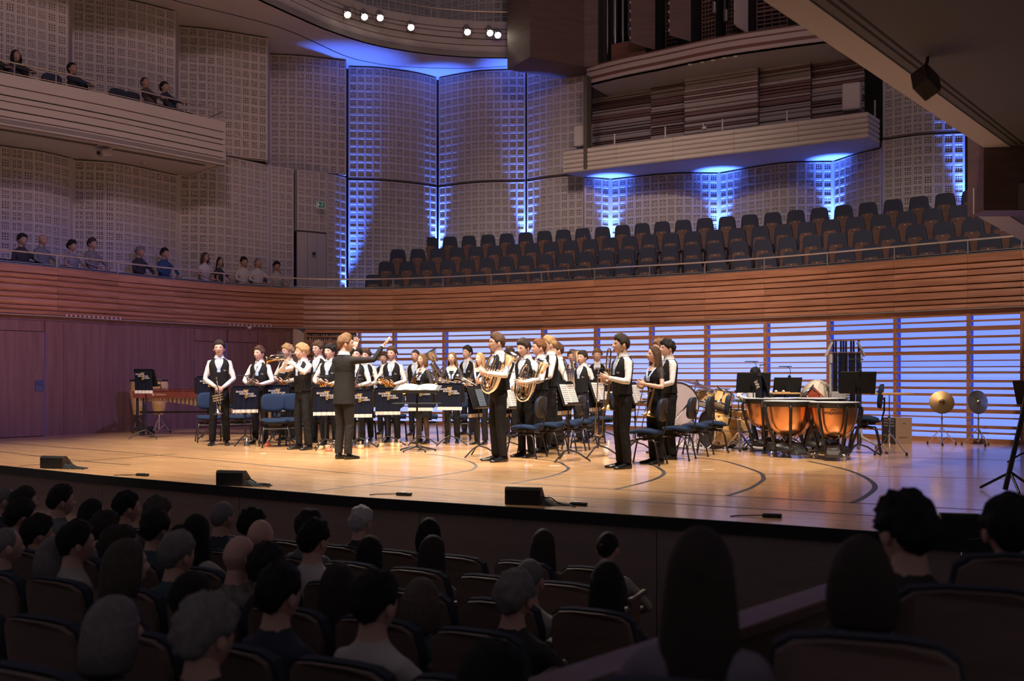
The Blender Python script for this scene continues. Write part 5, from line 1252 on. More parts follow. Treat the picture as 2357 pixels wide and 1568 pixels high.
def euphonium(label, s=1.0, m=silver, name='euphonium', inner=brass):
    """upright: bottom bow at z=0, bell mouth up at z~.70, valves towards -Y"""
    r = empty(name, label=label, cat=name, group='brass instruments of the band')
    pts = smooth_path([(.105, .01, .52), (.10, .01, .40), (.095, .01, .22), (.078, .01, .10), (.03, .01, .035), (-.02, .01, .022), (-.07, .01, .04), (-.115, .01, .11), (-.125, .01, .25), (-.12, .0, .42), (-.10, -.01, .52), (-.065, -.01, .56), (-.03, -.01, .52), (-.02, -.02, .40)], 4)
    rad = [.052-.040*(i/(len(pts)-1)) for i in range(len(pts))]
    mb = MB(); mb.tube(pts, rad, 12); mb.build('main_bow', m, r, 'all')
    mb = MB(); mb.lathe([(.052, .50), (.057, .54), (.066, .58), (.082, .62), (.098, .655), (.116, .680), (.119, .683), (.113, .680), (.092, .645), (.07, .60), (.05, .55)], 22, (.105, .01, 0), Euler((0, .12, 0)).to_matrix(), caps=False); mb.build('bell', m, r, 'all')
    for k, (x0, x1, z0, z1, y) in enumerate(((-.085, -.035, .10, .38, -.045), (-.03, .02, .08, .36, -.05), (.025, .065, .12, .40, -.04), (-.07, .03, .05, .30, .04), (-.055, .01, .16, .34, -.065))):
        mb = MB(); w = (x1-x0)/2; xm = (x0+x1)/2
        mb.tube(smooth_path([(x0, y, z1), (x0, y, (z0+z1)/2), (x0, y, z0+w), (xm-w*.7, y, z0+w*.3), (xm, y, z0), (xm+w*.7, y, z0+w*.3), (x1, y, z0+w), (x1, y, (z0+z1)/2), (x1, y, z1)], 3), .0095, 7); mb.build('slide', inner if k % 2 else m, r, True)
    for k in range(4):
        mb = MB(); mb.lathe([(.0, .24), (.014, .24), (.0165, .25), (.0165, .41), (.014, .42), (.004, .42), (.004, .445), (.012, .447), (.012, .452), (0, .452)], 10, (-.075+.036*k, -.07, 0)); mb.build('valve', m, r, True)
    mb = MB(); mb.tube(smooth_path([(.03, -.06, .36), (.10, -.07, .37), (.17, -.05, .36), (.22, .02, .38), (.25, .06, .40)], 4), .007, 7); mb.lathe([(.007, 0), (.006, .02), (.013, .045), (.013, .05)], 10, (.25, .06, .40), frame_to((.5, .6, .4))); mb.build('leadpipe', m, r, True)
    r.scale = (s,)*3; return r
def trombone(label):
    """hung upright: slide bow at z=0, bell facing down near z=.32, tuning bow at z~1.1"""
    r = empty('trombone', label=label, cat='trombone', group='brass instruments of the band')
    mb = MB(); mb.tube(smooth_path([(-.045, 0, .78), (-.045, 0, .40), (-.045, 0, .04), (-.03, 0, .008), (0, 0, 0), (.03, 0, .008), (.045, 0, .04), (.045, 0, .40), (.045, 0, .78)], 4), .0075, 7); mb.build('slide', rose, r, True)
    mb = MB(); mb.tube([(-.045, 0, .74), (.045, 0, .74)], .006, 6); mb.tube([(-.045, 0, .60), (.045, 0, .60)], .006, 6); mb.build('brace', silver, r, True)
    mb = MB(); mb.lathe([(.003, .80), (.008, .82), (.013, .845), (.013, .85)], 10, (-.045, 0, 0)); mb.tube([(-.045, 0, .76), (-.045, 0, .82)], .006, 6); mb.build('mouthpiece', silver, r, True)
    mb = MB(); mb.lathe([(.105, .33), (.108, .332), (.085, .345), (.055, .37), (.036, .41), (.026, .47), (.018, .56), (.013, .70), (.011, .86)], 20, (.10, -.04, 0), caps=False); mb.build('bell', brass, r, 'all')
    mb = MB(); mb.tube(smooth_path([(.10, -.04, .86), (.10, -.04, 1.0), (.10, -.03, 1.08), (.085, -.01, 1.115), (.065, 0, 1.10), (.055, 0, 1.02), (.05, 0, .80), (.045, 0, .76)], 4), .0095, 8); mb.build('tuning_bow', brass, r, True)
    mb = MB()
    for z in (.86, .94, 1.0): mb.tube([(.10, -.04, z), (.052, 0, z)], .005, 6)
    for z in (.66, .72, .78): mb.lathe([(.022, z), (.022, z+.035)], 10, (.075, .015, 0))
    mb.tube(smooth_path([(.075, .015, .8), (.09, .03, .92), (.07, .03, .98), (.05, .03, .9), (.06, .02, .75)], 4), .006, 6)
    mb.build('rotor_tubing', silver, r, True); return r
# ------------------------------------------------------------------ percussion
copper = mat('copper_bowl', (.80, .40, .20), .28, 1.0, bump=.03, bscale=60); drumhead = mat('drum_head', (.62, .58, .58), .55); maple = wood('maple_shell', (.62, .36, .13), (.76, .50, .22), .3, (1, 1, 6), 3, coat=.4, rand=.04); redshell = wood('red_shell', (.22, .035, .018), (.33, .07, .035), .25, (1, 1, 8), 3, coat=.5, rand=.02)
cymb = mat('cymbal_bronze', (.62, .45, .22), .32, 1.0); cymb_s = mat('cymbal_silver', (.62, .56, .48), .28, 1.0); rubber = mat('rubber', (.012, .012, .012), .7); hwood = wood('block_wood', (.50, .27, .10), (.66, .40, .18), .45, (1, 8, 8), 3, rand=.05)
MAJ = text_mesh('majestic', .075, mat('print_dark', (.02, .012, .01), .5), .0012)
def timpano(x, Y, R, label, rz=0.0, rim=.82, logo=False, depth=.46):
    loc = Vector(((x-CX)*Y/F, Y, 0)); r = empty('timpani', loc, rz, label, 'timpani', 'copper kettledrums'); dp = depth
    mb = MB(); mb.lathe([(R*.12, rim-dp-.02), (R*.30, rim-dp), (R*.55, rim-dp*.93), (R*.75, rim-dp*.78), (R*.88, rim-dp*.58), (R*.955, rim-dp*.33), (R*.985, rim-.10), (R, rim-.02)], 32, caps=False); mb.build('bowl', copper, r, 'all')
    mb = MB(); mb.lathe([(R+.005, rim-.075), (R+.022, rim-.075), (R+.026, rim-.02), (R+.03, rim-.005), (R+.02, rim+.003), (R+.005, rim+.002)], 32, caps=False); mb.build('hoop', black, r, 'all')
    mb = MB(); mb.lathe([(R+.012, rim-.004), (R+.008, rim+.006), (0, rim+.008)], 32); mb.build('head', drumhead, r, 'all')
    for k in range(6):
        a = 2*PI*k/6; ca, sa = math.cos(a), math.sin(a); mb = MB()
        mb.tube(smooth_path([(ca*(R+.03), sa*(R+.03), rim-.06), (ca*(R+.045), sa*(R+.045), rim-.14), (ca*R*.97, sa*R*.97, rim-.36), (ca*R*.80, sa*R*.80, .30), (ca*R*.66, sa*R*.66, .13)], 4), [.021, .022]*8+[.021], 6); mb.build('strut', black, r, True)
    for k in range(8):
        a = 2*PI*k/8+.2; mb = MB(); mb.tube([(math.cos(a)*(R+.03), math.sin(a)*(R+.03), rim+.004), (math.cos(a)*(R+.03), math.sin(a)*(R+.03), rim-.09)], .006, 6); mb.build('tension_rod', chrome, r, True)
    mb = MB(); mb.lathe([(.10, .10), (R*.72, .10), (R*.74, .13), (R*.55, .19), (R*.25, .22), (.05, .24)], 24); mb.build('base', black, r, 'all')
    for k in range(3):
        a = -PI/2+2*PI*k/3+.5; c = Vector((math.cos(a)*R*.80, math.sin(a)*R*.80, 0)); mb = MB(); mb.lathe([(.0, -.014), (.042, -.014), (.048, -.008), (.048, .008), (.042, .014), (0, .014)], 14, c+Vector((0, 0, .048)), Euler((PI/2, 0, a+.8)).to_matrix()); w = mb.build('caster', steel, r, True)
        mb = MB(); mb.tube([c+Vector((0, 0, .05)), c*.98+Vector((0, 0, .12)), c*.8+Vector((0, 0, .13))], .014, 6); mb.build('fork', black, w)
    for k in range(4):
        a = 2*PI*k/4+.4; mb = MB(); mb.tube([(math.cos(a)*R*.62, math.sin(a)*R*.62, .36), (math.cos(a)*.04, math.sin(a)*.04, .20)], .006, 5); mb.build('pull_rod', chrome, r)
    mb = MB(); mb.loft([[Vector((x_, y_, z_)) for x_, z_ in ((-w, .05), (w, .05), (w*.7, h), (-w*.7, h))] for y_, w, h in ((-R*.3, .12, .22), (-R*.75, .13, .14), (-R*.95, .10, .09))]); mb.build('pedal', mat('pedal_metal', (.10, .10, .10), .3, .7), r)
    if logo:
        me = MAJ.copy()
        for v in me.vertices: v.co.y = -math.sqrt(max(0, (R*.985+.004)**2-v.co.x**2))+v.co.y*.2
        link('lettering', me, r, (0, 0, rim-.14))
        mb = MB()
        for k in range(5): mb.ell(((k-2)*.011, -(R*.985+.004), rim-.105+.008*(2-abs(k-2))*.6), (.005, .002, .007), 6, 4)
        mb.build('crown_mark', MATS['print_dark'], r)
    return r
def tripod(r, h, s=.30, z1=.30, n=3, a0=0.0, m=chrome):
    for k in range(n):
        a = a0+2*PI*k/n; mb = MB(); mb.tube([(0, 0, z1), (math.cos(a)*s, math.sin(a)*s, .015)], .009, 6); mb.tube([(0, 0, .07), (math.cos(a)*s*.5, math.sin(a)*s*.5, z1*.52)], .005, 5)
        l = mb.build('leg', m, r, True); mb = MB(); mb.lathe([(.018, 0), (.016, .035), (.010, .05)], 8, (math.cos(a)*s, math.sin(a)*s, 0)); mb.build('rubber_foot', rubber, l)
    mb = MB(); mb.tube([(0, 0, .05), (0, 0, h*.62)], .013, 8); mb.tube([(0, 0, h*.6), (0, 0, h)], .009, 8); mb.lathe([(.02, h*.6), (.022, h*.62), (.02, h*.65)], 8); mb.build('pole', m, r, True)
def cymbal_stand(x, Y, h, R, label, tiltv, m=cymb, a0=0.3, boom=None):
    r = empty('cymbal_stand', Vector(((x-CX)*Y/F, Y, 0)), 0, label, 'cymbal'); tripod(r, h, .26, .30, 3, a0)
    Rm = frame_to(tiltv); c = Vector((0, 0, h)) if boom is None else Vector(boom)
    if boom is not None: mb = MB(); mb.tube([(0, 0, h), c], .008, 6); mb.ell((0, 0, h), (.022, .022, .022), 8, 6); mb.build('boom_arm', chrome, r, True)
    mb = MB(); mb.lathe([(R, -.012), (R*.7, .002), (R*.3, .012), (R*.22, .016), (R*.16, .034), (R*.06, .042), (.004, .043)], 28, c, Rm, caps=False); mb.lathe([(R, -.0125), (R*.7, .001), (R*.3, .011), (.004, .03)], 28, c, Rm, caps=False); mb.build('cymbal', m, r, 'all')
    mb = MB(); mb.lathe([(.012, .04), (.012, .055), (.006, .07)], 8, c, Rm); mb.build('wing_nut', black, r); return r
def drum(root, name, c, R, h, axis, shell=maple, lugs=8, head=drumhead):
    Rm = frame_to(axis); c = Vector(c); mb = MB(); mb.lathe([(R, -h/2), (R, h/2)], 28, c, Rm, caps=False); mb.lathe([(R*.97, -h/2), (R*.97, h/2)], 28, c, Rm, caps=False); d = mb.build(name, shell, root, 'all')
    for s in (-1, 1):
        mb = MB(); mb.lathe([(R+.001, s*(h/2-.03)), (R+.012, s*(h/2-.028)), (R+.012, s*(h/2+.010)), (R-.004, s*(h/2+.012))], 28, c, Rm, caps=False); mb.build('hoop', chrome if shell is not redshell else chrome, d, 'all')
        mb = MB(); mb.lathe([(R-.003, s*(h/2)), (0, s*(h/2+.001))], 28, c, Rm); mb.build('head', head if s > 0 else drumhead, d)
    for k in range(lugs):
        a = 2*PI*k/lugs; p = Rm @ Vector((math.cos(a)*(R+.014), math.sin(a)*(R+.014), 0)); q = Rm @ Vector((0, 0, h/2))
        mb = MB(); mb.tube([c+p-q*1.05, c+p+q*1.05], .004, 5); mb.box(c+p+q*.55, (.022, .022, .035), Rm); mb.box(c+p-q*.55, (.022, .022, .035), Rm); mb.build('lug', chrome, d)
    return d
# ------------------------------------------------------------------ theatre seats
fold_wood = wood_seat
def make_choir_seat():
    r = empty('folding_seat')
    rings = []
    for y, s in ((.30, .92), (.285, 1.0), (.245, 1.0), (.225, .95), (.215, .80)):
        rings.append([Vector((x*s, y-.10*(z-.25), .25+(z-.25)*1.0)) for x, z in [(-.215, .28), (-.235, .50), (-.198, .80), (-.175, .86), (-.13, .885), (.13, .885), (.175, .86), (.198, .80), (.235, .50), (.215, .28)]])
    mb = MB(); mb.loft(rings); mb.build('backrest', navy, r)
    mb = MB(); rings = []
    for y, s in ((.225, .92), (.215, 1.0), (.165, 1.0), (.155, .94)):
        rings.append([Vector((x*s, y-.03*(z-.2), z)) for x, z in [(-.145, .20), (-.155, .56), (-.14, .61), (-.10, .635), (.10, .635), (.14, .61), (.155, .56), (.145, .20)]])
    mb.loft(rings); mb.build('seat', fold_wood, r)
    mb = MB(); mb.box((0, .140, .605), (.030, .006, .014)); mb.build('number_plate', mat('tag_pale', (.55, .52, .52), .5), r)
    mb = MB(); mb.box((0, .22, .14), (.36, .12, .28), bev=.01); mb.build('pedestal', wood_dark, r)
    for s in (-1, 1): mb = MB(); mb.box((s*.262, .16, .44), (.03, .24, .04), bev=.01); mb.box((s*.262, .22, .20), (.025, .10, .44)); mb.build('armrest', wood_dark, r)
    return r
stall_wood = wood('stall_seat_wood', (.17, .115, .095), (.22, .15, .125), .65, (1, 1, 6), 3, rand=.1)
def make_stall_seat():
    """seen from behind: rounded timber shell with a dark upholstered rim"""
    r = empty('theatre_seat')
    out = [(-.215, .20), (-.235, .45), (-.245, .68), (-.225, .79), (-.18, .825), (-.09, .84), (.09, .84), (.18, .825), (.225, .79), (.245, .68), (.235, .45), (.215, .20)]
    def sec(y, s, cv): return [Vector((x*s, y-.14*(z-.2)*0+ .16*(z-.2) + cv*(x*s)**2*-1.0, .2+(z-.2)*(.985 if s < 1 else 1))) for x, z in out]
    mb = MB(); mb.loft([sec(.160, .955, .9), sec(.172, .955, .9), sec(.185, .93, .9)]); mb.build('back_shell', stall_wood, r)
    mb = MB(); mb.loft([sec(.155, 1.0, .9), sec(.10, 1.0, .9), sec(.085, .9, .9)]); mb.build('backrest', navy, r)
    mb = MB(); mb.box((0, -.08, .43), (.44, .44, .09), bev=.03); mb.build('seat', navy, r)
    mb = MB(); mb.box((0, .05, .2), (.40, .25, .40), bev=.02); mb.build('pedestal', wood_dark, r)
    for s in (-1, 1): mb = MB(); mb.box((s*.262, -.05, .60), (.045, .38, .035), bev=.01); mb.box((s*.262, .02, .30), (.03, .20, .58)); mb.build('armrest', stall_wood, r)
    return r
def atY(x, Y, z=0.0): return Vector(((x-CX)*Y/F, Y, z))
def imgx(p): return CX + F*p.x/p.y
D = math.radians
# ------------------------------------------------------------------ choir stalls: stepped floors and rows of folding seats
steps = empty('floor_choir', kind='structure', label='dark stepped floor of the choir seating')
OFFS = [.78, 1.60, 2.42, 3.24]; FLZ = [2.93, 3.36, 3.79, 4.22]
for i, (o, z) in enumerate(zip(OFFS, FLZ)):
    a = walk(lambda x: par(x, o-.42), 850, 2500, 30); b_ = walk(lambda x: par(x, o+.42), 850, 2500, 30); mb = MB(); slab(mb, a, b_, z, .5 if i else .3); mb.build('step', wood_dark, steps)
mb = MB(); slab(mb, walk(lambda x: par(x, .1), -330, 870, 30), walk(lambda x: par(x, 3.2), -330, 870, 30), 2.60, .2); mb.build('step', wood_dark, steps)
SEAT0 = make_choir_seat(); used = False
rows = [(857, 2345, 'front'), (885, 2300, 'second'), (913, 2262, 'third'), (985, 2228, 'back')]
for i, (xa, xb, nm) in enumerate(rows):
    path = [par(x, OFFS[i]+.05) for x in np.arange(700, 2620, 4)]; path = [p for p in path if xa-3 <= imgx(p) <= xb+3]
    L = [0.0]
    for a, b_ in zip(path, path[1:]): L.append(L[-1]+(b_-a).length)
    n = round(L[-1]/.555); 
    for k in range(n+1):
        u = L[-1]*k/n; j = min(np.searchsorted(L, u), len(path)-1); j = max(j, 1); p = path[j-1].lerp(path[j], (u-L[j-1])/(L[j]-L[j-1])); d = path[j]-path[j-1]
        o = SEAT0 if not used else copy_tree(SEAT0); used = True
        o.location = (p.x, p.y, FLZ[i]); o.rotation_euler = (0, 0, math.atan2(d.y, d.x)); tag(o, 'empty dark blue folding seat, %s from the left in the %s choir row' % (ordw(k), nm), 'seat', 'empty choir seats behind the stage')
def extra_seat(p, rz, label, group): 
    o = copy_tree(SEAT0); o.location = p; o.rotation_euler = (0, 0, rz); tag(o, label, 'seat', group); return o
k = 0
for x in (-20, 25, 72, 118, 160, 200, 250, 300, 345, 400, 445, 490, 525, 572, 612, 655):
    p = par(x, 1.15); d = par(x+3)-par(x-3); p.z = 2.70
    extra_seat(p, math.atan2(d.y, d.x), 'dark folding seat, %s from the left along the lower left balcony' % ordw(k), 'seats on the lower left balcony'); k += 1
for k, x in enumerate((70, 150, 225, 312, 345)):
    j = min(range(len(bp_)), key=lambda i: abs(imgx(bp_[i])-x)); p = bp_[j]+nb[j]*.72
    d = bp_[min(j+1, len(bp_)-1)]-bp_[j-1]; extra_seat(Vector((p.x, p.y, 6.55)), math.atan2(d.y, d.x), 'dark seat on the upper left balcony, %s from the left' % ordw(k), 'seats on the upper left balcony')
for k, x in enumerate((868, 905, 1003, 1052, 1150)):
    j = min(range(len(ring_s)), key=lambda i: abs(imgx(ring_s[i])-x)); p = ring_s[j]+nn[j]*.55
    d = ring_s[min(j+1, len(ring_s)-1)]-ring_s[j-1]; extra_seat(Vector((p.x, p.y, 9.95)), math.atan2(d.y, d.x), 'dark seat above the spotlight gallery front, %s from the left' % ordw(k), 'seats on the upper gallery')
# ------------------------------------------------------------------ stalls seats and their audience
def rowY(r, x): t = (x-CX)/F; return (7.62-.961*r)/(1+.47*t)
ROWZ = [ZST+.066*r for r in range(6)]; ROWZ[5] += .06
AU = math.atan2(-.425, .905)
mb = MB()
for r in range(1, 6):
    c = Vector((0, 7.62-.961*r-.0, 0)); dU = Vector((.905, -.425, 0)); nU = Vector((.425, .905, 0))
    f = .44 if True else 0
    q = [c-dU*9+nU*.40, c+dU*1.6+nU*.40, c+dU*1.6-nU*1.2, c-dU*9-nU*1.2]; mb.prism([(p.x, p.y) for p in q], ROWZ[r-1]-.04 if r > 1 else ZST-.05, ROWZ[r])
stf = mb.build('step', MATS['stalls_parquet'], bpy.data.objects['floor_stalls'])
STALL0 = make_stall_seat(); used = False; RN = ['front', 'second', 'third', 'fourth', 'fifth', 'sixth']
PH = [1080, 1154, 1185, 1140, 1123, 1128]
for r in range(6):
    Yc = rowY(r, PH[r]); c = atY(PH[r], Yc); lst = []
    for k in range(-22, 6):
        p = c + Vector((.905, -.425, 0))*.545*k
        if p.y < 1.2: continue
        x = imgx(p)
        if -110 < x < [1475, 1480, 1400, 1240, 1180, 1090][r]: lst.append(p)
    for k, p in enumerate(lst):
        o = STALL0 if not used else copy_tree(STALL0); used = True
        o.location = (p.x, p.y, ROWZ[r]); o.rotation_euler = (0, 0, AU+PI); tag(o, 'timber-backed stalls seat, %s from the left in the %s row from the stage' % (ordw(k), RN[r]), 'seat', 'stalls seats')
RS = [(1605, 2.50, .478, 'nearest seat, wide and dark, at the bottom centre-right'), (1985, 2.70, .534, 'large dark seat back at lower right before the pale-topped onlooker'), (2225, 3.15, .56, 'large dark seat back at right behind the dark-suited onlooker'), (2345, 3.45, .60, 'dark seat back cut by the right edge of the picture')]
for x, Y, zt, lab in RS:
    o = copy_tree(STALL0); o.location = atY(x, Y, zt-.84); o.rotation_euler = (0, 0, AU+PI+.12); tag(o, lab, 'seat', 'seats on the raised side block')
# low timber wall with a board on top between the two blocks
dv = empty('divider_wall', (0, 0, 0), 0, 'low timber wall with a broad top board dividing the stalls blocks', 'wall')
a, b_ = Vector((-.35, 2.55, 0)), Vector((1.62, 4.58, 0)); d = (b_-a).normalized(); c = (a+b_)/2; R = (0, 0, math.atan2(d.y, d.x))
mb = MB(); mb.box((c.x, c.y, .225), ((b_-a).length, .16, .05), R, .006); mb.build('top_board', wood('divider_wood', (.12, .065, .055), (.17, .10, .08), .5, (1, 1, 6), 2), dv)
mb = MB(); mb.box((c.x, c.y, -.42), ((b_-a).length, .10, 1.24), R); mb.build('panel', wood_dark, dv)
mb = MB(); mb.prism([(.0, -1), (5, -1), (5, 5.0), (3.2, 5.3), (1.55, 4.45), (-.3, 2.5)], -1.05, -.36); rbk = mb.build('platform', wood_dark, dv)
# ------------------------------------------------------------------ shared seated bodies
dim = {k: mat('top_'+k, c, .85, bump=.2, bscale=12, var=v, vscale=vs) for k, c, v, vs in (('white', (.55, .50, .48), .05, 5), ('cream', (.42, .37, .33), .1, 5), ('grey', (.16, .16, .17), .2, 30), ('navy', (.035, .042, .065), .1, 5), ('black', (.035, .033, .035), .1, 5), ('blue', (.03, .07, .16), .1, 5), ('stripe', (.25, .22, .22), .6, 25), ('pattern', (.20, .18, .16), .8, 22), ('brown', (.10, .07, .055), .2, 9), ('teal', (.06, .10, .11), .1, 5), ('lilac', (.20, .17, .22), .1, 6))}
def seated_proto(loc, rz, H, label, hair, skin, top, female, arms='lap', lean=0.0, pitch=0.0, yaw=0.0, group=None, outfit='casual'):
    person(loc, rz, H, label, outfit, arms, hair, skin, yaw, pitch, 0, 0.05, True, group=group, vox=.026, female=female, top=top, lean=lean, lod=1, legs_m=cloth_k); return PEOPLE_Q[-1]
AUD = [  # x, y of the crown, row, hair, top, label detail
 (5,1116,1,('thin','grey',1),'navy'),(51,1120,1,('short','brown',1),'black'),(44,1146,2,('fluffy','dark',2),'black'),(137,1116,1,('short','dark',2),'grey'),(207,1143,1,('bob','dark',1),'black'),(288,1130,1,('short','black',3),'grey'),
 (360,1142,1,('curly','light',4),'brown'),(356,1172,2,('short','dark',5),'teal'),(238,1174,2,('fluffy','brown',3),'grey'),(83,1186,2,('curly','dark',6),'black'),(170,1198,3,('short','black',7),'cream'),(268,1206,3,('fluffy','brown',8),'black'),
 (119,1228,3,('bob','grey',2),'pattern'),(7,1208,3,('thin','grey',9),'navy'),(282,1232,4,('bob','light',3),'black'),(404,1222,3,('short','grey',10),'teal'),(414,1208,2,('fluffy','dark',11),'black'),(448,1177,2,('long','black',1),'cream'),
 (509,1150,1,('crop','grey',12),'navy'),(577,1166,1,('fluffy','black',13),'black'),(596,1189,2,None,'blue'),(547,1225,3,None,'pattern'),(611,1247,3,('fluffy','dark',14),'black'),(709,1172,1,('short','dark',15),'grey'),(720,1194,2,('short','black',16),'white'),
 (638,1296,4,('short','black',17),'navy'),(434,1308,4,('crop','dark',18),'navy'),(251,1362,5,('bob','grey',4),'black'),(468,1368,5,('curly','grey',19),'black'),(774,1288,3,('long','brown',2),'brown'),(829,1164,0,('short','white',20),'black'),
 (849,1226,1,('long','dark',3),'brown'),(985,1187,0,('bob','black',5),'cream'),(992,1226,1,('long','brown',4),'grey'),(860,1314,4,('short','black',21),'white'),(965,1323,3,('bob','blond',6),'teal'),(1216,1280,2,('thin','grey',22),'cream'),
 (1182,1309,3,('fluffy','grey',23),'black'),(1248,1212,0,('long','brown',5),'brown'),(1397,1218,0,('bun','dark',24),'cream'),(1394,1282,2,('long','dark',6),'black'),(1128,1474,5,('fluffy','black',25),'black')]
topw = dict(white='a white shirt', cream='a pale cream top', grey='a grey top', navy='a navy top', black='a black top', blue='a blue top', stripe='a striped top', pattern='a patterned shirt', brown='a brown top', teal='a dark teal shirt', lilac='a lilac top')
protos = {}
def nearest_seat_words(r, x): return 'seated %s row of the stalls' % RN[r]
cnt = {}
for i, (x, yt, r, hr, tp) in enumerate(AUD):
    Y = rowY(r, x) + .12; zt = CZ+(HY-yt)*Y/F; H = 1.74; z0 = zt-(1.38+.012)*H/1.78; fem = hr is not None and hr[0] in ('bob', 'long', 'bun')
    nleft = sum(1 for a in AUD if a[2] == r and a[0] < x)
    lab = 'person in %s seen from behind, %s from left in %s stalls row' % (topw[tp], ordw(nleft), RN[r]); loc = atY(x, Y, z0); rz = AU+PI+random.uniform(-.12, .12) + (-.35 if x < 330 else 0)
    sk = skin_b
    if fem not in protos:
        protos[fem] = seated_proto(loc, rz, H, lab, hr or ('crop', 'grey', 1), sk, dim[tp], fem, group='audience in the stalls')
    else: shared_person(protos[fem], loc, rz, H*random.uniform(.97, 1.03) if False else H, lab, hr, sk, dim[tp], 'audience in the stalls')
for (x, yt, Y, hr, tp, fem, yaw, lab) in [(1610, 1198, 2.62, ('long', 'brown', 7), 'lilac', True, 0, 'person in a pale lilac top at lower right, closest to the camera'), (1985, 1221, 2.95, ('bob', 'brown', 8), 'lilac', True, .1, 'person in a pale top seated before the large seat back at lower right'), (2090, 1130, 3.42, ('curly', 'black', 27), 'black', False, .5, 'person in a dark jacket at right wearing glasses seen in profile'), (2328, 1132, 3.55, ('fluffy', 'black', 28), 'navy', False, 0, 'person in a dark top cut by the right edge of the picture')]:
    H = 1.72; zt = CZ+(HY-yt)*Y/F; shared_person(protos[fem], atY(x, Y, zt-1.392*H/1.78), AU+PI+.15+yaw, H, lab, hr, skin_b, dim[tp], 'audience on the raised side block')
# lower left balcony audience
BA = [(50,537,('short','dark',31),'black',0),(97,537,None,'grey',0),(164,551,('curly','dark',32),'stripe',1),(212,547,('short','brown',33),'pattern',0),(322,566,('fluffy','grey',34),'black',0),(378,570,('short','dark',35),'blue',0),(471,579,('bob','light',9),'white',1),(505,590,('long','dark',10),'black',1),(561,591,('short','dark',36),'white',0),(593,593,('crop','grey',37),'white',0),(636,600,('fluffy','black',38),'cream',1)]
bprot = {}
for i, (x, yt, hr, tp, fem) in enumerate(BA):
    xx = min(np.arange(x-120, x+200, 1.5), key=lambda v: abs(imgx(par(v, .90))-x)); p = par(xx, .90); d = par(xx+3)-par(xx-3); Y = p.y; zt = CZ+(HY-yt)*Y/F; H = 1.72; z0 = zt-1.392*H/1.78
    lab = 'person in %s seated on the lower left balcony, %s from the left' % (topw[tp], ordw(i)); rz = math.atan2(d.y, d.x)+.15
    if fem not in bprot: bprot[fem] = seated_proto(Vector((p.x, p.y, z0)), rz, H, lab, hr, skin_c, dim[tp], bool(fem), group='audience on the lower left balcony', outfit='tee' if fem else 'casual')
    else: shared_person(bprot[fem], Vector((p.x, p.y, z0)), rz, H, lab, hr, skin_c, dim[tp], 'audience on the lower left balcony')
up = None
for i, (x, yt, hr, tp) in enumerate([(0,100,('short','dark',41),'black'),(55,112,('bob','dark',11),'black'),(187,143,('short','black',42),'navy'),(355,176,('crop','brown',43),'brown'),(400,187,('fluffy','dark',44),'navy')]):
    j = min(range(len(bp_)), key=lambda k: abs(imgx(bp_[k]+nb[k]*.75)-x)); p = bp_[j]+nb[j]*.75; Y = p.y; p = atY(x, Y); zt = CZ+(HY-yt)*Y/F; H = 1.72
    d = bp_[min(j+1, len(bp_)-1)]-bp_[j-1]; rz = math.atan2(d.y, d.x)+.25; lab = 'person in %s leaning on the upper left balcony rail, %s from the left' % (topw[tp], ordw(i)); z0 = zt-1.30*H/1.78
    if up is None: up = seated_proto(Vector((p.x, p.y, z0)), rz, H, lab, hr, skin_c, dim[tp], False, 'rail', .42, -.1, group='audience on the upper left balcony')
    else: shared_person(up, Vector((p.x, p.y, z0)), rz, H, lab, hr, skin_c, dim[tp], 'audience on the upper left balcony')
# ------------------------------------------------------------------ the band
BG = 'musicians standing on stage'
def player(x, Y, ytop, a, label, **k):
    H = CZ+(HY-ytop)*Y/F; r = person(atY(x, Y), D(a), H/1.012, label, group=BG, **k); r['_p'] = 0; del r['_p']
    return r
def loc2w(root, p):                                      # person-local point (1.78 m figure) to world, without a depsgraph update
    s = root.scale[0]; a = root.rotation_euler[2]; x, y, z = p; return Vector((root.location.x+s*(x*math.cos(a)-y*math.sin(a)), root.location.y+s*(x*math.sin(a)+y*math.cos(a)), root.location.z+s*z))
def dir2w(root, d):
    a = root.rotation_euler[2]; x, y, z = d; return Vector((x*math.cos(a)-y*math.sin(a), x*math.sin(a)+y*math.cos(a), z))
def give(inst, root, p, fwd, up, s=1.0): return orient(inst, loc2w(root, p), dir2w(root, fwd), dir2w(root, up), s)
P = {}
P['m1'] = player(505, 17.1, 781, 12, 'person in black vest and pale tie, hands crossed low, leftmost on the stage', arms='low', hair=('short', 'dark', 51), mouth=.3, yaw=D(-4), spread=.02)
give(cornet('silver cornet hanging from the hands of the leftmost musician'), P['m1'], (.00, -.29, .80), (.15, -.1, -1), (.8, -.5, 0), 1.3)
P['m2'] = player(598, 17.5, 794, -8, 'person in black vest holding a cornet before the banner stand left of centre', arms='chest', hair=('quiff', 'brown', 52), mouth=.45, yaw=D(-22))
give(cornet('silver cornet held upright at the waist, second musician from the left'), P['m2'], (-.02, -.33, 1.14), (-.35, -.35, -1), (.6, -.8, .3), 1.0)
P['m3'] = player(663, 18.4, 790, -25, 'person in black vest half hidden behind the trumpet player', arms='chest', hair=('curly', 'blond', 53), mouth=.5, yaw=D(-20))
give(cornet('gold flugelhorn low in front of the half-hidden musician', brass, name='flugelhorn', br=.075), P['m3'], (.12, -.30, 1.03), (-.5, -.4, -.8), (0, -1, 0), 1.1)
P['m4'] = player(697, 16.1, 788, -38, 'person in black vest playing a trumpet raised to the left', arms='trumpet', hair=('curly', 'blond', 54), mouth=0, yaw=D(-28), spread=.03)
give(cornet('gold trumpet being played by the musician left of the conductor', silver, brass, .062, .36, 'trumpet'), P['m4'], (-.10, -.40, 1.545), (-.50, -1, -.10), (0, 0, 1), 1.15)
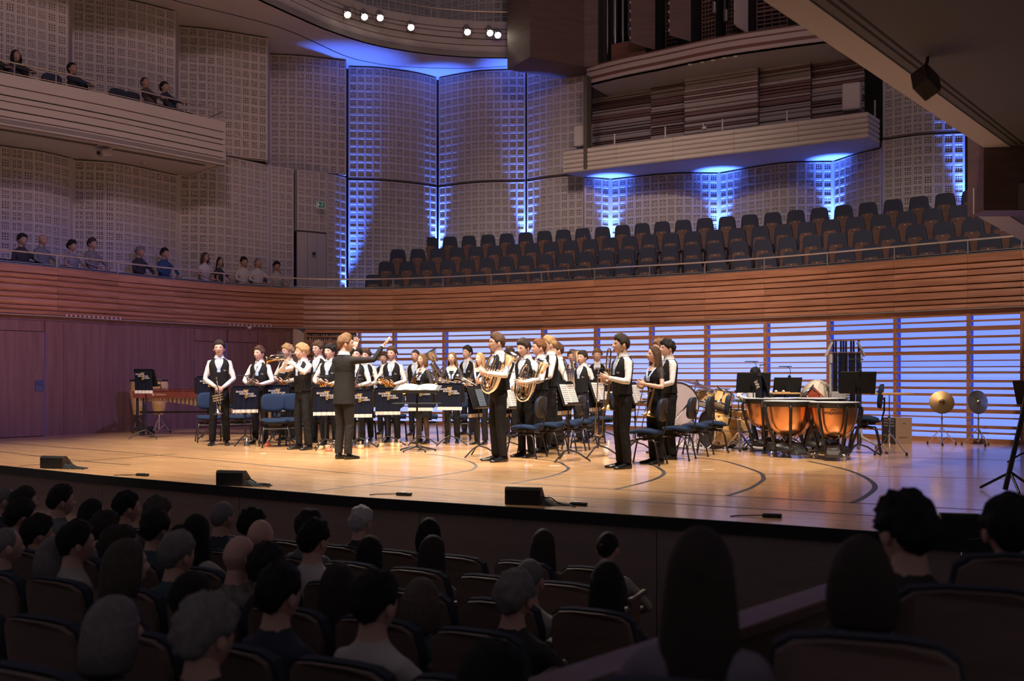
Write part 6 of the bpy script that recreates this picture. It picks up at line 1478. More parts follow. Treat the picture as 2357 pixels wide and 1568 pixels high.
P['m5'] = player(733, 17.7, 783, -18, 'person in black vest and glasses singing behind the trumpet player', arms='chest', hair=('curly', 'brown', 55), mouth=.9, yaw=D(-15), glasses=True)
give(cornet('silver cornet slanting down beside the trumpet player'), P['m5'], (.05, -.33, 1.12), (-.6, -.3, -1), (.5, -.8, .3), 1.1)
P['m6'] = player(760, 16.9, 789, -15, 'person in black vest just left of the conductor', arms='chest', hair=('curly', 'black', 56), mouth=.3, yaw=D(-12))
give(cornet('gold flugelhorn at the waist just left of the conductor', brass, name='flugelhorn', br=.075), P['m6'], (.02, -.32, 1.02), (-1, -.3, -.4), (0, -.5, 1), 1.1)
P['con'] = player(793, 14.23, 766, 152, 'conductor in dark suit seen from behind with both arms raised', outfit='suit', arms='conduct', hair=('short', 'light', 57), yaw=D(-42), mouth=.1, spread=-.01)
P['m7'] = player(822, 17.2, 797, -12, 'person in black vest hidden behind the conductor shoulder', arms='chest', hair=('short', 'black', 58), mouth=.3)
give(cornet('silver cornet held beside the conductor hip'), P['m7'], (.10, -.33, 1.12), (-.2, -.3, -1), (.5, -.8, .3), 1.0)
P['m8'] = player(842, 18.1, 800, -14, 'person in black vest below the conductor outstretched arm', arms='chest', hair=('curly', 'brown', 59), mouth=.3)
give(cornet('gold cornet low under the conductor outstretched arm', brass), P['m8'], (.10, -.32, 1.06), (-.5, -.4, -.7), (.5, -.8, .3), 1.0)
P['m9'] = player(884, 20.3, 808, -10, 'person in the back row left of the tall vested cornet player', arms='down', hair=('curly', 'brown', 60), mouth=.2, vox=.02)
P['m10'] = player(903, 17.8, 795, -10, 'tall person in black vest with a cornet behind the conductor stand', arms='chest', hair=('quiff', 'brown', 61), mouth=.15, yaw=D(-12))
give(cornet('gold cornet held at the waist behind the conductor stand', brass), P['m10'], (.02, -.33, 1.07), (-.5, -.5, .6), (.8, -.2, .5), 1.0)
P['m11'] = player(957, 20.0, 802, -12, 'person in black vest in the back row behind the skirted player', arms='down', hair=('crop', 'brown', 62), mouth=.5, vox=.018, yaw=D(-8))
P['w1'] = player(973, 17.6, 810, -32, 'person in black lace top and skirt singing with a gold horn', outfit='skirt', arms='chest', hair=('bob', 'light', 21), female=True, mouth=.55, yaw=D(-6))
give(cornet('gold flugelhorn held across the body by the skirted musician', brass, name='flugelhorn', br=.07), P['w1'], (-.02, -.33, 1.16), (-.55, -.2, -.75), (.3, -.9, 0), 1.15)
P['w2'] = player(1041, 17.7, 806, -6, 'person in black lace top with a tenor horn pointing left', outfit='lace', arms='chest', hair=('long', 'light', 22), female=True, mouth=.3, yaw=D(-8))
give(cornet('silver tenor horn with wide bell pointing left', silver, None, .085, .40, 'tenor_horn'), P['w2'], (-.05, -.33, 1.17), (-1, -.1, .22), (0, -.4, 1), 1.15)
P['m12'] = player(1077, 20.2, 794, -28, 'bearded-looking person in black vest behind the two lace-topped players'.replace('bearded-looking ', ''), arms='chest', hair=('short', 'dark', 63), mouth=.45, yaw=D(-14), vox=.018)
P['w3'] = player(1106, 17.3, 808, -30, 'person in black lace top singing beside the nearest euphonium', outfit='lace', arms='chest', hair=('long', 'blond', 23), female=True, mouth=.8, yaw=D(-10))
give(cornet('silver tenor horn with bell up left of the nearest euphonium', silver, None, .085, .40, 'tenor_horn'), P['w3'], (-.08, -.33, 1.20), (-1, -.1, .55), (0, -.4, 1), 1.1)
P['m13'] = player(1146, 13.86, 763, -62, 'tall person in glasses and black vest hugging a silver euphonium', arms='euph', hair=('quiff', 'brown', 64), mouth=.7, yaw=D(-14), glasses=True, spread=.02)
P['m14'] = player(1210, 14.6, 776, -42, 'person in black vest looking down over a second euphonium', arms='euph2', hair=('short', 'dark', 65), mouth=.25, yaw=D(-8), pitch=D(-14))
for k, nm, lab in (('m13', 'nearest', 'bright silver euphonium held by the tall musician with glasses'), ('m14', 'second', 'bright silver euphonium held by the second euphonium player')):
    e = euphonium(lab); r = P[k]; tilt = D(20 if k == 'm13' else 14); a = r.rotation_euler[2]
    e.location = atY(1121, 13.70, .955) if k == 'm13' else atY(1203, 14.40, .82); e.rotation_euler = Euler((D(6), tilt, a+D(40 if k == 'm13' else 30))); e.scale = (.94,)*3
P['m15'] = player(1243, 15.5, 778, -72, 'person in black vest in profile just behind the second euphonium player', arms='chest', hair=('short', 'red', 66), mouth=.45, yaw=D(-6), skin=skin_b)
P['m16'] = player(1266, 16.2, 770, -78, 'tall person in black vest in profile behind the two euphonium players', arms='chest', hair=('quiff', 'blond', 67), mouth=.2)
for k, lab in (('m15', 'gold baritone horn low in front of the profile musician'), ('m16', 'silver baritone horn held by the tall profile musician')):
    e = euphonium(lab, .8, brass if k == 'm15' else silver, 'baritone', brass); r = P[k]; e.location = loc2w(r, (.0, -.26, .86)); e.rotation_euler = Euler((D(5), D(5), r.rotation_euler[2]+D(35)))
P['m17'] = player(1284, 17.2, 786, -75, 'person in profile furthest back of the four facing left', arms='down', hair=('short', 'brown', 68), mouth=.2, vox=.018)
P['m18'] = player(1174, 19.4, 797, -20, 'person in the back row mostly hidden by the nearest euphonium player', arms='down', hair=('short', 'brown', 69), mouth=.2, vox=.02)
P['m18b'] = player(1190, 20.2, 806, -20, 'person in the back row hidden behind the second euphonium player', arms='chest', hair=('crop', 'dark', 70), mouth=.2, vox=.02)
P['m19'] = player(1318, 19.3, 803, -15, 'person singing behind a large silver tuba in the back row', arms='chest', hair=('fluffy', 'brown', 71), mouth=.6, yaw=D(-6), vox=.018)
P['m20'] = player(1341, 17.8, 805, -42, 'person in black vest standing between the two sheet music stands', arms='down', hair=('short', 'dark', 72), mouth=.35, skin=skin_b)
P['m21'] = player(1375, 19.4, 800, -8, 'person in black vest in the back row left of the trombone players', arms='down', hair=('fluffy', 'light', 73), mouth=.1, vox=.018)
for (x, Y, z, rz, tl, s, lab) in ((1312, 18.95, .78, D(15), D(-6), 1.30, 'large silver tuba held by a musician in the back row'), (1028, 19.7, .86, D(10), D(-38), 1.25, 'dark reflecting tuba bell behind the middle lace-topped player'), (1212, 19.5, .80, D(20), D(8), 1.25, 'gold tuba half hidden behind the second euphonium player')):
    t = euphonium(lab, s, silver if '1212' not in str(x) else brass, 'tuba', silver); t.location = atY(x, Y, z); t.rotation_euler = Euler((D(5), tl, rz)); t.scale = (s,)*3
P['m22'] = player(1432, 12.81, 766, -66, 'person in black vest singing with a trombone held upright', arms='trombone', hair=('quiff', 'dark', 74), mouth=1.0, yaw=D(-10), spread=.0)
P['w4'] = player(1508, 13.5, 792, -62, 'person in black lace top with a trombone in front of the drum', outfit='lace', arms='trombone', hair=('long', 'brown', 24), female=True, mouth=.6, yaw=D(-12))
P['m23'] = player(1538, 14.2, 778, -74, 'person in black vest behind the second trombone player', arms='chest', hair=('curly', 'black', 75), mouth=.2)
P['m24'] = player(1521, 15.2, 777, -74, 'person almost hidden behind the second trombone player', arms='down', hair=('curly', 'light', 76), mouth=.2, vox=.02)
for k, lab, off in (('m22', 'gold and silver trombone held upright by the singing musician', (-.03, -.34, .44)), ('w4', 'gold and silver trombone held by the lace-topped musician near the drums', (-.03, -.33, .38))):
    t = trombone(lab); r = P[k]; t.location = loc2w(r, off); t.rotation_euler = Euler((D(-3), D(3 if k == 'm22' else 12), r.rotation_euler[2]+D(62)))
dr = person(atY(1738, 17.6, 0.02), D(-5), 1.72, 'drummer in white shirt and black cap sitting behind the kit', arms='drum', hair=('crop', 'dark', 77), sit=True, cap=True, glasses=True, outfit='shirt', mouth=0, group=BG, pitch=D(-5))
finish_people(); finish_shared()
# ------------------------------------------------------------------ music stands
S = music_stand
S(336, 0, D(-22), 'tall banner music stand in front of the conga drums', 1.31, lamp=False, Y=18.85)
S(564, 0, D(22), 'banner music stand before the second musician from the left', 1.01, Y=17.0)
S(637, 0, D(22), 'banner music stand behind the front blue chair on the left', 1.02, Y=17.5)
S(749, 0, D(22), 'banner music stand left of the conductor legs', 1.0, Y=16.1)
S(826, 0, D(14), 'banner music stand right of the conductor hip', .955, Y=16.4)
S(892, 0, D(12), 'banner music stand left of the conductor stand', .98, Y=16.9)
S(968, 0, D(2), 'banner music stand half hidden by the conductor stand', 1.04, Y=17.05)
S(1036, 0, D(-4), 'banner music stand in front of the middle lace-topped player', 1.055, Y=17.0)
S(480, 0, D(20), 'dark music stand half hidden behind the leftmost musician', 1.18, lamp=False, Y=18.8)
S(1102, 0, D(-118), 'music stand holding a tablet left of the tall euphonium player', 1.03, tablet=True, lamp=False, Y=14.6)
S(1172, 0, D(-116), 'music stand between the two euphonium players', 1.0, music=True, lamp=False, Y=15.4)
S(1308, 0, D(-120), 'music stand with open sheet music in front of the profile players', 1.10, music=True, Y=13.8)
S(1378, 0, D(-118), 'music stand with open sheet music left of the nearest trombone player', 1.12, music=True, Y=14.6)
S(1462, 1042, D(-114), 'music stand with sheet music between the trombone players', 1.08, music=True, lamp=False, Y=15.4)
S(1392, 1020, D(-8), 'banner music stand in the back row by the trombone player', 1.30, lamp=False, Y=18.2, bw=.36)
S(1734, 1020, D(2), 'broad plain black music stand in front of the drummer', 1.24, banner=False, Y=16.3, deskw=.56, tilt=.25)
S(1756, 1036, D(-90), 'narrow-looking banner music stand turned aside by the kettledrums', 1.18, Y=15.5)
S(1812, 1020, D(10), 'plain black music stand with a lamp behind the kettledrums', 1.16, banner=False, Y=16.6, deskw=.50, tilt=.25)
S(1975, 1030, D(-6), 'plain black music stand in front of the tubular bells', 1.25, banner=False, Y=14.9, deskw=.52, tilt=.25)
S(2375, 1035, D(-60), 'music stand at the right edge by the cymbals', 1.12, banner=False, Y=13.5, deskw=.5, tilt=.3)
# conductor's desk
cd = empty('conductor_stand', atY(960, 15.7), D(-4), 'wide flat conductor stand with score and lower tray', 'music stand')
mb = MB(); mb.tube([(0, 0, .06), (0, 0, .94)], .016, 10); mb.build('pole', black, cd, True)
for k in range(5): a = 2*PI*k/5+.3; mb = MB(); mb.tube([(0, 0, .085), (math.cos(a)*.12, math.sin(a)*.12, .06), (math.cos(a)*.30, math.sin(a)*.30, .022)], [.02, .016, .010], 7); mb.lathe([(.014, 0), (.014, .02)], 8, (math.cos(a)*.29, math.sin(a)*.29, 0)); mb.build('foot', black, cd, True)
mb = MB(); mb.box((0, 0, .985), (.74, .46, .012), (.22, 0, 0), .004); mb.box((0, -.225, .945), (.74, .02, .05), (.22, 0, 0)); mb.build('desk', desk_m, cd)
mb = MB(); mb.box((0, 0, .755), (.74, .36, .012), bev=.004); mb.build('tray', desk_m, cd)
for s in (-1, 1):
    mb = MB(); rings = []; ys = (-.18, -.05, .07, .20)
    for i in range(7): xx = .005+.05*i; zz = 1.0+.022*math.sin(i/6*PI); rings.append([Vector((s*xx, y, zz+.224*y)) for y in ys] + [Vector((s*xx, y, zz-.006+.224*y)) for y in reversed(ys)])
    mb.loft(rings); mb.build('score', paper_m, cd, 'all')
# ------------------------------------------------------------------ blue chairs
C_ = stage_chair
for x, y, a, lab in [(482, 1017, 22, 'blue chair behind the leftmost musician'), (632, 1029, 20, 'blue chair in front, left of the trumpet player'), (674, 1026, 16, 'blue chair behind the trumpet player legs')]: C_(x, y, D(a), lab)
for x, Y, a, lab in [(552, 18.3, 20, 'blue chair behind the second banner stand'), (655, 18.9, 20, 'blue chair behind the half-hidden flugelhorn player'), (742, 18.3, 15, 'blue chair behind the banner stand left of the conductor'), (838, 18.8, 10, 'blue chair behind the musician under the conductor arm'), (908, 18.5, 8, 'blue chair behind the tall cornet player'), (980, 18.4, 4, 'blue chair behind the skirted musician'), (1055, 18.5, 0, 'blue chair behind the middle lace-topped player'), (1130, 18.2, -15, 'blue chair behind the lace-topped player beside the euphonium')]: C_(x, 0, D(a), lab, Y=Y)
for x, y, a, lab in [(1212, 1053, -112, 'blue chair seen from behind right of the tall euphonium player'), (1264, 1046, -112, 'blue chair seen from behind, second in the euphonium row'), (1305, 1040, -112, 'blue chair seen from behind, third in the euphonium row'), (1335, 1033, -112, 'blue chair seen from behind, furthest in the euphonium row'), (1385, 1022, -60, 'blue chair under the back row musicians by the sheet music'), (1487, 1069, -112, 'blue chair behind the singing trombone player, nearest of its row'), (1556, 1058, -112, 'blue chair in the trombone row, second from the front'), (1600, 1048, -112, 'blue chair in the trombone row, third from the front'), (1640, 1040, -100, 'blue chair in the trombone row, nearest the drum kit')]: C_(x, y, D(a), lab)
hs = C_(1990, 0, D(-112), 'tall chair with padded back beside the tubular bells', Y=15.2); hs.scale = (1.0, 1.0, 1.2)
# ------------------------------------------------------------------ percussion
timpano(1921, 14.15, .325, 'copper kettledrum nearest the camera bearing the maker name', -.38, .815, True, .50)
timpano(1817, 14.6, .355, 'copper kettledrum at front left of the set', .3, .82, False, .50)
timpano(1772, 15.45, .38, 'copper kettledrum at the left rear of the set', 0, .84, False, .48)
timpano(1884, 15.5, .40, 'large copper kettledrum at the rear of the set', .2, .84, False, .48)
# tubular bells
tb = empty('tubular_bells', atY(1946, 16.0), D(4), 'rack of tall dark tubular bells behind the kettledrums', 'tubular bells')
bellm = mat('bell_dark_chrome', (.16, .15, .17), .2, 1.0); greyp = mat('grey_casting', (.42, .40, .40), .5, .2)
for k in range(11): x = -.20+.042*k; mb = MB(); mb.lathe([(.0, 1.56), (.016, 1.555), (.017, 1.53), (.017, .42+.03*(11-k)*.3)], 10, (x, -.03, 0)); mb.build('bell', bellm, tb, True)
for k in (0, 1, 3, 4, 5, 7, 8, 10): x = -.18+.042*k; mb = MB(); mb.lathe([(.0, 1.76), (.016, 1.755), (.017, 1.73), (.017, .60)], 10, (x, .05, 0)); mb.build('bell', bellm, tb, True)
for s in (-1, 1):
    mb = MB(); mb.tube([(s*.25, 0, .10), (s*.25, 0, 1.5)], .017, 8); mb.build('frame_post', greyp if s < 0 else bellm, tb, True)
    mb = MB(); mb.box((s*.265, .02, 1.62), (.028, .07, .26), (0, -s*.45, 0), .008); mb.box((s*.245, 0, 1.46), (.05, .06, .14), bev=.01); mb.build('bracket', greyp, tb)
    mb = MB(); mb.tube([(s*.25, 0, .34), (s*.27, -.02, .20), (s*.40, -.28, .09)], .022, 8); mb.tube([(s*.25, 0, .34), (s*.27, .02, .20), (s*.34, .28, .09)], .022, 8); mb.build('foot', greyp, tb, True)
    for yy, xx in ((-.28, .40), (.28, .34)): mb = MB(); mb.lathe([(.0, -.015), (.05, -.015), (.05, .015), (0, .015)], 14, (s*xx, yy, .05), Euler((PI/2, 0, .6)).to_matrix()); mb.build('caster', steel, tb)
for z, y in ((1.57, -.03), (1.77, .05)): mb = MB(); mb.tube([(-.27, y, z), (.27, y, z)], .008, 6); mb.build('hanging_rail', chrome, tb)
mb = MB(); mb.box((-.14, -.06, .86), (.24, .05, .16), bev=.006)
for k in range(4):
    for j in range(3): mb.box((-.08+.035*k, -.087, .82+.04*j), (.022, .004, .026))
mb.build('damper_box', greyp, tb)
# drum kit on its rug
rug = MB(); rug.prism(superell(1.15, .75, 40, .85), 0, .012)
rug_o = tag(rug.build('rug', mat('rug_grey', (.50, .46, .45), .95, bump=.3, bscale=60), loc=atY(1672, 16.7), rot=(0, 0, AX)), 'pale grey rug under the drum kit', 'rug')
kd = empty('drum_kit', atY(1652, 16.3, .012), D(-8), 'maple drum kit with toms and bass drum on a rug', 'drum kit')
black_head = mat('kick_head_black', (.010, .010, .011), .4)
drum(kd, 'bass_drum', (.02, .0, .31), .30, .44, (-.92, -.40, 0), maple, 8, black_head)
drum(kd, 'tom', (-.20, -.02, .80), .155, .20, (.25, .25, .9)); drum(kd, 'tom', (.06, -.05, .78), .165, .24, (.40, .35, .85)); drum(kd, 'floor_tom', (.36, .25, .42), .20, .36, (0, .05, 1))
mb = MB(); mb.tube([(-.07, .02, .60), (-.07, .02, .82)], .012, 8); mb.tube([(-.20, .0, .78), (.06, -.02, .76)], .010, 8); mb.box((-.07, .02, .64), (.05, .05, .04)); mb.build('tom_mount', chrome, kd, True)
for s in (-1, 1): mb = MB(); mb.tube([(-.10, s*.24, .28), (-.22, s*.36, .015)], .009, 6); mb.build('spur', chrome, kd, True)
sn = empty('snare_drum', atY(1704, 16.0, .012), 0, 'shallow maple snare drum on its chrome stand', 'drum'); drum(sn, 'shell', (0, 0, .57), .178, .14, (.05, -.08, 1)); tripod(sn, .48, .24, .28, 3, .5)
th = empty('drum_stool', atY(1738, 17.75, .012), 0, 'round black drum stool under the drummer', 'stool'); mb = MB(); mb.lathe([(.0, .385), (.17, .385), (.18, .40), (.18, .435), (.16, .445), (0, .447)], 20); mb.build('seat', black, th, 'all'); tripod(th, .39, .22, .22, 3, .2)
def ztop(y, Y): return CZ+(HY-y)*Y/F
cymbal_stand(1700, 15.85, .80, .18, 'hi-hat style cymbal on a tall chrome stand right of the kit', (.1, -.1, 1), cymb_s, .4)
cymbal_stand(1622, 16.9, ztop(893, 16.9), .21, 'thin crash cymbal over the left toms', (.15, -.08, 1), cymb_s, .1)
cymbal_stand(1652, 17.1, ztop(897, 17.1), .22, 'wide ride cymbal over the toms', (-.15, -.06, 1), cymb_s, .8)
cymbal_stand(1588, 16.2, .62, .22, 'crash cymbal on a boom left of the drum kit', (.22, -.10, 1), cymb_s, .2, boom=(.10, 0, ztop(883, 16.2)))
cymbal_stand(2168, 17.2, ztop(926, 17.2), .205, 'dark suspended cymbal tilted towards the hall', (-.25, -.93, .30), mat('cymbal_dark', (.30, .19, .085), .42, 1.0), .15)
cymbal_stand(2252, 17.0, ztop(926, 17.0), .205, 'pale pair of crash cymbals resting on a cradle', (.25, -.93, .10), cymb_s, .5)
# concert bass drum
bd = empty('concert_bass_drum', atY(1551, 15.9), D(-20), 'big concert bass drum with pinkish head behind the trombone row', 'drum')
drum(bd, 'shell', (0, 0, .72), .335, .40, (.55, -.82, .18), mat('shell_black', (.012, .012, .013), .4), 10, mat('head_pink', (.36, .28, .29), .6))
for s in (-1, 1): mb = MB(); mb.tube([(s*.30, .0, .55), (s*.34, -.22, .02)], .014, 7); mb.tube([(s*.30, .0, .55), (s*.34, .24, .02)], .014, 7); mb.build('leg', chrome, bd, True)
mb = MB(); mb.tube([(.10, -.40, .52), (.36, -.55, .80)], .014, 7); mb.build('beater_arm', chrome, bd, True)
# red drum under its cloth
rd_ = empty('red_drum', atY(1862, 16.4), D(10), 'tilted red shell drum beside the folded cloth', 'drum'); drum(rd_, 'shell', (.02, 0, .80), .21, .28, (-.62, .28, .72), redshell, 8); tripod(rd_, .70, .25, .30, 3, .3)
cl = empty('folded_cloth', atY(1893, 16.5, .72), D(6), 'cream embroidered cloth draped over a box beside the red drum', 'cloth', scale=1.18); mb = MB(); rings = []
for i in range(9):
    x = -.26+.065*i; t = .33*(1-abs((i-3.5)/5)**2.2); rings.append([Vector((x, -.17, .0)), Vector((x+.01, -.19, .10)), Vector((x, -.14, t*.9+.04*math.sin(i))), Vector((x, .10, t+.02)), Vector((x, .19, .02))])
mb.loft(rings); cd_m = mat('cloth_cream', (.72, .62, .48), .9, bump=.35, bscale=16, var=.12, vscale=6); mb.build('drape', cd_m, cl, 'all')
mb = MB()
for c in ((.02, .22), (.09, .26), (.06, .16)):
    mb.tube([(c[0]+.03*math.cos(t), -.165, c[1]+.03*math.sin(t)) for t in [2*PI*k/10 for k in range(10)]], .004, 5, closed=True); mb.tube([(c[0]+.014*math.cos(t), -.167, c[1]+.014*math.sin(t)) for t in [2*PI*k/8 for k in range(8)]], .003, 5, closed=True)
mb.build('embroidery', mat('embroidery_brown', (.32, .22, .15), .9), cl)
tbx = empty('box_trunk', atY(1893, 16.5), D(6), 'black trunk carrying the cream cloth', 'trunk'); mb = MB(); mb.box((0, 0, .36), (.46, .34, .70), bev=.02); mb.build('body', black, tbx); mb = MB()
for s in (-1, 1):
    for z in (.05, .67): mb.box((s*.22, -.16, z), (.04, .04, .05))
mb.build('corner', steel, tbx)
wb = empty('mallet_table', atY(1806, 16.2), D(3), 'narrow wooden tray table with white mallets behind the kettledrums', 'table'); mb = MB(); mb.box((0, 0, .905), (.46, .22, .028), bev=.006); mb.build('top', hwood, wb); tripod(wb, .89, .22, .28, 3, .6, black)
for x in (-.14, -.02):
    m_ = empty('mallet', atY(1806, 16.2)+Vector((x, 0, .927)), D(25), 'white-headed felt mallet lying on the tray table, %s' % ('left one' if x < -.1 else 'right one'), 'mallet'); mb = MB(); mb.tube([(0, 0, 0), (.12, -.02, 0)], .005, 6); mb.build('handle', hwood, m_); mb = MB(); mb.ell((0, 0, .012), (.025, .025, .022)); mb.build('head', drumhead, m_, 'all')
# wood block bar on its stand
ws = empty('woodblock_stand', atY(2047, 15.0), D(-8), 'long wooden bar on a chrome tripod right of the kettledrums', 'percussion'); tripod(ws, .90, .26, .34, 3, -.6)
mb = MB(); mb.box((.02, 0, .92), (.62, .16, .035), bev=.006); mb.build('bar', hwood, ws); mb = MB(); mb.ell((-.16, -.02, .955), (.035, .03, .022)); mb.build('block', wood_dark, ws, 'all')
cb = empty('carton', atY(2064, 17.5), D(22), 'brown cardboard carton with one dark printed side', 'box'); card = mat('cardboard', (.40, .27, .18), .85, var=.06); mb = MB(); mb.box((.0, 0, .23), (.36, .34, .46)); mb.build('body', card, cb)
mb = MB(); mb.box((-.181, 0, .23), (.004, .33, .45)); mb.build('printed_side', mat('carton_print', (.035, .03, .03), .7), cb)
mb = MB()
for k, (w, y0) in enumerate(((.22, .0), (.26, .02), (.18, -.02), (.10, .06))):
    for j in range(6): mb.box((-.184, -.12+.042*j+(.01 if k % 2 else 0), .42-.05*k-(.12 if k == 3 else 0)), (.003, .028, .026))
mb.build('print_marks', mat('print_grey', (.30, .28, .27), .8), cb)
mb = MB()
for j in range(6): mb.box((-.02+.012*j, -.172, .36+.004*(j % 2)), (.008, .003, .012))
for j in range(6): mb.box((-.10+.035*j, -.172, .12), (.022, .003, .018))
mb.build('label_marks', mat('print_brown', (.14, .09, .06), .8), cb)
# marimba and congas on the left
mr = empty('marimba', atY(318, 20.0), D(2), 'long marimba with brass resonators along the veneered wall', 'marimba'); ML = 2.75
rosew = wood('rosewood', (.16, .035, .022), (.24, .065, .04), .3, (8, 1, 1), 2, rand=.05)
mb = MB(); mb.box((ML/2-.05, -.16, .82), (ML, .03, .14), bev=.004); fr_ = mb.build('front_rail', rosew, mr)
mb = MB(); mb.box((ML/2-.05, .38, .84), (ML, .03, .12)); mb.build('rear_rail', rosew, mr)
for k in range(36):
    x = .03+.072*k; mb = MB(); mb.box((x, -.02, .90), (.058, .34, .02), bev=.004); mb.build('bar', rosew, mr)
    if k % 7 not in (2, 6): mb = MB(); mb.box((x+.036, .24, .925), (.05, .28, .02), bev=.004); mb.build('bar', rosew, mr)
resm = mat('resonator_brass', (.62, .44, .20), .35, .8)
for k in range(32):
    x = .10+.082*k; ln = .06+.16*max(0, (k-3)/14)**1.5; mb = MB(); mb.lathe([(.032, .75-ln), (.032, .76), (.030, .76)], 10, (x, -.10, 0)); mb.build('resonator', resm, mr, True)
for x in (.02, ML-.15):
    mb = MB(); mb.tube([(x, -.1, .10), (x, -.1, .78)], .028, 8); mb.tube([(x+.12, -.1, .12), (x+.12, -.1, .78)], .022, 8); mb.box((x+.05, .1, .13), (.24, .55, .07), bev=.01); mb.build('end_frame', black if x < 1 else black, mr)
    for y in (-.12, .34): mb = MB(); mb.lathe([(0, -.016), (.05, -.016), (.055, 0), (.05, .016), (0, .016)], 14, (x+.1, y, .055), Euler((PI/2, 0, .3)).to_matrix()); mb.build('caster', rubber, mr)
mb = MB(); mb.tube([(.0, .1, .46), (ML-.1, .1, .46)], .018, 8); mb.tube([(.12, -.08, .12), (.42, .06, .45)], .008, 6); mb.build('stretcher', black, mr, True)
YM = text_mesh('YAMAHA', .052, gold_p, .001); link('lettering', YM, fr_, (.50, -.178, .82)); mb = MB(); mb.tube([(.355+.022*math.cos(t), -.177, .82+.022*math.sin(t)) for t in [2*PI*k/12 for k in range(12)]], .004, 5, closed=True)
for k in range(3): a = PI/2+2*PI*k/3; mb.tube([(.355, -.177, .82), (.355+.018*math.cos(a), -.177, .82+.018*math.sin(a))], .003, 5)
mb.build('maker_mark', gold_p, fr_)
for x, lab in ((318, 'natural wood conga drum behind the tall banner stand'), (366, 'natural wood conga drum beside the marimba end')):
    cg = empty('conga', atY(x, 20.9), 0, lab, 'conga drum', 'conga drums'); R_ = .155 if x < 340 else .165
    mb = MB(); mb.lathe([(R_*.62, .38), (R_*.78, .52), (R_*.98, .72), (R_*1.16, .92), (R_*1.18, 1.0), (R_*1.05, 1.10)], 24, caps=False); mb.build('shell', maple, cg, 'all')
    mb = MB(); mb.lathe([(R_*1.08, 1.075), (R_*1.10, 1.085), (R_*1.10, 1.11), (R_*1.04, 1.115)], 24, caps=False); mb.build('rim', black, cg, 'all'); mb = MB(); mb.lathe([(R_*1.06, 1.11), (0, 1.118)], 24); mb.build('head', mat('hide', (.70, .55, .38), .7), cg)
    for k in range(6): a = 2*PI*k/6; mb = MB(); mb.tube([(math.cos(a)*R_*1.15, math.sin(a)*R_*1.15, 1.09), (math.cos(a)*R_*1.22, math.sin(a)*R_*1.22, .95)], .007, 6); mb.box((math.cos(a)*R_*1.2, math.sin(a)*R_*1.2, .95), (.03, .03, .05), (0, 0, a)); mb.build('lug', chrome, cg)
    tripod(cg, .60, .22, .33, 3, .4)
# ------------------------------------------------------------------ things lying about the stage
def mute(x, y, kind, lab):
    r = empty('mute', gp(x, y), 0, lab, 'mute', 'brass mutes on the floor'); al = mat('mute_aluminium', (.75, .72, .70), .25, 1.0); cork = mat('cork', (.22, .14, .09), .9); cop = mat('mute_copper', (.70, .32, .16), .3, 1.0)
    if kind == 'cone': mb = MB(); mb.lathe([(.045, 0), (.052, .01), (.05, .03), (.030, .09), (.016, .15)], 14); mb.build('body', al, r, 'all'); mb = MB(); mb.lathe([(.047, -.0), (.053, .008), (.053, .02)], 14); mb.build('base', cop if x > 790 else al, r)
    else: mb = MB(); mb.lathe([(.045, 0), (.060, .07), (.062, .072), (.05, .065), (.04, .02)], 16, caps=True); mb.build('cup', al, r, 'all'); mb = MB(); mb.lathe([(.026, .03), (.020, .08), (.014, .13)], 12); mb.build('stem', cork, r, 'all')
for x, y, k, lab in [(568, 1029, 'cone', 'silver cone mute under the second banner stand'), (736, 1036, 'cup', 'silver cup mute left under the stand by the conductor'), (755, 1034, 'cup', 'silver cup mute right under the stand by the conductor'), (769, 1034, 'cone', 'silver cone mute touching the conductor trouser leg'), (811, 1031, 'cone', 'copper-based cone mute right of the conductor legs'), (830, 1034, 'cup', 'silver cup mute right of the conductor shoes'), (845, 1032, 'cone', 'copper-based cone mute furthest from the conductor shoes'), (876, 1029, 'cup', 'silver cup mute under the stand left of the conductor desk'), (905, 1028, 'cup', 'silver cup mute behind the stand left of the conductor desk'), (918, 1029, 'cup', 'rightmost silver cup mute by the conductor desk')]: mute(x, y, k, lab)
gl = empty('water_glass', gp(592, 1028), 0, 'clear tumbler of water on the floor by the left blue chair', 'glass'); mb = MB(); mb.lathe([(.030, 0), (.036, .10), (.034, .10), (.028, .006)], 14, caps=False); mb.build('tumbler', mat('clear_glass', (.9, .93, .95), .03, trans=1.0), gl, 'all'); mb = MB(); mb.lathe([(.027, .007), (.031, .065), (0, .065)], 14); mb.build('water', mat('water', (.85, .9, .95), .02, trans=1.0), gl)
for x, y, lab in ((616, 1027, 'red plunger mute under the front blue chair'), (757, 1039, 'orange plunger mute by the conductor stand legs')):
    r = empty('plunger_mute', gp(x, y), 0, lab, 'mute'); mb = MB(); mb.lathe([(.065, 0), (.062, .02), (.035, .05), (.018, .055), (.016, .09), (0, .092)], 14); mb.build('cup', mat('red_rubber', (.55, .10, .05), .6), r, 'all')
for x, y, lab in ((1352, 1043, 'white cloth bundle at the trombone player feet'),):
    r = empty('polishing_cloth', gp(1395, 1050), 0, lab, 'cloth'); mb = MB(); mb.ell((0, 0, .08), (.05, .045, .08), 14, 10); mb.ell((.03, .02, .17), (.03, .03, .07), 10, 8); mb.build('bundle', mat('cloth_white', (.75, .72, .70), .9, bump=.6, bscale=20), r, 'all')
spk_side = mat('monitor_side', (.07, .045, .035), .7)
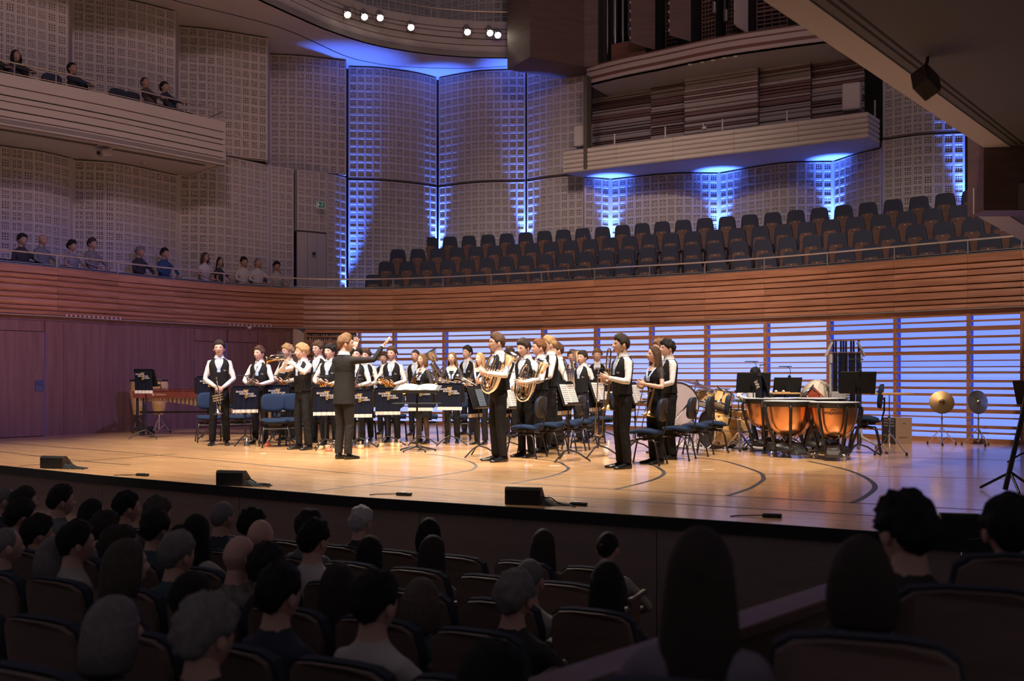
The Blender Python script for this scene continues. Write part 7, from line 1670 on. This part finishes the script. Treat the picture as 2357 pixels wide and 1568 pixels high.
for x0, x1, y0, y1, lab in ((78, 128, 1049, 1083, 'black stage monitor wedge at the far left stage edge'), (484, 540, 1083, 1123, 'black stage monitor wedge on the left part of the stage edge'), (1153, 1222, 1122, 1168, 'black stage monitor wedge at the centre of the stage edge'), (2165, 2233, 1184, 1243, 'black stage monitor wedge at right behind the dark-jacketed onlooker')):
    b_ = gp((x0+x1)/2, y1-3); Y = b_.y; w = (x1-x0)*Y/F/.87; h = (y1-y0-5)*Y/F; r = empty('stage_monitor', b_+NRM*.16, AX+.30, lab, 'stage monitor', 'stage monitor wedges')
    mb = MB(); d_ = h*1.15; prof = [(-d_*.5, 0), (d_*.55, 0), (d_*.62, h*.25), (-.02, h), (-d_*.42, h), (-d_*.5, h*.85)]
    mb.loft([[Vector((sx*w/2, a_, c_)) for a_, c_ in prof] for sx in (-1, 1)]); mb.build('cabinet', blackmat, r)
    for sx in (-1, 1): mb = MB(); mb.loft([[Vector((sx*(w/2+t), a_*.97, .004+c_*.98)) for a_, c_ in prof] for t in (0, .012)]); mb.build('cheek', spk_side, r)
    mb = MB(); a1_, c1_ = prof[2]; a2_, c2_ = prof[3]; mb.loft([[Vector((sx*w*.46, a1_+.006, c1_)), Vector((sx*w*.46, a2_+.006, c2_-.02)), Vector((sx*w*.46, a2_-.01, c2_-.03)), Vector((sx*w*.46, a1_-.01, c1_))] for sx in (-1, 1)]); mb.build('grille', black, r)
    mb = MB(); mb.loft([[Vector((w/2+.01, -.10, .004)), Vector((w/2+.01, .10, .004)), Vector((w/2+.01, .06, h*.45)), Vector((w/2+.01, -.06, h*.4))], [Vector((w/2+.14, -.10, .003)), Vector((w/2+.14, .07, .003)), Vector((w/2+.12, .04, h*.18)), Vector((w/2+.12, -.05, h*.15))], [Vector((w/2+.30, -.04, .002)), Vector((w/2+.30, .03, .002)), Vector((w/2+.29, .02, .015)), Vector((w/2+.29, -.03, .015))]]); mb.build('cable_cover', blackmat, r)
    mb = MB(); mb.tube(smooth_path([(w/2+.02, -.02, h*.4), (w/2+.10, -.06, h*.45), (w/2+.18, -.08, .03), (w/2+.34, -.12, .006)], 5), .006, 6); mb.build('cable', black, r, True)
for i, (x, y, lab) in enumerate(((328, 1096, 'leftmost'), (605, 1119, 'second'), (930, 1141, 'middle'), (1332, 1164, 'fourth'), (1777, 1191, 'rightmost'))):
    p = gp(x, y); r = empty('boundary_microphone', p, AX+.2, 'small flat black floor microphone on the stage edge, %s of five' % lab, 'microphone', 'floor microphones along the stage edge')
    mb = MB(); mb.box((0, 0, .016), (.16, .055, .030), bev=.006); mb.build('body', black, r); mb = MB(); mb.box((-.01, 0, .033), (.07, .035, .004)); mb.build('plate', steel, r)
    mb = MB(); mb.tube(smooth_path([(-.08, 0, .014), (-.18, .0, .008), (-.28, -.03, .006), (-.33, -.10, .006)], 5), .005, 6); mb.build('cable', black, r, True)
# boom stand near the right edge
bs = empty('boom_stand', atY(2318, 10.2), 0, 'heavy black boom stand leaning in at the right edge', 'stand'); mb = MB(); mb.tube([(-.02, 0, .02), (.20, .05, .85), (.26, .06, 1.12)], .026, 10); mb.build('pole', black, bs, True)
for a in (.3, 2.4, 4.5): mb = MB(); mb.tube([(.04, .01, .20), (.04+.30*math.cos(a), .3*math.sin(a), .02)], .014, 7); mb.build('leg', black, bs, True)
mb = MB(); mb.tube([(.26, .06, 1.10), (.60, .1, 1.2)], .014, 7); mb.build('boom', black, bs, True)
# cables looping at the right end of the stage edge
for k, (pts, lab) in enumerate((([(2236, 1236), (2290, 1228), (2330, 1216), (2380, 1212)], 'black cable running to the right monitor, upper one'), ([(2225, 1246), (2275, 1240), (2320, 1224), (2390, 1222)], 'black cable along the right stage edge, lower one'))):
    mb = MB(); mb.tube([p+Vector((0, 0, .009)) for p in smooth_path([gp(*p) for p in pts], 5)], .008, 6); tag(mb.build('cable', black, smooth=True), lab, 'cable')
